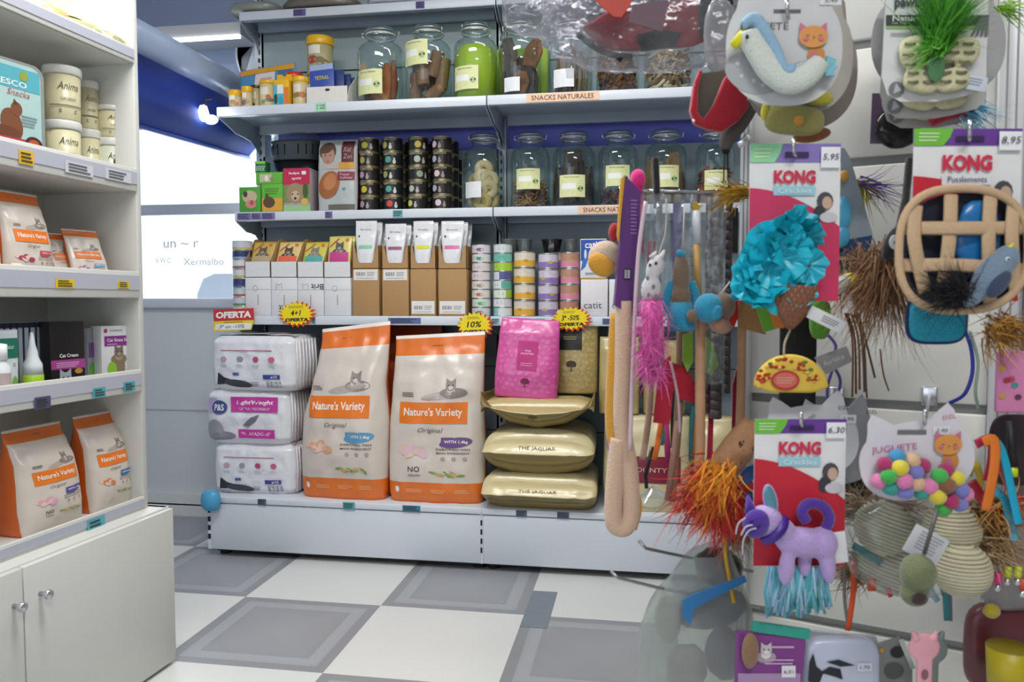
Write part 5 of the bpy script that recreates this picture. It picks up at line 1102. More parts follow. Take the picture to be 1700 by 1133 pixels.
def seed_(m, S, w_, h_):
    m.rect(S, -w_*.42, h_*.66, w_*.35, h_*.83, M('#8d3190'), .0008); m.oval(S, w_*.35, h_*.745, w_*.08, h_*.085, M('#8d3190'), .0008); m.text(S, 'Cat Grass Seed', 0, h_*.76, w_*.7, h_*.055, M('#f1e8f3'), .0014, bold=.02); m.lines(S, -w_*.2, h_*.69, w_*.3, h_*.03, 1, M('#d9b8dc'), .0014)
    m.oval(S, -w_*.38, h_*.92, w_*.05, w_*.05, M('#c43a5c'), .001); m.text(S, 'FLAMINGO', -w_*.08, h_*.92, w_*.36, h_*.03, M('#6a5c66'), .001); m.oval(S, w_*.35, h_*.9, w_*.04, w_*.05, M('#55525a'), .001)
    catface(m, S, -w_*.02, h_*.55, w_*.12, M('#7c6c58'), M('#8a7a62'), M('#a5957c')); m.oval(S, 0, h_*.3, w_*.17, h_*.26, M('#8a7a62'), .0008); m.oval(S, -w_*.22, h_*.25, w_*.14, h_*.15, M('#8fc33a'), .001, n=9); m.rect(S, w_*.15, h_*.1, w_*.42, h_*.5, M('#cdd0d6'), .0009); m.rect(S, w_*.1, h_*.03, w_*.4, h_*.06, M('#3c3a40'), .001)
cb2('cat_grass_box', 'white Cat Grass Seed box with purple banner near the cabinet side', 173, 222, 541, .05, M('#dfe0e4', .4), seed_)
p, K = CI(54, 600, rec+.05); t = cplace('spray_bottle', 'white conical bottle with lime green base in front of the slim boxes', 'bottle', p.x, rec+.05, sz(3)); H = CP(54, 552, rec+.05).z-sz(3); R = 16*K
m = MB(); m.lathe([(R*.95, 0), (R, .004), (R, H*.33), (R*.96, H*.34)], plastic('#a8cf2e', .4), 24); m.build('base', t); m = MB(); m.lathe([(R*.96, H*.34), (R*.9, H*.5), (R*.55, H*.62), (R*.5, H*.7), (R*.32, H*.8), (R*.14, H), (0, H)], plastic('#dfe6ea', .35), 24); m.build('nozzle', t)
p, K = CI(15, 600, rec+.04); t = cplace('cream_tube', 'white and green labelled tube standing left of the conical bottle', 'tube', p.x, rec+.05, sz(3), -.2); H = CP(15, 548, rec+.04).z-sz(3); a = 21*K
m = MB(); S = loft(m, [(0, a*.7, .018, 0, 2), (.02, a*.85, .018, 0, 2.2), (H*.7, a*.98, .010, 0, 2.4), (H, a, .002, 0, 3)], plastic('#cdd9dc', .35), amp=0, nz=14); m.build('tube_body', t)
m = MB(); m.rect(S, -a*.8, H*.6, a*.9, H*.88, M('#17705a'), .0012, 6, 3); m.text(S, 'Natur', a*.1, H*.76, a*.8, H*.06, M('#cfe0d8'), .002); m.lines(S, 0, H*.5, a*1.2, H*.06, 2, M('#7f9298'), .0012); m.oval(S, a*.4, H*.2, a*.3, H*.14, M('#7cae4a'), .0012); m.oval(S, -a*.2, H*.15, a*.3, H*.12, M('#6d7478'), .0014); m.build('printed_front', t)
p, K = CI(3, 610, rec+.025); t = cplace('dropper_bottle', 'small white bottle at the very left picture edge', 'bottle', p.x-.004, rec+.022, sz(3)); H = CP(3, 570, rec+.025).z-sz(3); R = 13*K
m = MB(); m.lathe([(R, 0), (R, H*.6), (R*.6, H*.68), (R*.6, H*.72)], plastic('#dfe4e6', .35), 22); S = cyl(R); m.rect(S, -R, H*.1, R, H*.5, M('#b9a9a4'), .0008, 6, 1); m.build('bottle', t); m = MB(); m.lathe([(R*.72, H*.72), (R*.7, H*.98), (0, H)], plastic('#e9edef', .3), 22); m.build('cap', t)
# bottom shelf
cbag(28, 143, 712, 4, 'cream and orange cat food bag with visible orange side, front bottom shelf', 6, .13, .03, 0, meat='#d9a0c0', brush='#54509a', bottom=False, kx=.88)
cbag(146, 221, 690, 4, 'cream and orange cat food bag with salmon picture nearest the cabinet side', 7, .12, .035, 0, meat='#d9824a', brush='#3f6fa8', bottom=False, nograin=False, kx=.9)
# top shelf bags
for k, (px, py, c, lab) in enumerate(((120, 5, '#a7a878', 'crumpled olive and cream snack bag on the top left shelf'), (165, 20, '#c7c3a0', 'pale cream snack bag in front on the top left shelf'), (182, 14, '#8a8a5c', 'green cream snack bag nearest the cabinet side on top'), (75, -12, '#c2b06a', 'yellowish snack bag farther left on the top left shelf'))):
    p, K = CI(px, py, rec+.07); t = cplace('snack_bag', lab, 'snack bag', p.x, rec+.10, sz(0), -.3+.3*k)
    m = MB(); m.ell((0, 0, .028), (.085, .08, .028), foil(c, .35, .5, 25), disp=lambda d: .14*noise.noise(d*4+Vector((k, 0, 0))), n=24, k=12, e=.6)
    m.grid(lambda u, v: Vector((-.05+.09*u, -.075-.012*v, .03-.02*v+.008*sin(u*20+k))), 14, 3, foil('#cfcfa6', .35)); m.build('bag_body', t)
    if k < 2: m = MB(); m.oval(lambda u, v, o: Vector((u, v, .058+o)), .0, -.02, .04, .03, M('#9aa84a'), .001); m.build('printed_patch', t)
# ------------------------------------------------------------------ the toy wall on the right
RA = radians(-19.7); RP = CD(1430, 500, 1.38); rn = Vector((sin(RA), -cos(RA), 0)); rx_ = Vector((cos(RA), sin(RA), 0))
def RL(px, py, d=0.0):       # pixel -> local coordinates on the plane d in front of the panel
    p = PL(px, py, RP+rn*d, rn); q = p-Vector((RP.x, RP.y, 0)); return q.dot(rx_), -d, q.z, p
wall = thing('toy_display_stand', 'white slotted display wall carrying the hanging pet toys at the right', 'display stand', (RP.x, RP.y, 0), RA)
PN = M('#e4e4de', .5, 'enamel', var=.02); PM = M('#8b8d8c', .4, 'metal', metal=.3)
xL = RL(1243, 800)[0]; xR = RL(1640, 640)[0]; zg = [RL(1430, y)[2] for y in (73, 268, 468, 670, 857, 1045, 1235)]
zs_ = [2.2]+zg+[.12]
for a, b in zip(zs_, zs_[1:]):
    m = MB(); m.box(xL, xR, 0, .012, b+.008, a-.008, PN, .003); m.box(xL, xR, .010, .02, a-.008, a+.008, PM); m.build('slat_panel', wall)
def post(xa, w_, name='upright'):
    m = MB(); m.box(xa, xa+w_, -.022, .03, .0, 2.25, M('#cdd0d2', .35, 'metal', metal=.3, var=.02), .004)
    m.box(xa+w_*.30, xa+w_*.36, -.024, -.02, 0, 2.25, PM); m.box(xa+w_*.64, xa+w_*.7, -.024, -.02, 0, 2.25, PM); m.build(name, wall)
post(xL-.02, .022); post(xR, .04)
m = MB(); m.box(xL-.02, xR+.75, -.3, .03, 0, .1, PN, .003); m.build('base', wall)
for a, b in zip(zs_, zs_[1:]):
    m = MB(); m.box(xR+.045, xR+.7, .0, .012, b+.006, a-.006, M('#6b5f62', .6)); m.build('slat_panel', wall)
def hook(px, py, dtip, L=None, mt=None):    # chrome hook from the panel out to the tip, which is turned up
    tip = CD(px, py, dtip); q = tip-Vector((RP.x, RP.y, 0)); u = q.dot(rx_); v = -(q.dot(rn)); 
    m = MB(); m.tube([(u, 0, q.z-.004), (u, v+.006, q.z-.004), (u, v, q.z), (u, v-.004, q.z+.016)], .0026, steel(), 8); m.box(u-.012, u+.012, -.008, 0.0, q.z-.02, q.z+.012, steel(), .002)
    o = m.build('wire_hook', loc=(RP.x, RP.y, 0), rot=(0, 0, RA)); return o
HK = [0]
def hooked(px, py, d, lab):
    o = hook(px, py, d); tag(o, lab, 'hook', 'chrome hooks on the toy wall')
class PX:        # a hanging thing drawn in photo pixels at forward distance d, real size through K
    def __init__(s, name, lab, cat, px, py, d, group=None, yaw=0.0):
        s.px, s.py, s.d, s.K = px, py, d, d/FPX; s.t = thing(name, lab, cat, CD(px, py, d), YAW+yaw, group)
    def mb(s): return MB(Matrix.Scale(s.K, 4))
    def S(s, y=0.0):
        K = s.K; g = 1+y/FPX; a = s.px-850; b = s.py-503
        return lambda u, v, o: Vector(((u+a)*g-a, y-o/K, b-(b-v)*g))
    def c(s, x, y): return (x-s.px, s.py-y)       # photo pixel -> local px
    def v(s, x, y, dep=0.0): g = 1+dep/FPX; return Vector(((x-850)*g-(s.px-850), dep, (s.py-503)-(y-503)*g))
    def pts(s, L): return [s.c(*p) for p in L]
    def out(s, m, name, parent=None, remesh=0):
        o = m.build(name, parent or s.t)
        if remesh:
            r = o.modifiers.new('r', 'REMESH'); r.mode = 'VOXEL'; r.voxel_size = remesh*s.K; r.use_smooth_shade = True
            q = o.modifiers.new('s', 'SMOOTH'); q.iterations = 6; q.factor = .6
        return o
def card_shape(P, pts, hexc, th=1.0, y=0.0, name='card', dark=None, m=None):
    m = m or P.mb(); m.prism(P.pts(pts), y, y+th, M(hexc, .45, 'paper')); return m
def kong(P, x0, x1, y0, y1, top, sub, curve, red, price, subcol='#9fd0dc', sfg='#e8f4f6', green='#6fbf3e', pur='#6a3f96'):
    """hanging card: green and purple header, KONG lettering, coloured field with a curved upper edge"""
    m = P.mb(); S = P.S(); R = lambda a, b, c_, d_, h, o=OFF, **k: m.rect(S, P.c(a, b)[0], P.c(a, d_)[1], P.c(c_, b)[0], P.c(a, b)[1], M(h, .45), o)
    m.prism(P.pts([(x0, y0), (x1, y0), (x1, y1), (x0, y1)]), 0, 1.0, M('#e6e6e6', .45, 'paper')); w_ = x1-x0
    R(x0, y0, x1, y0+top, pur); m.poly(S, P.pts([(x0, y0), (x0+w_*.36, y0), (x0+w_*.33, y0+top*.5), (x0+w_*.27, y0+top), (x0, y0+top)]), M(green), OFF*2)
    m.lines(S, P.c(x0+w_*.14, 0)[0], P.c(0, y0+top*.5)[1], w_*.2, top*.6, 3, M('#c8e8b0'), OFF*3)
    fld = [(x0, y1)]+[(x0+w_*i/10, curve(i/10)) for i in range(11)]+[(x1, y1)]
    m.poly(S, P.pts(fld), M(red, .45), OFF*2)
    R(x0+w_*.38, y0+top*.45, x0+w_*.64, y0+top*.75, '#3a2a55', OFF*4)
    P.out(m, 'card')
    m = P.mb(); xc = x0+w_*.49; m.text(S, 'KONG', *P.c(xc, y0+top+w_*.16), w_*.46, w_*.15, M('#d03050'), OFF*4, bold=.05)
    P.out(m, 'logo_lettering')
    m = P.mb(); m.rect(S, *P.c(xc-w_*.23, y0+top+w_*.36), *P.c(xc+w_*.23, y0+top+w_*.26), M(subcol), OFF*3); m.text(S, sub, *P.c(xc, y0+top+w_*.31), w_*.36, w_*.055, M(sfg), OFF*5)
    # small photo of a person holding a cat
    hx, hy = x0+w_*.83, y0+top+w_*.42
    m.oval(S, *P.c(hx, hy), w_*.09, w_*.10, M('#4c4a50'), OFF*3, n=12); m.oval(S, *P.c(hx+w_*.02, hy+w_*.02), w_*.055, w_*.07, M('#c9a894'), OFF*4, n=12); m.oval(S, *P.c(hx-w_*.06, hy+w_*.14), w_*.07, w_*.09, M('#3c3c44'), OFF*3.5, n=12); m.oval(S, *P.c(hx+w_*.04, hy+w_*.18), w_*.1, w_*.06, M('#cfcbd2'), OFF*3.6, n=12)
    P.out(m, 'printed_panel')
    m = P.mb(); m.rect(S, *P.c(x0+w_*.77, y0+top*1.3), *P.c(x0+w_*.98, y0+top*.2), M('#eef0f2'), OFF*6); m.text(S, price, *P.c(x0+w_*.875, y0+top*.75), w_*.18, w_*.075, M('#33343c'), OFF*8, shear=.2); P.out(m, 'price_sticker')
# ---- ice cream card
P = PX('cat_toy_card', 'KONG card with turquoise ice cream toy hanging above the taco', 'toy card', 1318, 252, 1.13)
kong(P, 1245, 1396, 239, 500, 31, 'Crackles', lambda t: 312+6*t+58*t*t, '#cf3a62', '5,95', green='#94d6a6', pur='#8878bc')
# frosting: folded frills
TQ = M('#1fb4cb', .35, 'satin', bump=.3, scale=60, var=.15)
m = P.mb(); rr = random.Random(2)
def frill(m, c, R, depth, wav, ph, tilt, mt, n=64):
    def f(a, b):
        th = 2*pi*a; r = R*(.15+.85*b); z = depth*(.5*b*b)+wav*b*sin(th*9+ph)*1.0+wav*.4*sin(th*17+ph*2)*b
        v = Vector((r*cos(th)*(1+.06*sin(th*5+ph)), -z, r*sin(th)))
        return tilt @ v+Vector(c)
    m.grid(f, n, 5, mt)
for k in range(9):
    t_ = k/8; cx, cy = 1262+62*t_+rr.uniform(-4, 4), 462-78*t_+rr.uniform(-3, 3)
    tl = Matrix.Rotation(radians(rr.uniform(-30, 30)), 3, 'X') @ Matrix.Rotation(radians(rr.uniform(-35, 35)), 3, 'Z') @ Matrix.Rotation(radians(rr.uniform(-40, 40)), 3, 'Y')
    frill(m, P.v(cx, cy, -26-8*sin(pi*t_)), 44+10*sin(pi*t_*.9+.3)-8*(k % 2), 20, 6, k, tl, TQ)
for x, y in ((1252, 488), (1300, 492), (1345, 440), (1335, 385), (1290, 410), (1268, 450), (1330, 480), (1342, 400)):
    tl = Matrix.Rotation(radians(rr.uniform(-50, 50)), 3, 'X') @ Matrix.Rotation(radians(rr.uniform(-50, 50)), 3, 'Z'); frill(m, P.v(x, y, -34), 30, 12, 5, x, tl, TQ, 44)
P.out(m, 'frosting')
m = P.mb(); ax = Vector((20, 0, -60)).normalized(); CN = M('#a5745a', .9, 'knit', bump=.5, scale=300, var=.15); CN2 = M('#8a5c45', .9, 'knit', bump=.5, scale=300, var=.15)
tip = P.v(1316, 548, -24); base = P.v(1322, 474, -26)
d = (tip-base); side = d.cross(Vector((0, 1, 0))).normalized(); fwd = Vector((0, -1, 0))
def cone(a, b, o=0):
    th = 2*pi*a; r = 36*(1-b**1.6)**.8+1; return base+d*b*1.0+side*r*cos(th)+fwd*r*.65*sin(th)*(1)
m.grid(cone, 40, 16, CN)
P.out(m, 'cone')
m = P.mb()
for k in range(11):      # woven relief
    for s in (1, -1):
        m.tube([cone(k/11*.5+s*b*.22+ (0 if s > 0 else .0), b)+fwd*.8 for b in [i/10*.97 for i in range(11)]], 1.5, CN2, 5)
P.out(m, 'waffle_weave')
m = P.mb(); m.box(-32, 32, -1, 1, -11, 11, M('#d9dadc', .5), 1, T=Matrix.Translation(P.v(1377, 531, -22)) @ Matrix.Rotation(radians(26), 4, 'Y')); m.lines(lambda u, v, o: (Matrix.Translation(P.v(1377, 531, -23.2)) @ Matrix.Rotation(radians(26), 4, 'Y')) @ Vector((u, -o/P.K, v)), 8, 0, 30, 12, 3, M('#8d9096'), .0004); P.out(m, 'fabric_tag')
hooked(1318, 250, 1.11, 'chrome hook holding the ice cream toy card')
# ---- unicorn cat card
P = PX('cat_toy_card', 'red KONG card with a lilac cat plush and teal fringe', 'toy card', 1330, 705, 1.08)
kong(P, 1253, 1405, 696, 943, 24, 'Crackles', lambda t: 762+12*t+58*t*t, '#c9283a', '6,30')
LI = plush('#b39ad0'); PU = plush('#4d2a94')
m = P.mb()
def E(m, x, y, dep, rx, ry, rz_, mt, ang=0, **k): m.ell((0, 0, 0), (rx, rz_, ry), mt, T=Matrix.Translation(P.v(x, y, dep)) @ Matrix.Rotation(radians(ang), 4, 'Y'), **k)
E(m, 1272, 868, -32, 30, 27, 24, LI); E(m, 1300, 882, -30, 24, 20, 20, LI, 20)
E(m, 1335, 903, -28, 46, 25, 24, LI, 5); E(m, 1368, 905, -28, 26, 27, 24, LI)
E(m, 1310, 945, -34, 13, 32, 13, LI, 5); E(m, 1378, 940, -34, 13, 34, 13, LI, -8); E(m, 1340, 935, -18, 12, 28, 10, LI); 
P.out(m, 'body', remesh=3.0)
m = P.mb(); E(m, 1258, 872, -50, 22, 24, 12, PU, 20); P.out(m, 'mask')
m = P.mb(); m.tube(spline([P.v(1306, 862, -34), P.v(1303, 878, -52), P.v(1288, 895, -56), P.v(1270, 902, -40)], 6), 8, M('#3f1f86', .4, 'satin'), 8, flat_=.6); P.out(m, 'collar')
m = P.mb(); m.tube(spline([P.v(1372, 885, -26), P.v(1380, 862, -26), P.v(1368, 842, -26), P.v(1345, 838, -28), P.v(1334, 852, -28), P.v(1342, 868, -28)], 6), 9, PU, 10); P.out(m, 'tail')
m = P.mb(); E(m, 1281, 832, -34, 9, 25, 3, M('#6aa5b8', .25, 'iridescent', metal=.4, var=.25), -12); E(m, 1281, 833, -31, 12, 28, 4, LI, -12); m.tube([P.v(1248, 852, -32), P.v(1246, 838, -32), P.v(1243, 824, -30)], lambda t: 9*(1-t)+2, PU, 8); P.out(m, 'ear')
m = P.mb()
for p_ in ([(1258, 880), (1246, 884), (1237, 900), (1236, 925)], [(1240, 862), (1228, 872), (1224, 890)], [(1252, 874), (1240, 878), (1233, 892)]): m.tube(spline([P.v(x, y, -64) for x, y in p_], 5), 1.4, M('#b9b2c0', .7), 6)
P.out(m, 'whisker_cord')
m = P.mb(); 
for x, y in ((1250, 868), (1262, 876)): m.ell(P.v(x, y, -63), (2.5, 2, 3), M('#1f1430'), n=8, k=6)
P.out(m, 'eye')
m = P.mb(); rr = random.Random(9)
for k in range(95):
    x = rr.uniform(1280, 1376); L = rr.uniform(55, 88); c_ = rr.choice(['#6fb4c6', '#4f9eae', '#a9c9dc', '#9db4d8', '#5aa39f'])
    m.tube([P.v(x, 945, -14+rr.uniform(-8, 8)), P.v(x+rr.uniform(-6, 6), 945+L*.5, -14), P.v(x+rr.uniform(-7, 7)-(1330-x)*.12, 945+L, -14+rr.uniform(-6, 6))], 2.3, M(c_, .8), 5)
P.out(m, 'yarn_fringe')
m = P.mb(); m.box(-11, 11, -1, 1, -26, 26, M('#dcdde2', .5), 1, T=Matrix.Translation(P.v(1399, 912, -30)) @ Matrix.Rotation(radians(-8), 4, 'Y')); P.out(m, 'fabric_tag')
hooked(1330, 703, 1.06, 'chrome hook holding the lilac cat card')
# ---- basket card
P = PX('cat_toy_card', 'KONG card with beige woven basket and grey bird plush at the right edge', 'toy card', 1610, 225, 1.0)
kong(P, 1517, 1697, 214, 500, 28, 'Pusslements', lambda t: 292+10*t+40*t*t, '#c9283a', '8,95', subcol='#e6e6e8', sfg='#4a3a72')
m = P.mb(); m.prism([(lambda q: (q.x, q.z))(P.v(1606+98*math.copysign(abs(cos(a))**.75, cos(a)), 414-94*math.copysign(abs(sin(a))**.75, sin(a)), -22)) for a in [i*pi/20 for i in range(40)]], -26, -1.5, M('#14172c', .5)); P.out(m, 'backing_box')
m = P.mb(); m.ell(P.v(1628, 395, -30), (38, 10, 62), M('#1d6fae', .25, 'plastic', bump=.4, scale=20), disp=lambda d: .1*noise.noise(d*3)); P.out(m, 'blue_insert')
BE = M('#c4a684', .85, 'felt', bump=.3, scale=200, var=.08)
def ring_(k): 
    a = 2*pi*k/40; e = .78; return P.v(1605+108*math.copysign(abs(cos(a))**e, cos(a))-6*sin(a)**2, 414-102*math.copysign(abs(sin(a))**e, sin(a)), -40)
m = P.mb(); m.tube([ring_(k) for k in range(40)], 7, BE, 8, closed=True, flat_=.9)
for xa, xb in ((1524, 1543), (1582, 1570), (1648, 1652), (1687, 1695)):
    m.tube(spline([P.v(xa, 322 if 1540 < xa < 1680 else 340, -38), P.v(xa-1, 400, -50), P.v(xb, 505 if 1540 < xa < 1680 else 485, -38)], 5), 12, BE, 8, flat_=.22)
for ya, yb in ((378, 378), (440, 448)):
    m.tube(spline([P.v(1504, ya, -38), P.v(1600, ya, -54), P.v(1705, yb, -38)], 5), 11, BE, 8, flat_=.22)
P.out(m, 'basket_straps')
m = P.mb(); BG = plush('#74899d')
E(m, 1655, 455, -62, 25, 46, 20, BG, 38); E(m, 1676, 430, -62, 20, 24, 18, BG, 30); E(m, 1625, 492, -62, 14, 22, 10, BG, 50); P.out(m, 'bird_body', remesh=2.5)
m = P.mb(); E(m, 1667, 472, -80, 13, 26, 6, plush('#33415a'), 40); P.out(m, 'bird_wing')
m = P.mb(); m.tube([P.v(1678, 416, -66), P.v(1689, 402, -68)], lambda t: 7*(1-t)+.8, M('#d8cf2e', .6), 8); P.out(m, 'bird_beak')
m = P.mb(); m.ell(P.v(1680, 430, -80), (4, 2, 4), M('#dde2e6'), n=10, k=6); m.ell(P.v(1681, 430, -82), (2, 1.5, 2), M('#101418'), n=8, k=6); P.out(m, 'bird_eye')
m = P.mb(); tuft(m, P.v(1600, 490, -60), (-.7, 0, .25), 56, 620, [M('#17171a', .8), M('#2a2a30', .8)], .5, .9, random.Random(4), curl=14, base=9); P.out(m, 'bird_tail_feathers')
hooked(1610, 222, .98, 'chrome hook holding the basket toy card')
P = PX('pillow_toy', 'turquoise mesh pillow toy with navy edge below the woven basket', 'cat toy', 1555, 492, 1.06)
m = P.mb(); m.ell(P.v(1556, 530, -6), (48, 12, 38), M('#1593ad', .5, 'mesh', bump=.6, scale=260, var=.2), e=.55, n=28, k=14); P.out(m, 'pillow')
m = P.mb(); sq = lambda t: math.copysign(abs(t)**.55, t)
m.tube([P.v(1556+49*sq(cos(2*pi*k/40)), 530-39*sq(sin(2*pi*k/40)), -6) for k in range(40)], 3.5, M('#1c2c5a', .8), 6, closed=True); P.out(m, 'binding')
# ---- JUGUETE cat shaped cards
def catcard(P, cx, cy, rx, ry, hexc, tilt=0, ears=True, y=0.0, th=1.2):
    pts = []
    for k in range(48):
        a = 2*pi*k/48; e = .85; x = rx*math.copysign(abs(cos(a))**e, cos(a)); z = ry*math.copysign(abs(sin(a))**e, sin(a)); deg = k*7.5
        if ears:
            for ec in (58, 122):
                q = max(0, 1-abs(deg-ec)/17); x *= 1+.22*q; z *= 1+.55*q
        c, s = cos(tilt), sin(tilt); pts.append((cx+x*c-z*s, cy-(x*s+z*c)))
    m = P.mb(); m.prism(P.pts(pts), y, y+th, M(hexc, .45, 'paper')); return m
def toonkitty(m, P, S, x, y, s, o=OFF*3):
    OR = M('#d9944e'); PKK = M('#c9708a'); DKK = M('#5a3a3a')
    m.oval(S, *P.c(x+s*.3, y+s*1.4), s*.7, s*.8, M('#c98848'), o, n=14); m.oval(S, *P.c(x+s*.1, y+s*1.5), s*.3, s*.4, PKK, o*1.4, n=10)
    for q in (-1, 1): m.poly(S, P.pts([(x+q*s*.35, y-s*.6), (x+q*s*1.05, y-s*1.15), (x+q*s*1.1, y-s*.1)]), PKK, o*1.5)
    m.oval(S, *P.c(x, y), s*1.15, s*.85, OR, o*2, n=20)
    for q in (-1, 1): m.oval(S, *P.c(x+q*s*.6, y+s*.2), s*.22, s*.15, PKK, o*2.5, n=8); m.oval(S, *P.c(x+q*s*.5, y-s*.05), s*.16, s*.04, DKK, o*3, n=8)
    m.oval(S, *P.c(x, y+s*.1), s*.08, s*.06, DKK, o*3, n=6)
P = PX('cat_toy_card', 'white cat-head card with a white and blue duck plush at the top', 'toy card', 1307, 22, 1.06)
o_ = catcard(P, 1303, 78, 97, 96, '#c9cacb'); P.out(o_, 'card')
m = P.mb(); S = P.S(); m.rect(S, *P.c(1284, 22), *P.c(1329, 16), M('#5c5f60'), OFF); m.text(S, 'JUGUETE', *P.c(1268, 45), 82, 15, M('#4c4e52'), OFF*2); m.oval(S, *P.c(1253, 120), 50, 34, M('#a7a9ab'), OFF, rot=-.3); 
for x, y in ((1225, 105), (1232, 125), (1252, 133), (1268, 140)): m.oval(S, *P.c(x, y), 3.5, 3.5, M('#c9cbcd'), OFF*2, n=8)
toonkitty(m, P, S, 1349, 62, 21); m.rect(S, *P.c(1360, 9), *P.c(1396, -8), M('#dcdddf'), OFF*2); m.text(S, '2,40', *P.c(1378, 2), 22, 8, M('#2e2f33'), OFF*4, shear=.2); P.out(m, 'printed_panel')
def Lx(y): return y
m = P.mb(); WD = plush('#cfd6cd'); BD = plush('#8fb2cc')
m.tube(spline([P.v(x, y, -20) for x, y in ((1243, 50), (1248, 66), (1264, 92), (1284, 118), (1312, 134), (1340, 126), (1358, 108), (1366, 98))], 7), lambda t: 5+17*sin(pi*min(1, t*.78+.13))**.5, WD, 14, flat_=.7)
P.out(m, 'duck_body', remesh=3)
m = P.mb()
m.tube(spline([P.v(1234, 42, -16), P.v(1252, 30, -18), P.v(1268, 50, -20), P.v(1288, 84, -20), P.v(1300, 112, -24), P.v(1312, 118, -26), P.v(1322, 104, -24), P.v(1345, 98, -20), P.v(1362, 96, -18)], 5), lambda t: 10*sin(pi*min(1, t*1.2+.1))**.4+2, BD, 10); P.out(m, 'duck_back', remesh=2.6)
m = P.mb(); m.tube([P.v(1236, 56, -20), P.v(1228, 64, -22), P.v(1218, 76, -22)], lambda t: 9-2*t, M('#d9cf2a', .85, 'felt'), 10, flat_=.5); P.out(m, 'duck_beak')
m = P.mb(); m.ell(P.v(1241, 60, -36), (3, 2, 4), M('#141414', .3), n=10, k=6); P.out(m, 'duck_eye')
m = P.mb(); m.prism(P.pts([(1366, 98), (1382, 104), (1378, 112), (1384, 116), (1376, 124), (1380, 130), (1364, 130)]), -22, -14, plush('#7dbccc')); P.out(m, 'duck_tail')
hooked(1307, 20, 1.05, 'chrome hook holding the duck plush card')
P = PX('cat_toy_card', 'greyish cat-head card behind the duck card with yellow, pink and olive plush', 'toy card', 1325, 22, 1.14)
P.out(catcard(P, 1322, 92, 96, 98, '#a9a69e'), 'card')
m = P.mb(); E(m, 1355, 158, -16, 32, 14, 10, plush('#b9b43c'), 10); P.out(m, 'yellow_plush')
m = P.mb(); E(m, 1296, 162, -16, 26, 10, 8, plush('#b5978c'), 0); P.out(m, 'pink_plush')
m = P.mb(); 
for x in (1272, 1284): E(m, x, 182, -18, 6, 16, 5, plush('#c8c030'), 6)
P.out(m, 'yellow_foot')
m = P.mb(); E(m, 1322, 198, -18, 50, 24, 14, plush('#8f8c4e'), 4, e=.7); P.out(m, 'olive_plush')
m = P.mb(); E(m, 1330, 198, -33, 9, 8, 4, plush('#c98a2e')); P.out(m, 'orange_flower')
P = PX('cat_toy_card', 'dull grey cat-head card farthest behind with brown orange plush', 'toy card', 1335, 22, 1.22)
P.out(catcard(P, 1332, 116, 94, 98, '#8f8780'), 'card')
m = P.mb(); E(m, 1352, 222, -14, 32, 12, 10, plush('#8f5426'), -10); P.out(m, 'brown_plush')
P = PX('cat_toy_card', 'white JUGUETE cat-head card with two rings of coloured pompoms', 'toy card', 1535, 702, 1.03)
P.out(catcard(P, 1524, 765, 96, 66, '#d5d2d9', .16), 'card')
m = P.mb(); S = P.S(); m.text(S, 'JUGUETE', *P.c(1485, 746), 76, 14, M('#c76a9a'), OFF*2, rot=.1); m.rect(S, *P.c(1490, 722), *P.c(1538, 714), M('#6f6f72'), OFF); toonkitty(m, P, S, 1572, 738, 20); m.text(S, 'DZL', *P.c(1575, 692), 22, 7, M('#c76a8a'), OFF*2, rot=.15); m.rect(S, *P.c(1548, 722), *P.c(1576, 708), M('#e1e0e6'), OFF*2); m.text(S, '2,90', *P.c(1562, 715), 20, 7, M('#303138'), OFF*4, shear=.2); P.out(m, 'printed_panel')
pc = {'m': '#a82a62', 'b': '#3f93c4', 't': '#d9b48e', 'y': '#dccb3e', 'g': '#3fae4a', 'p': '#de7fb0', 'l': '#7a7cc4', 'n': '#86583a', 'k': '#2f9a8e'}
for x, y, c_, dd in ((1471, 773, 'm', 0), (1491, 760, 'b', 0), (1515, 766, 't', 0), (1496, 778, 'y', -12), (1521, 785, 'l', -4), (1478, 792, 'g', -8), (1504, 800, 'p', -12), (1524, 804, 't', -4), (1481, 811, 'k', 0), (1505, 817, 'l', -4), (1533, 775, 'm', 4), (1462, 800, 'p', 4),
                  (1573, 783, 'm', 0), (1562, 792, 'g', -8), (1590, 796, 'y', -6), (1546, 809, 'p', -6), (1575, 808, 'n', -12), (1598, 815, 'l', -4), (1560, 826, 'y', -8), (1582, 834, 'm', -6), (1605, 822, 'p', 2), (1533, 818, 'k', 2), (1570, 846, 'g', 2), (1596, 838, 'l', 0)):
    m = P.mb(); m.ell(P.v(x, y, -16+dd), (14, 13, 13.5), plush(pc[c_], 500), disp=lambda d: .05*noise.noise(d*6+Vector((x, y, 0))), n=20, k=14); P.out(m, 'pompom')
hooked(1535, 700, 1.02, 'chrome hook holding the pompom toy card')
# white cat shaped cards behind the unicorn card
for k, (cx, cy, rx, ry, d, c_, lab) in enumerate(((1345, 735, 82, 62, 1.16, '#c9cbd0', 'white cat-head card peeking out above the lilac cat card'), (1392, 742, 70, 64, 1.22, '#a9adb4', 'grey cat-head card behind the lilac cat card at its right'), (1400, 780, 62, 60, 1.28, '#2a2a2c', 'black round card right of the lilac cat card'))):
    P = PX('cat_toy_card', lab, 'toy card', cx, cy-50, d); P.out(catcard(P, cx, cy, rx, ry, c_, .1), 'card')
    if k < 2: m = P.mb(); S = P.S(); m.text(S, 'DZL', *P.c(cx+55, cy-58), 18, 6, M('#4a4c52'), OFF*2); m.rect(S, *P.c(cx+50, cy-32), *P.c(cx+76, cy-46), M('#dfe1e6'), OFF*2); m.text(S, '2,95', *P.c(cx+62, cy-39), 18, 7, M('#33343a'), OFF*4); P.out(m, 'printed_panel')
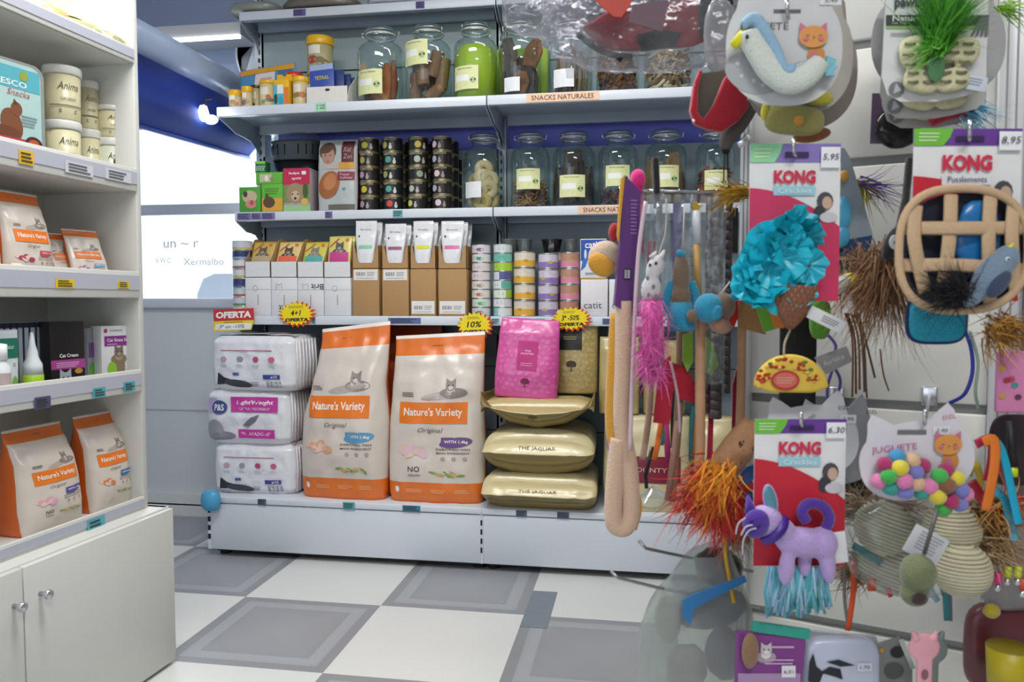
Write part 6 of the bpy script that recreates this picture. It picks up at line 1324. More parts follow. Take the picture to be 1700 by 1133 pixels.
# ---- natural butterfly card
def natcard(lab, dx, dy, d, full):
    P = PX('cat_toy_card', lab, 'toy card', 1556+dx, -40+dy, d)
    x0, x1, y1 = 1470+dx, 1642+dx, 166+dy
    pts = [(x0+4, -60+dy), (x1, -60+dy), (x1, y1-28), (x1-12, y1-16), (x1-50, y1-6), (x0+90, y1), (x0+30, y1), (x0+8, y1-12), (x0-2, y1-40)]
    m = P.mb(); m.prism(P.pts(pts), 0, 1.2, M('#d9dadb' if full else '#b5b5b2', .45, 'paper')); S = P.S()
    if full:
        m.rect(S, *P.c(x0+2, 42), *P.c(x1, 24), M('#3c423e'), OFF); m.rect(S, *P.c(x0+2, 47), *P.c(x1, 42), M('#8fb06a'), OFF)
    P.out(m, 'card')
    m = P.mb()
    if full:
        m.text(S, 'pawise', *P.c(1513, 6), 56, 22, M('#3a3d3c'), OFF*3, bold=.03); m.text(S, 'Nature First', *P.c(1524, 30), 84, 9, M('#dfe2df'), OFF*3, bold=.02); m.text(S, 'Cat Toy', *P.c(1493, 38), 24, 6, M('#c9ccc9'), OFF*3)
        m.lines(S, *P.c(1510, 56), 60, 7, 2, M('#a4a7a6'), OFF*2); catface(m, S, *P.c(1625, 40), 0.1, M('#555'+'555'), M('#555555'), M('#999999'))
        for k in range(4): m.poly(S, P.pts([(1612+k*8, 60), (1618+k*8, 58), (1634+k*3, 24), (1630+k*3, 24)]), M('#6a6d70'), OFF*2)
    m.oval(S, *P.c(x0+22, y1-20), 13, 13, M('#77797c'), OFF*2); m.poly(S, P.pts([(x0+16, y1-12), (x0+20, y1-30), (x0+30, y1-18)]), M('#b5b7b9'), OFF*3); P.out(m, 'printed_panel')
    m = P.mb(); LF = M('#cfcba6', .9, 'loofah', bump=.5, scale=160, var=.12)
    for cx, cy, rx, ry, a in ((1528, 84, 32, 28, -10), (1596, 80, 34, 24, 8), (1533, 132, 30, 20, 12), (1586, 130, 28, 20, -12)):
        E2 = Matrix.Translation(P.v(cx+dx, cy+dy, -12)) @ Matrix.Rotation(radians(a), 4, 'Y'); m.ell((0, 0, 0), (rx, 9, ry), LF, T=E2, e=.7, n=24, k=14)
    m.ell(P.v(1556+dx, 105+dy, -12), (14, 9, 40), LF); P.out(m, 'loofah_butterfly', remesh=2.6)
    if full:
        m = P.mb(); DS = M('#7a7a5c', .9)
        for cx, cy in [(1527, 70), (1524, 88), (1528, 104), (1533, 118), (1533, 133), (1598, 70), (1600, 84), (1592, 100), (1588, 117), (1588, 132)]:
            for q in (-1, 1): m.tube([P.v(cx+q*13-9, cy, -22), P.v(cx+q*13, cy+1, -24), P.v(cx+q*13+9, cy, -22)], 2.3, DS, 6, flat_=.5)
        P.out(m, 'woven_stripe')
        m = P.mb(); m.ell(P.v(1558, 108, -26), (15, 3, 25), M('#55825a', .85, 'felt')); P.out(m, 'felt_leaf')
        m = P.mb(); tuft(m, P.v(1556, 78, -26), (.22, -.1, 1), 110, 1000, [M('#3f8f1e', .7), M('#5bb02c', .7), M('#2f7418', .7)], .24, 1.3, random.Random(8), curl=24, base=7)
        tuft(m, P.v(1560, 80, -26), (-1, -.1, -.15), 48, 120, [M('#5bb02c', .7), M('#7cc24a', .7)], .35, 1.3, random.Random(18), curl=10, base=6); P.out(m, 'green_feathers')
        m = P.mb(); T_ = Matrix.Translation(P.v(1627, 136, -8)) @ Matrix.Rotation(radians(10), 4, 'Y'); m.box(-17, 17, -.6, .6, -12, 12, M('#d4dbe6', .5), .4, T=T_); m.lines(lambda u, v, o: T_ @ Vector((u, -.7-o/P.K, v)), -3, 2, 24, 14, 3, M('#9aa4b8'), .0004); P.out(m, 'price_sticker')
natcard('card with striped loofah butterfly and green feathers in front', 0, 0, 1.06, True)
natcard('second loofah butterfly card just behind and below the front one', -3, 28, 1.10, False)
natcard('third loofah butterfly card hindmost behind the front one', 0, 44, 1.16, False)
hooked(1556, 60, 1.05, 'chrome hook hidden by the green feathers')
for k, (cx, cy, rx, ry, d, lab) in enumerate(((1560, 70, 112, 92, 1.2, 'large pale grey round-eared card behind the butterfly cards'),)):
    P = PX('cat_toy_card', lab, 'toy card', cx, cy-60, d); P.out(catcard(P, cx, cy, rx, ry, '#b1b1b3'), 'card')
P = PX('purple_collar_card', 'black and purple toy on a card below the butterfly cards', 'toy card', 1470, 160, 1.24)
m = P.mb(); m.prism(P.pts([(1448, 155), (1530, 155), (1530, 238), (1446, 238)]), 0, 1, M('#7d6a84', .4, 'paper')); P.out(m, 'card')
m = P.mb(); m.ell(P.v(1492, 212, -14), (38, 14, 34), M('#121214', .15, 'rubber'), disp=lambda d: .1*noise.noise(d*3)); P.out(m, 'black_ball')
P = PX('feather_toy', 'red and blue fringed toy between butterfly card and basket card', 'cat toy', 1590, 178, 1.15)
m = P.mb(); m.tube(spline([P.v(1545, 205, -6), P.v(1575, 188, -8), P.v(1612, 190, -6)], 6), lambda t: 12*sin(pi*(.15+.7*t)), plush('#a81f3c'), 10); P.out(m, 'red_body')
m = P.mb(); tuft(m, P.v(1600, 176, -10), (.6, 0, -.35), 50, 120, [M('#3f9ec4', .7), M('#8fc4d8', .7), M('#2f7fa8', .7)], .25, 1.4, random.Random(5), curl=14, base=9); P.out(m, 'blue_fringe')
P = PX('plush_worm', 'lime green thread toy reaching in at the top right corner', 'cat toy', 1665, 10, 1.1)
m = P.mb(); tuft(m, P.v(1665, 12, 0), (1, 0, -.1), 60, 40, [M('#7db02c', .8), M('#a5c84a', .8)], .3, 1.6, random.Random(6), curl=12, base=6); P.out(m, 'lime_threads')
# ---- taco and things around
P = PX('plush_taco', 'yellow plush taco with red dots below the ice cream toy', 'cat toy', 1305, 555, 1.14)
m = P.mb(); m.tube(spline([P.v(1312, 548, -10), P.v(1303, 570, -12), P.v(1302, 590, -14)], 5), 2, M('#a9a08c', .8), 6); P.out(m, 'cord')
TC = plush('#dd9a20'); TY = M('#d9b84a', .9, 'felt', var=.15)
def half(P, cx, cy, r, y0, th, mt, m, sc=1.0, a0=0, a1=180):
    pts = [(cx+r*cos(radians(a)), cy-r*sc*sin(radians(a))) for a in range(a0, a1+1, 10)]+[(cx-r*.6, cy+8), (cx+r*.55, cy+9)]
    m.prism(P.pts(pts), y0, y0+th, mt)
m = P.mb(); half(P, 1310, 642, 58, -26, 12, TY, m, .86); half(P, 1310, 642, 60, -12, 10, TC, m, .9); P.out(m, 'shell', remesh=2.4)
m = P.mb(); rr = random.Random(3)
for k in range(44):
    a = radians(rr.uniform(10, 170)); r = rr.uniform(36, 55); m.ell(P.v(1310+r*cos(a), 642-r*.86*sin(a), -27), (rr.uniform(2.5, 5), 1.5, rr.uniform(2, 3.5)), M(rr.choice(['#b83322', '#c94a2a', '#a82a22', '#5c7a2a', '#d8b85a']), .85), n=8, k=5)
P.out(m, 'printed_topping')
m = P.mb(); m.oval(P.S(-28.5), *P.c(1305, 632), 24, 17, M('#b83a34', .8), 0); m.oval(P.S(-28.5), *P.c(1305, 632), 20, 13, M('#cf6a5c', .8), .0008); m.lines(P.S(-28.5), *P.c(1305, 632), 30, 12, 3, M('#e0a090'), .0015); P.out(m, 'round_patch')
P = PX('fabric_label', 'grey woven label hanging right of the plush taco', 'label', 1385, 598, 1.16)
m = P.mb(); m.prism(P.pts([(1352, 594), (1405, 575), (1416, 600), (1372, 622)]), 0, 1, M('#8a8a8c', .7, 'cloth')); m.text(P.S(), 'furlike', *P.c(1384, 598), 36, 8, M('#c9c9c9'), OFF*2, rot=.4); P.out(m, 'label_cloth')
P = PX('lanyard', 'purple cord loop hanging beside the plush taco', 'cord', 1385, 560, 1.2)
m = P.mb(); m.tube(spline([P.v(1374, 556), P.v(1388, 575), P.v(1382, 600), P.v(1396, 630), P.v(1392, 655), P.v(1378, 672), P.v(1376, 640), P.v(1388, 600)], 5), 2.6, M('#5c4390', .7), 6); P.out(m, 'cord')
P = PX('plush_burger', 'layered red, brown and green felt toy behind the waffle cone', 'cat toy', 1260, 520, 1.2)
for c_, pts, y in (('#b8281e', [(1210, 535), (1222, 500), (1240, 498), (1236, 540), (1226, 530), (1220, 545)], 4), ('#8f6a3e', [(1226, 502), (1262, 498), (1272, 556), (1228, 545)], 0), ('#5f9e2a', [(1252, 505), (1275, 500), (1292, 545), (1268, 552)], -4), ('#c9762a', [(1272, 510), (1296, 508), (1300, 545), (1285, 545)], -8)):
    m = P.mb(); m.prism(P.pts(pts), y, y+6, plush(c_)); P.out(m, 'felt_layer')
P = PX('black_strap_toy', 'long black toy hanging between cone and taco', 'cat toy', 1330, 540, 1.27)
m = P.mb(); m.box(-32, 28, 0, 14, -170, 20, M('#1c1b1e', .7, 'cloth', bump=.3), 4); P.out(m, 'body')
P = PX('green_felt_toy', 'green felt piece right of the waffle cone', 'cat toy', 1362, 505, 1.22)
m = P.mb(); m.ell(P.v(1362, 530, 0), (18, 7, 34), plush('#5a9e2c'), e=.7); P.out(m, 'body')
P = PX('catnip_roll', 'white roll with yellow end cap right of the ice cream card', 'cat toy', 1400, 474, 1.2)
m = P.mb(); m.tube([P.v(1372, 482), P.v(1408, 470)], 15, plush('#c9ccc9'), 14); P.out(m, 'roll'); m = P.mb(); m.tube([P.v(1407, 470), P.v(1418, 467), P.v(1426, 465)], lambda t: 16-5*t*t, plush('#d9c832'), 14); P.out(m, 'end_cap')
P = PX('toy_card_blue', 'grey and dark blue curved card behind the ice cream card', 'toy card', 1405, 245, 1.24)
m = P.mb(); m.prism(P.pts([(1360, 245), (1402, 246), (1412, 262), (1452, 388), (1450, 405), (1436, 428), (1390, 460), (1360, 470)]), 0, 1.2, M('#8b9aa2', .5, 'paper')); m.poly(P.S(), P.pts([(1384, 402), (1451, 390), (1448, 408), (1436, 428), (1390, 460), (1372, 462)]), M('#1a3f72'), OFF*2); m.text(P.S(), 'turkey hay boxes', *P.c(1414, 424), 56, 8, M('#8fa04a'), OFF*4, rot=.45); P.out(m, 'card')
m = P.mb(); m.ell(P.v(1400, 355, -10), (16, 9, 30), M('#4a9ec4', .3, 'plastic')); m.ell(P.v(1398, 392, -10), (16, 9, 20), M('#4a9ec4', .3, 'plastic')); m.ell(P.v(1402, 292, -8), (8, 5, 10), M('#c9923a', .5)); P.out(m, 'blue_blister')
# feathers hanging in the middle
CORE = {}
def feathers(name, lab, px, py, d, dirs, L, n, cols, spread=.25, wid=1.3, curl=16, cat='cat toy', seed=1, base=6, part='feathers'):
    P = PX(name, lab, cat, px, py, d); m = P.mb(); dv = Vector(dirs).normalized()
    m.ell(dv*L*.32, (base*1.1+L*.10, base, base*1.1+L*.10), plush(cols[0]), disp=lambda q: .25*noise.noise(q*3), n=14, k=10); n = int(n*2.2); wid *= .75
    tuft(m, (0, 0, 0), dirs, L, n, [M(c_, .85) for c_ in cols], spread, wid, random.Random(seed), curl=curl, base=base); P.out(m, part); return P
feathers('feather_teaser', 'tuft of brown feathers between the blue card and the basket', 1470, 430, 1.16, (-.1, 0, -1), 120, 260, ['#7a5236', '#8f6644', '#a5805c', '#5c3c28'], .3, 1.7, 30, seed=3, base=14)
feathers('feather_teaser', 'tuft of light brown feathers above the other brown tuft', 1430, 440, 1.22, (.1, 0, -.6), 70, 160, ['#8a6a50', '#a08468', '#6e5038'], .5, 1.7, 20, seed=4, base=16)
P = PX('leather_strings', 'bundle of thin brown leather strings hanging left of the feathers', 'cat toy', 1425, 520, 1.2)
m = P.mb()
for k, (x0, x1, y1) in enumerate(((1412, 1424, 655), (1418, 1430, 648), (1424, 1438, 652), (1430, 1455, 628), (1408, 1418, 660))): m.tube(spline([P.v(x0-5, 520), P.v(x0+8, 565), P.v(x1, y1)], 6), 1.8, M(['#5c3824', '#7a4a2e', '#6a5240'][k % 3], .8), 6)
P.out(m, 'strings')
P = PX('feather_teaser', 'purple and olive feather spray on the upper slat panel', 'cat toy', 1425, 305, 1.26)
m = P.mb(); tuft(m, (0, 0, 0), (1, 0, -.15), 75, 40, [M('#4c3478', .8), M('#6a4f96', .8)], .15, 1.6, random.Random(3), curl=18, base=4); P.out(m, 'purple_feathers')
m = P.mb(); tuft(m, (0, 0, 0), (.6, 0, -.8), 55, 40, [M('#8f8a3a', .8), M('#a5a050', .8)], .2, 1.6, random.Random(5), curl=12, base=4); P.out(m, 'olive_feathers')
P = PX('plush_ostrich', 'black plush head with a round white eye left of the basket', 'cat toy', 1486, 360, 1.14)
m = P.mb(); E(m, 1486, 405, -8, 18, 34, 12, plush('#1d1b1c'), 24); m.tube([P.v(1492, 385, -6), P.v(1503, 330, -4), P.v(1508, 262, -2)], 7, plush('#232022'), 8); P.out(m, 'head', remesh=2.6)
m = P.mb(); E(m, 1486, 402, -21, 9, 12, 2.5, M('#c9cbcc', .5)); E(m, 1488, 403, -24, 3, 4, 1.5, M('#101010', .4)); P.out(m, 'eye')
P = PX('lanyard', 'blue and pale green cord loops against the slat panel', 'cord', 1612, 555, 1.2)
m = P.mb(); m.tube(spline([P.v(1600, 545), P.v(1613, 580), P.v(1616, 620), P.v(1604, 655), P.v(1580, 670)], 6), 3.2, M('#2438a0', .5), 8); m.tube(spline([P.v(1610, 550), P.v(1625, 600), P.v(1622, 650), P.v(1628, 680)], 6), 2.6, M('#9ab5a4', .5), 8); P.out(m, 'cord')
P = PX('wire_loop', 'thin brown leash cord curving down on the white panel', 'cord', 1440, 545, 1.26)
m = P.mb(); m.tube(spline([P.v(1428, 540), P.v(1436, 580), P.v(1440, 640), P.v(1442, 662)], 6), 1.6, M('#5c5248', .6), 6); m.tube(spline([P.v(1462, 580), P.v(1468, 620), P.v(1478, 650)], 6), 1.4, M('#7a4a2e', .6), 6); P.out(m, 'cord')
# ---- sisal balls in film, wand, fur
SIS = M('#c2bda2', .9, 'sisal', bump=.4, scale=90, var=.1)
for k, (x, y, r, d) in enumerate(((1467, 876, 44, 1.16), (1580, 878, 43, 1.13), (1474, 940, 46, 1.2), (1596, 946, 44, 1.1))):
    P = PX('sisal_ball', ['cream sisal wound ball at the upper left of four', 'cream sisal wound ball at the upper right of four', 'cream sisal wound ball at the lower left of four', 'cream sisal wound ball at the lower right of four'][k], 'cat toy', x, y, d)
    m = P.mb(); m.ell((0, 0, 0), (r*.97, r*.97, r*.97), SIS, n=24, k=16); P.out(m, 'ball')
    m = P.mb()
    for j in range(15):
        t = -1+2*(j+.5)/15; rr_ = r*sqrt(1-t*t*.98); c_ = Vector((t*r*.98, 0, 0))
        m.tube([Matrix.Rotation(radians(-82+(k % 2)*160), 3, 'Y') @ Matrix.Rotation(radians(10), 3, 'Y') @ (c_+Vector((0, rr_*sin(a*pi/12), rr_*cos(a*pi/12)))) for a in range(24)], 3.0, SIS, 6, closed=True)
    P.out(m, 'sisal_cord')
P = PX('toy_bag', 'clear film bag around the sisal balls below the pompoms', 'film bag', 1530, 820, 1.13)
m = P.mb(); m.ell((0, 30, -95), (112, 56, 84), FILM, disp=lambda d: .12*noise.noise(d*3)+.04*noise.noise(d*9), n=40, k=24, e=.8); P.out(m, 'film')
P = PX('plush_ball', 'olive green plush ball hanging at the front of the sisal balls', 'cat toy', 1525, 930, .99)
m = P.mb(); E(m, 1525, 952, 0, 30, 32, 28, plush('#6b7350')); E(m, 1520, 985, 4, 24, 24, 20, plush('#6b7350')); P.out(m, 'body', remesh=2.6)
m = P.mb(); E(m, 1528, 996, -16, 14, 11, 7, plush('#33261f')); P.out(m, 'dark_patch')
P = PX('teaser_stick', 'thin grey stick slanting across the sisal balls', 'stick', 1552, 850, .98)
m = P.mb(); m.tube([P.v(1556, 846), P.v(1536, 922)], 3.4, plastic('#55534f', .4), 8); P.out(m, 'stick')
P = PX('swing_tag', 'white printed swing tag between the sisal balls', 'tag', 1552, 880, 1.02)
m = P.mb(); T_ = Matrix.Rotation(radians(28), 4, 'Y') @ Matrix.Translation((0, 0, -30)); m.box(-32, 32, -.6, .6, -25, 25, M('#c9cbd0', .5), .5, T=T_); m.lines(lambda u, v, o: T_ @ Vector((u, -.7-o/P.K, v)), 4, 4, 44, 34, 6, M('#9b9ea6'), .0004); P.out(m, 'tag_paper')
for k, (x, y, dd, L, n, c_, lab, d) in enumerate(((1430, 850, (-.3, 0, .2), 42, 150, ['#8a7a66', '#6e604e', '#a5957c'], 'grey brown fur tuft left of the sisal balls', 1.2), (1612, 862, (.6, 0, -.1), 50, 160, ['#a5845c', '#8a6a44', '#c2a27a'], 'light brown fur tuft right of the sisal balls', 1.14),
     (1640, 900, (.6, 0, -.3), 52, 160, ['#a58a68', '#8f6a44', '#c9ab84'], 'beige fur tuft at the right lower edge of the balls', 1.12), (1425, 940, (-.4, 0, -.2), 40, 150, ['#8f7a5c', '#a58f6e'], 'beige fur tuft at the lower left of the balls', 1.22),
     (1470, 832, (.5, 0, .1), 60, 160, ['#8a6240', '#6e4a30', '#a07850'], 'brown fur strip directly under the pompoms', 1.18), (1655, 845, (.5, 0, -.3), 50, 130, ['#b5813c', '#c99a54', '#8a5c28'], 'golden brown feather tuft at the right picture edge', 1.1), (1660, 545, (.3, 0, -.3), 45, 130, ['#a8762c', '#c2924a', '#7a521e'], 'golden brown feather tuft below the basket at the edge', 1.08))):
    feathers('fur_toy', lab, x, y, d, dd, L, n, c_, .6, 2.0, 12, seed=k+20, base=12, part='fur')
P = PX('cord_toy', 'orange and grey ribbons hanging left of the sisal balls', 'cat toy', 1414, 930, 1.18)
m = P.mb(); m.tube(spline([P.v(1416, 930), P.v(1418, 980), P.v(1410, 1050)], 6), 5, M('#d9562a', .7), 8, flat_=.3); P.out(m, 'orange_ribbon'); m = P.mb(); m.tube(spline([P.v(1402, 945), P.v(1404, 1000), P.v(1412, 1048)], 6), 3, M('#7a706c', .7), 8, flat_=.3); P.out(m, 'grey_ribbon')
P = PX('ribbon_toy', 'teal and mauve ribbon with red and orange ends under the balls', 'cat toy', 1560, 960, 1.16)
for pts, c_, w_ in (([(1562, 962), (1572, 990), (1576, 1032)], '#3f7f86', 7), ([(1568, 966), (1579, 992), (1581, 1033)], '#8f5a86', 2.5), ([(1540, 965), (1548, 985), (1558, 1000)], '#8fb4c4', 5), ([(1447, 962), (1448, 982)], '#c9583a', 7), ([(1474, 978), (1480, 992)], '#c23a5c', 4), ([(1616, 968), (1620, 988)], '#e2702a', 6), ([(1415, 905), (1440, 920), (1462, 935)], '#2f7f86', 6)):
    m = P.mb(); m.tube([P.v(x, y) for x, y in pts], w_, M(c_, .7), 8, flat_=.25); P.out(m, 'ribbon')
# ---- bottom row
P = PX('brush_pack', 'purple grooming pack with small terrier picture at the bottom', 'pack', 1285, 1040, 1.1)
m = P.mb(); m.prism(P.pts([(1226, 1052), (1338, 1062), (1328, 1240), (1222, 1240)]), 0, 14, M('#7d3c86', .4)); m.rect(P.S(), *P.c(1226, 1136), *P.c(1330, 1120), M('#a889b0'), OFF); P.out(m, 'carton')
m = P.mb(); m.prism(P.pts([(1250, 1032), (1345, 1046), (1342, 1062), (1248, 1048)]), -3, 4, M('#2f9a8a', .4)); P.out(m, 'teal_header')
m = P.mb(); S = P.S(); m.lines(S, *P.c(1300, 1075), 40, 8, 1, M('#c9a5cf'), OFF*2); m.lines(S, *P.c(1295, 1100), 50, 12, 2, M('#c9a5cf'), OFF*2); catface(m, S, *P.c(1272, 1080), 9, M('#c9bfc4'), M('#a89aa5'), M('#e0dade')); m.rect(S, *P.c(1298, 1126), *P.c(1321, 1106), M('#e6e2ea'), OFF*3); m.text(S, '6,01', *P.c(1309, 1116), 16, 7, M('#33303a'), OFF*5); P.out(m, 'printed_panel')
m = P.mb(); E(m, 1246, 1082, -10, 14, 30, 8, plush('#8a6c4e')); P.out(m, 'brown_toy')
P = PX('poop_bag_pack', 'white pack with black bird silhouettes beside the purple pack', 'pack', 1395, 1060, 1.12)
m = P.mb(); m.ell(P.v(1396, 1120, 0), (62, 16, 62), foil('#b9c2d6', .25, .5, 25), e=.4, n=32, k=16); P.out(m, 'film_pack')
m = P.mb(); S = P.S(-16.5)
for pts in ([(1342, 1133), (1344, 1100), (1350, 1085), (1356, 1108), (1368, 1118), (1360, 1140)], [(1362, 1118), (1378, 1108), (1396, 1112), (1400, 1130), (1384, 1124)], [(1372, 1100), (1392, 1096), (1420, 1106), (1396, 1108)]): m.poly(S, P.pts(pts), M('#23262e'), OFF)
m.rect(S, *P.c(1424, 1116), *P.c(1448, 1102), M('#d5dbe8'), OFF); m.text(S, '1,70', *P.c(1436, 1109), 16, 7, M('#3a3c44'), OFF*3); P.out(m, 'printed_panel')
P = PX('hanging_pack', 'pale sealed pack lying across the top of the bird pack', 'pack', 1420, 1052, 1.2)
m = P.mb(); m.prism(P.pts([(1340, 1048), (1380, 1052), (1455, 1058), (1462, 1080), (1345, 1078)]), 0, 8, foil('#b5bccb', .3)); m.text(P.S(), '4,90', *P.c(1440, 1068), 14, 6, M('#33343a'), OFF*3); P.out(m, 'film_pack')
P = PX('hanging_pack', 'grey photo card pack left of the pink comb', 'pack', 1480, 1062, 1.16)
m = P.mb(); m.prism(P.pts([(1450, 1075), (1496, 1060), (1516, 1100), (1518, 1240), (1462, 1240)]), 0, 8, foil('#7f8482', .35)); S = P.S(); m.oval(S, *P.c(1490, 1083), 12, 10, M('#2b2e2e'), OFF*2); m.oval(S, *P.c(1463, 1080), 4, 4, M('#c9923a'), OFF*3); m.oval(S, *P.c(1485, 1115), 16, 14, M('#565c58'), OFF*2); m.poly(S, P.pts([(1490, 1062), (1498, 1060), (1520, 1110), (1512, 1112)]), M('#b9c0ba'), OFF*3); P.out(m, 'printed_card')
P = PX('pet_comb', 'pale pink cat-head comb hanging at the bottom of the wall', 'comb', 1536, 1045, 1.06)
PKP = plastic('#dfa0ac', .35)
m = P.mb(); E(m, 1535, 1076, 0, 27, 25, 6, PKP); 
for q in (-1, 1): m.tube([P.v(1535+q*14, 1062, 0), P.v(1535+q*20, 1048, 0)], lambda t: 8-5*t, PKP, 8)
m.box(-13, 13, -5, 5, -200, -40, PKP, 4, T=Tr(0, 0, 0)); P.out(m, 'handle_and_head', remesh=1.6)
m = P.mb(); m.oval(P.S(-5.3), *P.c(1537, 1122), 6, 9, M('#8a5c64'), OFF); P.out(m, 'print_mark')
P = PX('pet_comb', 'grey cat-head comb directly behind the pink comb', 'comb', 1546, 1050, 1.12)
m = P.mb(); E(m, 1548, 1080, 0, 27, 25, 6, plastic('#6f7a78')); m.tube([P.v(1560, 1062, 0), P.v(1566, 1048, 0)], lambda t: 8-5*t, plastic('#6f7a78'), 8); m.box(-13, 13, -5, 5, -200, -40, plastic('#6f7a78'), 4); P.out(m, 'handle_and_head', remesh=1.6)
# ---- far right strip
P = PX('pet_scarf', 'pink pouch printed with small figures at the right edge', 'pouch', 1680, 575, 1.12)
m = P.mb(); m.box(-22, 60, 0, 10, -112, -8, M('#d886b4', .7, 'cloth'), 4); P.out(m, 'cloth'); m = P.mb(); S = P.S()
for x, y, c_ in ((1663, 612, '#c9b03a'), (1672, 632, '#b53a52'), (1686, 640, '#4a9a94'), (1665, 658, '#c9a04a'), (1692, 660, '#6a3a4c'), (1680, 630, '#c94a6a')): m.oval(S, *P.c(x, y), 6, 5, M(c_), OFF*2, n=7)
P.out(m, 'printed_figures')
for k, (pts, w_, c_, lab) in enumerate((
        ([(1632, 735), (1650, 732), (1652, 775), (1640, 850)], 9, '#e07a2c', 'orange satin ribbon streamer, longest of the ribbons'), ([(1620, 738), (1644, 730), (1648, 760), (1640, 800)], 8, '#c02a5a', 'magenta satin ribbon streamer beside the orange one'),
        ([(1655, 735), (1668, 760), (1690, 850), (1696, 872)], 7, '#1fa8cc', 'bright blue glitter ribbon streamer'), ([(1658, 770), (1676, 810), (1694, 852)], 6, '#d86a5a', 'salmon ribbon streamer crossing the blue one'),
        ([(1650, 815), (1668, 830), (1680, 872), (1688, 900)], 7, '#39a9c9', 'second blue ribbon streamer lower down'), ([(1612, 800), (1640, 838), (1668, 845), (1700, 828)], 9, '#a5182e', 'red fabric ring with yellow dots at the ribbons'),
        ([(1608, 790), (1618, 770), (1628, 800), (1618, 830)], 6, '#c9b03a', 'yellow fabric loop at the left of the ribbons'))):
    P = PX('ribbon_toy', lab, 'ribbon', pts[0][0], pts[0][1], 1.04+.01*k); m = P.mb(); m.tube(spline([P.v(x, y) for x, y in pts], 6), w_, M(c_, .35, 'satin', bump=.2, scale=150), 8, flat_=.18); P.out(m, 'ribbon')
for k, (x, y, c_, lab) in enumerate(((1657, 965, '#e03a8a', 'magenta capped tiny collar bell'), (1673, 955, '#c8d82e', 'lime capped tiny collar bell'), (1690, 955, '#d8dc3a', 'yellow capped tiny collar bell'), (1698, 975, '#d84a2e', 'red capped tiny collar bell'))):
    P = PX('collar_charm', lab+' at the lower right edge', 'charm', x, y-14, 1.1); m = P.mb(); m.tube([P.v(x, y-14), P.v(x, y+4)], 6, plastic(c_, .4), 10); m.ell(P.v(x, y+12), (6, 6, 7), steel(), n=10, k=8); P.out(m, 'charm')
P = PX('marker_pen', 'black tapering wand with neon yellow tip at the right edge', 'stick', 1682, 700, 1.08)
m = P.mb(); m.tube([P.v(1676, 700), P.v(1684, 778)], lambda t: 5+3*t, plastic('#1c1c1e', .5), 8); P.out(m, 'wand'); m = P.mb(); m.tube([P.v(1683, 776), P.v(1684, 792)], 8, plastic('#d2ea1e', .4), 10); P.out(m, 'tip')
P = PX('yellow_tub', 'yellow round tub in the lower right corner', 'tub', 1675, 1075, 1.15)
m = P.mb(); m.lathe([(30, -70), (34, 0)], plastic('#b9a81c', .4), 28); m.lathe([(34, 0), (33, 2), (0, 2)], plastic('#8a7a14', .4), 28); P.out(m, 'tub')
P = PX('yellow_pompom', 'small mustard yellow fluffy ball at the lower right', 'cat toy', 1646, 1015, 1.12)
m = P.mb(); m.ell((0, 0, 0), (13, 12, 12), plush('#a5951e'), disp=lambda d: .1*noise.noise(d*7), n=20, k=12); P.out(m, 'ball')
P = PX('crimson_bag', 'dark crimson bag behind the items at the lower right', 'bag', 1660, 1030, 1.22)
m = P.mb(); m.ell(P.v(1670, 1075, 0), (66, 18, 75), foil('#5c1c28', .4), e=.5, n=24, k=14); P.out(m, 'bag')
P = PX('clear_bag', 'grey clear film bag of small things at the lower right edge', 'film bag', 1670, 900, 1.2)
m = P.mb(); m.ell(P.v(1685, 945, 0), (58, 16, 70), M('#7d7a7c', .3, 'foil', bump=.5, scale=20, var=.3), e=.6, n=24, k=14, disp=lambda d: .08*noise.noise(d*4)); P.out(m, 'bag')
P = PX('mesh_pocket', 'dark purple pocket toy at the right edge under the basket', 'pouch', 1680, 690, 1.2)
m = P.mb(); m.ell(P.v(1684, 748, 0), (40, 12, 60), M('#33272e', .7, 'cloth'), e=.6, n=24, k=14); P.out(m, 'pocket')

# ------------------------------------------------------------------ rack of teaser wands
d0 = 1.30
P = PX('wand_rack', 'chrome wire rail holding the cat teaser wands', 'rack', 1130, 318, d0)
m = P.mb(); ST = steel('#b9bbc0', .2)
m.tube([P.v(1046, 316), P.v(1130, 318), P.v(1213, 322), P.v(1240, 322, 12), P.v(1262, 322, 60)], 2.4, ST, 8); P.out(m, 'rail')
for x in (1075, 1100, 1128, 1160, 1190): m = P.mb(); m.tube([P.v(x, 316, -10), P.v(x, 318, 0), P.v(x, 319, 40)], 1.8, ST, 6); P.out(m, 'prong')
rk = P.t
def wand(lab, pts, r, mt, d, name='teaser_wand', cat='cat wand', flat_=1.0, extra=None, part='stick'):
    P = PX(name, lab, cat, pts[0][0], pts[0][1], d); m = P.mb(); m.tube(spline([P.v(x, y) for x, y in pts], 6) if len(pts) > 2 else [P.v(x, y) for x, y in pts], r, mt, 10, flat_=flat_); P.out(m, part)
    if extra: extra(P)
    return P
WOOD = M('#b98f6c', .6, 'wood', bump=.1, scale=60, var=.12); WOOD2 = M('#8a6a58', .6, 'wood', bump=.1, scale=60, var=.12)
P = PX('wand_card', 'narrow purple header card seen from its edge at the rack', 'card', 1045, 290, 1.22, yaw=.2)
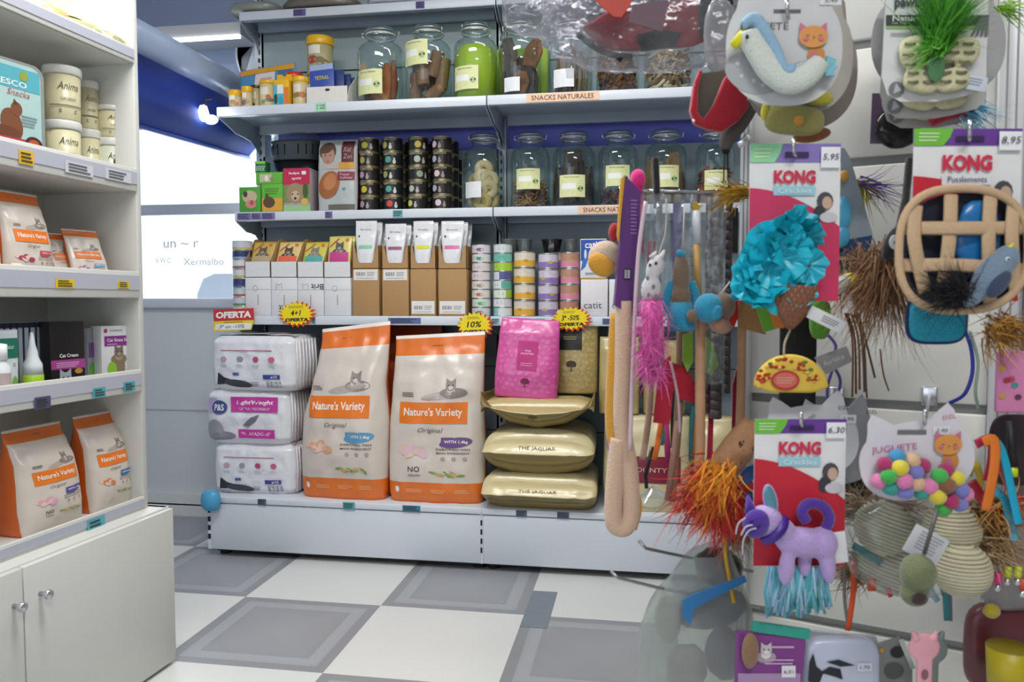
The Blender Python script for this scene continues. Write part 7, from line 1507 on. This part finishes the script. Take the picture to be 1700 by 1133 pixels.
m = P.mb(); m.prism(P.pts([(1038, 292), (1066, 318), (1056, 524), (1050, 526), (1021, 506), (1030, 400)]), 0, 10, M('#5a3070', .45, 'paper')); P.out(m, 'card'); m = P.mb(); m.lines(P.S(), *P.c(1053, 360), 12, 60, 10, M('#8a68a0'), OFF*2); m.rect(P.S(), *P.c(1036, 464), *P.c(1048, 446), M('#2a1f33'), OFF*2); m.bars(P.S(), *P.c(1037, 462), *P.c(1047, 448), M('#cfc9d6'), 5, OFF*4); P.out(m, 'printed_panel')
m = P.mb(); m.prism(P.pts([(1032, 296), (1038, 292), (1028, 400), (1026, 390)]), 2, 8, M('#c9962c', .5)); P.out(m, 'yellow_edge')
# long cream and yellow plush tail
P = PX('plush_snake', 'long cream and yellow plush tail hanging down from the rack', 'cat toy', 1032, 505, 1.24)
CRM = plush('#cfb096'); YLW = plush('#d0962e')
m = P.mb(); m.tube(spline([P.v(1036, 500), P.v(1036, 600), P.v(1034, 700), P.v(1046, 780), P.v(1050, 850), P.v(1042, 880), P.v(1024, 878), P.v(1020, 850), P.v(1024, 780), P.v(1030, 730)], 6), 15, CRM, 14); P.out(m, 'cream_side')
m = P.mb(); m.tube(spline([P.v(1024, 520, 10), P.v(1018, 620, 12), P.v(1018, 720, 12), P.v(1040, 790, 14), P.v(1058, 840, 14), P.v(1050, 882, 12)], 6), 11, YLW, 12); P.out(m, 'yellow_side')
P = PX('plush_snake', 'round cream, yellow and red plush end sticking out left of the purple card', 'cat toy', 1010, 420, 1.28)
m = P.mb(); E(m, 1004, 425, 0, 28, 25, 16, plush('#c9b29a'), -20); P.out(m, 'cream_head'); m = P.mb(); E(m, 998, 440, -12, 24, 18, 10, YLW, 35); P.out(m, 'yellow_patch'); m = P.mb(); E(m, 1020, 386, 4, 10, 16, 8, plush('#b3262e'), 0); P.out(m, 'red_tip')
wand('pale pink plastic rod running the full height left of the feather boa', [(1072, 335), (1060, 430), (1053, 600), (1049, 752)], 3.6, M('#c9b4bc', .4), 1.2)
# mouse with pink feather boa
P = PX('feather_mouse', 'white spotted mouse with a long pink feather body on a cord', 'cat toy', 1110, 330, 1.17)
m = P.mb(); m.tube(spline([P.v(1106, 330), P.v(1106, 380), P.v(1098, 412), P.v(1092, 430)], 5), 1.2, M('#b5aaa0', .7), 6); P.out(m, 'cord')
m = P.mb(); WM = M('#c4c0c2', .9, 'plush', bump=.3, scale=300, var=.15); E(m, 1088, 445, 0, 14, 24, 12, WM, 20); E(m, 1082, 480, 0, 17, 24, 13, WM, 5); P.out(m, 'mouse_body', remesh=2.4)
m = P.mb(); m.tube([P.v(1096, 432, -2), P.v(1104, 415, -4)], lambda t: 6-4*t, WM, 8); m.tube([P.v(1082, 428, -2), P.v(1090, 418, 0)], lambda t: 5-3*t, WM, 8); P.out(m, 'ear')
m = P.mb(); 
for x, y in ((1080, 440), (1090, 437)): m.ell(P.v(x, y, -12), (2.5, 1.5, 3), M('#1b1b1d', .3), n=8, k=6)
for x, y in ((1076, 462), (1086, 476), (1078, 490), (1090, 492)): m.oval(P.S(-13), *P.c(x, y), 3, 4, M('#6f6c70'), OFF*2, n=8)
P.out(m, 'face_mark')
m = P.mb(); rr = random.Random(7); PKF = [M('#d85aa8', .8), M('#e07ab8', .8), M('#c8459a', .8)]
m.tube([P.v(1084, 500, 2), P.v(1088, 605, 2)], lambda t: 23-5*(2*t-1)**2, plush('#d85aa8'), 10)
for k in range(16): tuft(m, P.v(1086+rr.uniform(-5, 5), 500+k*8, 0), (rr.uniform(-.6, .6), -.4, -.8), 26, 90, PKF, .6, 1.0, rr, curl=8, base=8, seg=3)
P.out(m, 'feather_boa')
# teal and brown mouse
TL = plush('#1f84a6'); BR = plush('#6e5a4a')
P = PX('plush_mouse', 'brown plush mouse in a turquoise jacket hanging on the rack', 'cat toy', 1133, 350, 1.2)
m = P.mb(); m.tube([P.v(1136, 340, 4), P.v(1134, 425, 0)], 1.3, M('#b5aaa0', .7), 6); P.out(m, 'cord')
m = P.mb(); E(m, 1132, 458, -2, 15, 38, 13, BR); E(m, 1132, 492, -2, 17, 24, 14, BR); P.out(m, 'body', remesh=2.6)
m = P.mb(); m.tube(spline([P.v(1118, 468, 4), P.v(1108, 495, 2), P.v(1106, 520, 2)], 5), 8, TL, 10, flat_=.6); m.tube(spline([P.v(1148, 468, 4), P.v(1156, 490, 2), P.v(1158, 515, 2)], 5), 8, TL, 10, flat_=.6); P.out(m, 'sleeve')
m = P.mb(); m.lathe([(17, 10), (22, -8), (24, -34), (20, -38)], TL, 24, T=Matrix.Translation(P.v(1133, 512, 0))); P.out(m, 'skirt')
m = P.mb(); E(m, 1131, 421, -6, 8, 6, 5, TL, 30); P.out(m, 'cap')
P = PX('plush_mouse', 'turquoise and brown plush head hanging sideways near the ice cream card', 'cat toy', 1190, 470, 1.18)
m = P.mb(); m.tube([P.v(1212, 468, 4), P.v(1194, 492, 0)], 1.6, M('#b5aaa0', .7), 6); P.out(m, 'cord')
m = P.mb(); E(m, 1178, 512, 0, 26, 25, 20, TL, 10); P.out(m, 'turquoise_side'); m = P.mb(); E(m, 1203, 508, 2, 18, 22, 17, BR, -10); E(m, 1150, 525, 0, 10, 11, 8, BR); E(m, 1196, 540, 2, 20, 14, 12, plush('#9a7460'), 20); P.out(m, 'brown_side')
m = P.mb(); E(m, 1190, 520, -18, 9, 13, 5, TL, 25); E(m, 1222, 492, -4, 14, 8, 6, TL, -25); P.out(m, 'ear')
wand('gold and white fairy stick with star tip on the rack', [(1156, 350), (1158, 405)], 7, M('#b9bcc4', .4), 1.22, extra=lambda P: (lambda m: (m.prism(P.pts([(1156+(11 if i % 2 == 0 else 5)*sin(i*pi/5), 345-(11 if i % 2 == 0 else 5)*cos(i*pi/5)) for i in range(10)]), -3, 3, M('#c9a53a', .3, 'metal', metal=.6)), m.tube([P.v(1157, 403), P.v(1161, 500)], 6, M('#b08a4c', .5), 8), P.out(m, 'gold_star')))(P.mb()))
wand('thick light wooden dowel right of the green felt', [(1163, 510), (1164, 640), (1165, 740), (1162, 800)], 8.5, WOOD, 1.22)
wand('light wooden dowel next to the white panel edge', [(1232, 520), (1232, 660), (1229, 770)], 7.5, WOOD, 1.3)
wand('greyish wooden dowel in the middle of the rack', [(1131, 540), (1128, 680), (1118, 835)], 7.5, WOOD2, 1.27)
wand('pair partner greyish dowel just left of the middle one', [(1126, 700), (1110, 832)], 5.5, WOOD2, 1.25)
wand('short pale dowel under the pink feather boa', [(1082, 600), (1078, 690), (1068, 765)], 5.5, M('#b59a8a', .6, 'wood'), 1.28)
for k, (x, y0, y1, r, lab) in enumerate(((1193, 330, 700, 10, 'thick dark grey segmented stick on the rack'), (1178, 335, 690, 6, 'thin dark grey stick left of the segmented one'), (1211, 335, 660, 6, 'thin dark grey stick right of the segmented one'), (1150, 330, 560, 4, 'thin grey plastic sleeve rod behind the fairy stick'))):
    P = PX('teaser_wand', lab, 'cat wand', x, y0, 1.29+.01*k); m = P.mb(); n = int((y1-y0)/16)
    for j in range(n): m.tube([P.v(x, y0+j*16), P.v(x, y0+j*16+.6), P.v(x, y0+j*16+14.4), P.v(x, y0+j*16+15)], lambda t: r*(1 if .2 < t < .8 else .85), plastic('#4a4346' if k < 3 else '#7d7f86', .45), 10)
    m.tube([P.v(x, y0-8), P.v(x, y0+n*16)], r*.8, plastic('#3a3538', .5), 8); P.out(m, 'segmented_stick')
for k, (x0, x1, y0, y1, lab) in enumerate(((1090, 1100, 330, 470, 'grey cardboard sleeve behind the mouse cord'), (1118, 1136, 335, 470, 'violet cardboard sleeve behind the brown mouse'), (1075, 1090, 400, 470, 'crimson felt strip behind the white mouse'), (1212, 1226, 345, 420, 'black sleeve end near the yellow feathers'))):
    P = PX('wand_sleeve', lab, 'sleeve', (x0+x1)/2, y0, 1.31+.01*k); m = P.mb(); m.box(-(x1-x0)/2, (x1-x0)/2, 0, 4, -(y1-y0), 0, M(['#70747a', '#4b3f7c', '#98182e', '#232326'][k], .5), 1); P.out(m, 'sleeve')
wand('black foam topped rod crossing in front of the jar', [(1088, 262), (1090, 300), (1092, 345)], 6, plush('#141316'), 1.24)
wand('hot pink foam ball tipped rod behind the purple card', [(1062, 310), (1066, 420)], 5, M('#c22a6a', .6), 1.3, extra=lambda P: (lambda m: (m.ell(P.v(1059, 298), (13, 12, 17), plush('#d81f7c')), P.out(m, 'foam_ball')))(P.mb()))
feathers('feather_teaser', 'mustard yellow feather spray left of the ice cream card', 1240, 318, 1.22, (-.9, 0, -.1), 55, 60, ['#b58a1e', '#c9a02c', '#8f6a14'], .22, 1.7, 14, seed=31, base=5)
for k, (x, y0, y1, w_) in enumerate(((1098, 322, 470, 34), (1140, 322, 500, 38), (1185, 324, 640, 40), (1075, 322, 640, 26))):
    P = PX('wand_film_sleeve', ['wide clear film sleeve over the grey wand tops', 'clear film sleeve around the brown mouse and fairy stick', 'long clear film sleeve around the dark segmented sticks', 'narrow clear film sleeve beside the purple card'][k], 'sleeve', x, y0, 1.205+.012*k)
    m = P.mb(); m.grid(lambda a, b: Vector(((a-.5)*w_, 8-12*sin(pi*a)+2*sin(b*17+a*5), -(y1-y0)*b)), 16, 24, FILM); m.grid(lambda a, b: Vector(((a-.5)*w_, 10+8*sin(pi*a)+2*sin(b*13+a*5), -(y1-y0)*b)), 16, 24, FILM); P.out(m, 'sleeve')
# felt pieces
for k, (pts, c_, d, lab) in enumerate((
        ([(1084, 702), (1090, 640), (1100, 600), (1112, 590), (1118, 640), (1112, 705)], '#a3142e', 1.24, 'crimson felt leaf left half under the pink boa'), ([(1112, 600), (1140, 612), (1156, 640), (1156, 672), (1128, 662), (1114, 640)], '#b01a30', 1.26, 'crimson felt leaf right half under the brown mouse'),
        ([(1134, 556), (1150, 552), (1152, 600), (1142, 618), (1134, 600)], '#84b33c', 1.25, 'lime green felt leaf left of the wooden dowel'), ([(1172, 560), (1184, 570), (1194, 606), (1182, 624), (1172, 620)], '#84b33c', 1.27, 'lime green felt leaf right of the wooden dowel'),
        ([(1178, 650), (1186, 648), (1184, 780), (1174, 790)], '#a3183a', 1.31, 'narrow crimson felt strip right of the wooden dowel'), ([(1216, 640), (1226, 600), (1226, 740), (1216, 740)], '#8f1a2c', 1.33, 'narrow dark red felt strip at the far dowel'))):
    P = PX('felt_piece', lab, 'felt toy', pts[0][0], pts[0][1], d); m = P.mb(); m.prism(P.pts(pts), 0, 2.5, plush(c_)); P.out(m, 'felt')
P = PX('ribbon_toy', 'bunch of orange, teal and magenta ribbon ends below the crimson felt', 'ribbon', 1105, 690, 1.27)
for pts, c_, w_ in (([(1098, 700), (1092, 740), (1086, 765)], '#d8702a', 5), ([(1108, 700), (1098, 740)], '#2f7c7c', 4), ([(1106, 702), (1110, 770)], '#a8286a', 5), ([(1152, 660), (1148, 720), (1148, 768)], '#2f7f86', 4), ([(1158, 690), (1152, 760)], '#c96a2a', 4)):
    m = P.mb(); m.tube([P.v(x, y) for x, y in pts], w_, M(c_, .7), 8, flat_=.25); P.out(m, 'ribbon')
P = PX('suction_cup_toy', 'black rod with clear suction disc hanging before the gold bag', 'cat toy', 1082, 740, 1.3)
m = P.mb(); m.tube([P.v(1083, 742), P.v(1072, 790), P.v(1074, 812)], 3.4, plastic('#151518', .3), 8); P.out(m, 'rod'); m = P.mb(); m.lathe([(4, 14), (10, 8), (38, -14), (40, -17)], M('#e9eef0', .08, 'glass'), 30, cap=False, T=Matrix.Translation(P.v(1086, 822))); P.out(m, 'suction_disc')
wand('thin white drinking-straw like rod beside the gold bag', [(1113, 600), (1126, 660), (1130, 720)], 2.2, M('#b5a0aa', .5), 1.22)
wand('thin black ribbon strip behind the magenta ribbon', [(1117, 640), (1118, 745)], 4, M('#141214', .8), 1.3)
# cork roll with feathers
P = PX('cork_roll', 'mottled cork roll toy with red and orange feather end', 'cat toy', 1215, 750, 1.16)
CK = M('#9c7250', .8, 'cork', bump=.6, scale=70, var=.3)
m = P.mb(); ax0, ax1 = P.v(1252, 708, 14), P.v(1190, 792, -6); m.tube([ax0.lerp(ax1, i/8) for i in range(9)], lambda t: 24+3*sin(pi*t), CK, 20); P.out(m, 'roll')
m = P.mb(); rr = random.Random(12)
for k in range(16):
    c_ = ax0.lerp(ax1, rr.uniform(.1, .9)); m.ell(c_+Vector((rr.uniform(-14, 14), -25, rr.uniform(-14, 14))), (rr.uniform(1.5, 3), 1.5, rr.uniform(2, 7)), M('#3f2a1c', .8), n=8, k=5)
P.out(m, 'bark_mark')
m = P.mb(); tuft(m, P.v(1188, 806, -8), (-.6, -.1, -.7), 62, 900, [M('#b81c24', .8), M('#c93030', .8), M('#9a1420', .8)], .36, 1.2, random.Random(13), curl=14, base=18); m.ell(P.v(1172, 830, -8), (30, 18, 26), plush('#b81c24'), disp=lambda q: .2*noise.noise(q*3))
tuft(m, P.v(1206, 820, -6), (-.2, -.1, -1), 62, 400, [M('#b81c24', .8), M('#c93030', .8)], .35, 1.5, random.Random(15), curl=16, base=14); P.out(m, 'red_feathers')
m = P.mb(); tuft(m, P.v(1196, 792, -26), (-.45, -.2, -.8), 52, 520, [M('#d8821c', .8), M('#e09a2c', .8)], .26, 1.7, random.Random(14), curl=14, base=14); P.out(m, 'orange_feathers')
P = PX('fabric_twist', 'blue and red fabric twist beside the cork roll', 'cat toy', 1232, 790, 1.2)
for c_, pts in (('#2a5a9a', [(1216, 800), (1240, 776), (1254, 772), (1252, 796), (1228, 812)]), ('#a81c30', [(1226, 812), (1250, 800), (1254, 812), (1238, 822)]), ('#2a5a9a', [(1228, 818), (1250, 816), (1252, 838), (1236, 836)])):
    m = P.mb(); m.prism(P.pts(pts), 0, 8, plush(c_)); P.out(m, 'fabric_lobe')
feathers('fur_toy', 'brown fluffy toy below the fabric twist', 1232, 850, 1.22, (0, 0, -1), 40, 160, ['#8a5a34', '#6e4426', '#a5744a'], .6, 2, 10, seed=44, base=12, part='fur')
feathers('fur_toy', 'grey green fluffy toy under the brown fur at the panel edge', 1218, 876, 1.24, (0, 0, -1), 34, 140, ['#8a8a74', '#a5a58e'], .6, 2, 10, seed=45, base=10, part='fur')
wand('thin red cord crossing to the left of the cork roll', [(1172, 795), (1150, 804), (1122, 806)], 1.5, M('#a3202a', .7), 1.22, name='thread_toy', cat='cord')
wand('thin turquoise cord end under the ribbons', [(1138, 778), (1165, 776)], 1.5, M('#2f8a7c', .7), 1.24, name='thread_toy', cat='cord')
# ------------------------------------------------------------------ wrapped harnesses at the top
FILM2 = M('#e8e6ea', .15, 'film', bump=.7, scale=26, var=.10)
P = PX('dog_harness', 'red and black dog harness inside clear film at the top', 'harness', 1080, 0, 1.45)
RD = M('#8f1426', .8, 'cloth', bump=.3, scale=120, var=.15); BK = M('#16161a', .8, 'cloth', bump=.3, scale=120)
m = P.mb(); pts = [(965, 45), (1010, 20), (1060, 8), (1100, 5), (1170, 0), (1198, -30), (1210, 20), (1188, 60), (1150, 76), (1090, 80), (1050, 84), (1000, 80)]
m.prism(P.pts(pts), -8, 8, RD); P.out(m, 'red_vest', remesh=3.5)
m = P.mb(); m.prism(P.pts([(1155, -20), (1200, -30), (1214, 10), (1185, 52), (1160, 66), (1158, 20)]), -14, -4, BK); m.prism(P.pts([(1054, 62), (1092, 52), (1130, 58), (1120, 78), (1064, 86)]), -14, -4, BK)
m.tube(spline([P.v(960, 55, -10), P.v(980, 72, -12), P.v(1010, 88, -12), P.v(1050, 92, -12)], 5), 5, BK, 8); P.out(m, 'black_strap')
m = P.mb(); 
for k in range(5): m.box(-5, 5, -4, 4, -4, 4, BK, 1, T=Matrix.Translation(P.v(965+k*16, 60+k*9, -14)) @ Matrix.Rotation(radians(30), 4, 'Y'))
P.out(m, 'buckle')
P2 = PX('film_bag', 'crumpled clear film bag wrapped around the red harness', 'film bag', 1080, -10, 1.45)
m = P2.mb(); m.ell(P2.v(1065, 25, 0), (165, 26, 92), FILM2, disp=lambda d: .1*noise.noise(d*4)+.05*noise.noise(d*11), n=60, k=30, e=.75); P2.out(m, 'film')
P2 = PX('film_bag', 'clear film bag with a gathered neck hanging before the upper jars', 'film bag', 905, -20, 1.6)
m = P2.mb(); m.ell(P2.v(905, 0, 0), (72, 22, 60), FILM2, disp=lambda d: .14*noise.noise(d*4)+.05*noise.noise(d*11), n=50, k=26, e=.75); P2.out(m, 'film')
m = P2.mb(); m.grid(lambda a, b: P2.v(938+30*b+(a-.5)*(10+44*b), 50+78*b, -6+8*sin(a*25)*(.4+b)), 30, 10, FILM2); P2.out(m, 'gathered_end')
P2 = PX('orange_tag', 'orange red triangular label at the top of the film bags', 'label', 1020, 5, 1.38); m = P2.mb(); m.prism(P2.pts([(975, -15), (1060, -20), (1044, 12), (1032, 28), (1020, 27), (1000, 12)]), 0, 3, M('#c2402a', .5)); P2.out(m, 'label')
P2 = PX('harness_panel', 'grey pink folded panel lying on the wrapped harness', 'fabric', 1070, 20, 1.36); m = P2.mb(); m.prism(P2.pts([(1050, 8), (1110, 0), (1100, 52), (1044, 36)]), 0, 3, M('#6f5560', .6)); P2.out(m, 'panel')
# red hood
P = PX('fabric_hood', 'red felt pouch with grey lining hanging below the harness', 'pouch', 1190, 115, 1.3)
RH = plush('#a31428')
m = P.mb()
for pts, y0, y1 in (([(1160, 116), (1150, 140), (1144, 185), (1152, 207), (1175, 216), (1197, 220), (1225, 202), (1242, 178), (1234, 148), (1218, 110), (1200, 132), (1182, 176), (1166, 200), (1157, 188), (1157, 150), (1164, 122)], -14, 4),):
    m.prism(P.pts(pts), y0, y1, RH)
P.out(m, 'red_shell', remesh=2.4)
m = P.mb(); m.prism(P.pts([(1160, 120), (1216, 112), (1204, 150), (1186, 190), (1168, 204), (1156, 190), (1154, 150)]), 2, 10, M('#55514a', .9, 'cloth', bump=.3)); P.out(m, 'lining', remesh=2.4)
m = P.mb(); m.ell(P.v(1153, 200, -14), (3, 2, 3), steel('#e8dcc0'), n=10, k=8); P.out(m, 'snap')
P = PX('grey_fabric_tail', 'grey velvet fabric tail hanging right of the red pouch', 'fabric', 1225, 175, 1.32)
m = P.mb(); m.tube(spline([P.v(1238, 170), P.v(1226, 200), P.v(1208, 230), P.v(1206, 248)], 6), lambda t: 24-16*t, M('#5c5856', .9, 'velvet', bump=.3), 14, flat_=.6); P.out(m, 'tail'); m = P.mb(); m.ell(P.v(1206, 250), (7, 5, 6), BK, n=10, k=8); m.tube([P.v(1204, 252), P.v(1203, 300)], 1.2, BK, 5); m.tube([P.v(1209, 252), P.v(1210, 300)], 1.2, BK, 5); P.out(m, 'drawstring')
P = PX('film_wrap', 'grey film wrapping beside the duck card at the top', 'film bag', 1200, 60, 1.36)
m = P.mb(); m.ell(P.v(1195, 60, 10), (26, 10, 62), M('#c5babc', .2, 'film', bump=.7, scale=26, var=.2), disp=lambda d: .1*noise.noise(d*5), n=30, k=18, e=.8); P.out(m, 'film')
P = PX('chrome_prong', 'shiny chrome bar end right of the grey fabric tail', 'hook', 1232, 238, 1.3); m = P.mb(); m.tube([P.v(1226, 242), P.v(1244, 226)], 6, steel('#e9ecf0', .1), 8, flat_=.5); P.out(m, 'bar')
# ------------------------------------------------------------------ clear sack and prongs low in front
P = PX('long_hook', 'long chrome prong with turned-up tip above the clear sack, farther one', 'hook', 1110, 915, 1.35)
m = P.mb(); m.tube([P.v(1061, 898), P.v(1072, 911), P.v(1150, 928, 10), P.v(1250, 950, 60)], 3, steel('#9a9ea2', .3), 8); P.out(m, 'wire')
P = PX('long_hook', 'long chrome prong with turned-up tip at the left of the clear sack', 'hook', 1110, 970, 1.2)
m = P.mb(); m.tube([P.v(1014, 948), P.v(1026, 960), P.v(1090, 976, 6), P.v(1160, 990, 20), P.v(1228, 1004, 40), P.v(1262, 1010, 90)], 3, steel('#9a9ea2', .3), 8); P.out(m, 'wire')
P = PX('clear_sack', 'large clear film sack of small plush toys at the bottom', 'film bag', 1150, 980, 1.24)
FS = M('#cfd6cc', .2, 'film', bump=.7, scale=14, var=.24)
def sack(a, b):
    th = 2*pi*a; y = 925+330*b; w_ = 50+45*min(1, b*3.2)**.8; cx = 1152+4*sin(b*5)
    k = 1+.05*noise.noise(Vector((cos(th)*3, sin(th)*3, b*6)))
    yy = y-(32*max(0, cos(th-.6)))*(1-b)**4 + 40*max(0, -cos(th))*(1-b)**3
    return P.v(cx+w_*math.copysign(abs(cos(th))**.7, cos(th))*k, yy, 42*math.copysign(abs(sin(th))**.7, sin(th))*k)
m = P.mb(); m.grid(sack, 60, 30, FS); P.out(m, 'film')
for k, (x, y, rx, ry, c_, dd, a, lab) in enumerate(((1196, 945, 40, 32, '#2e2824', 12, 10, 'dark brown plush at the top inside the clear sack'), (1180, 1010, 60, 34, '#3a4442', 0, -12, 'dark slate plush inside the clear sack'), (1138, 1105, 34, 40, '#8d8278', -10, 10, 'grey brown plush low inside the clear sack'), (1205, 1090, 34, 44, '#6f736c', 10, 0, 'grey plush at the lower right inside the clear sack'), (1110, 1030, 22, 40, '#a39c8e', 6, 0, 'pale plush at the left inside the clear sack'))):
    Q = PX('plush_toy', lab, 'cat toy', x, y, 1.25); m = Q.mb(); m.ell((0, dd, 0), (rx, 22, ry), plush(c_), T=Matrix.Rotation(radians(a), 4, 'Y'), disp=lambda d: .12*noise.noise(d*3+Vector((x, 0, 0))), n=24, k=14); Q.out(m, 'body')
Q = PX('blue_ribbon', 'bright blue folded ribbon lying on the prong above the sack', 'ribbon', 1160, 985, 1.18)
m = Q.mb(); m.prism(Q.pts([(1134, 998), (1150, 988), (1236, 956), (1240, 966), (1170, 1002), (1150, 1015), (1148, 1040), (1134, 1026)]), 0, 3, M('#2f74ac', .6)); Q.out(m, 'ribbon')
Q = wand('yellow pencil-like stick standing up from the clear sack', [(1202, 880), (1206, 930), (1220, 1003)], 3.2, M('#d0a21c', .5), 1.2, name='yellow_stick', cat='stick')
Q = wand('thin magenta thread hanging above the clear sack', [(1186, 850), (1187, 925)], 1.3, M('#b52a6a', .6), 1.22, name='magenta_thread', cat='cord')
m = None
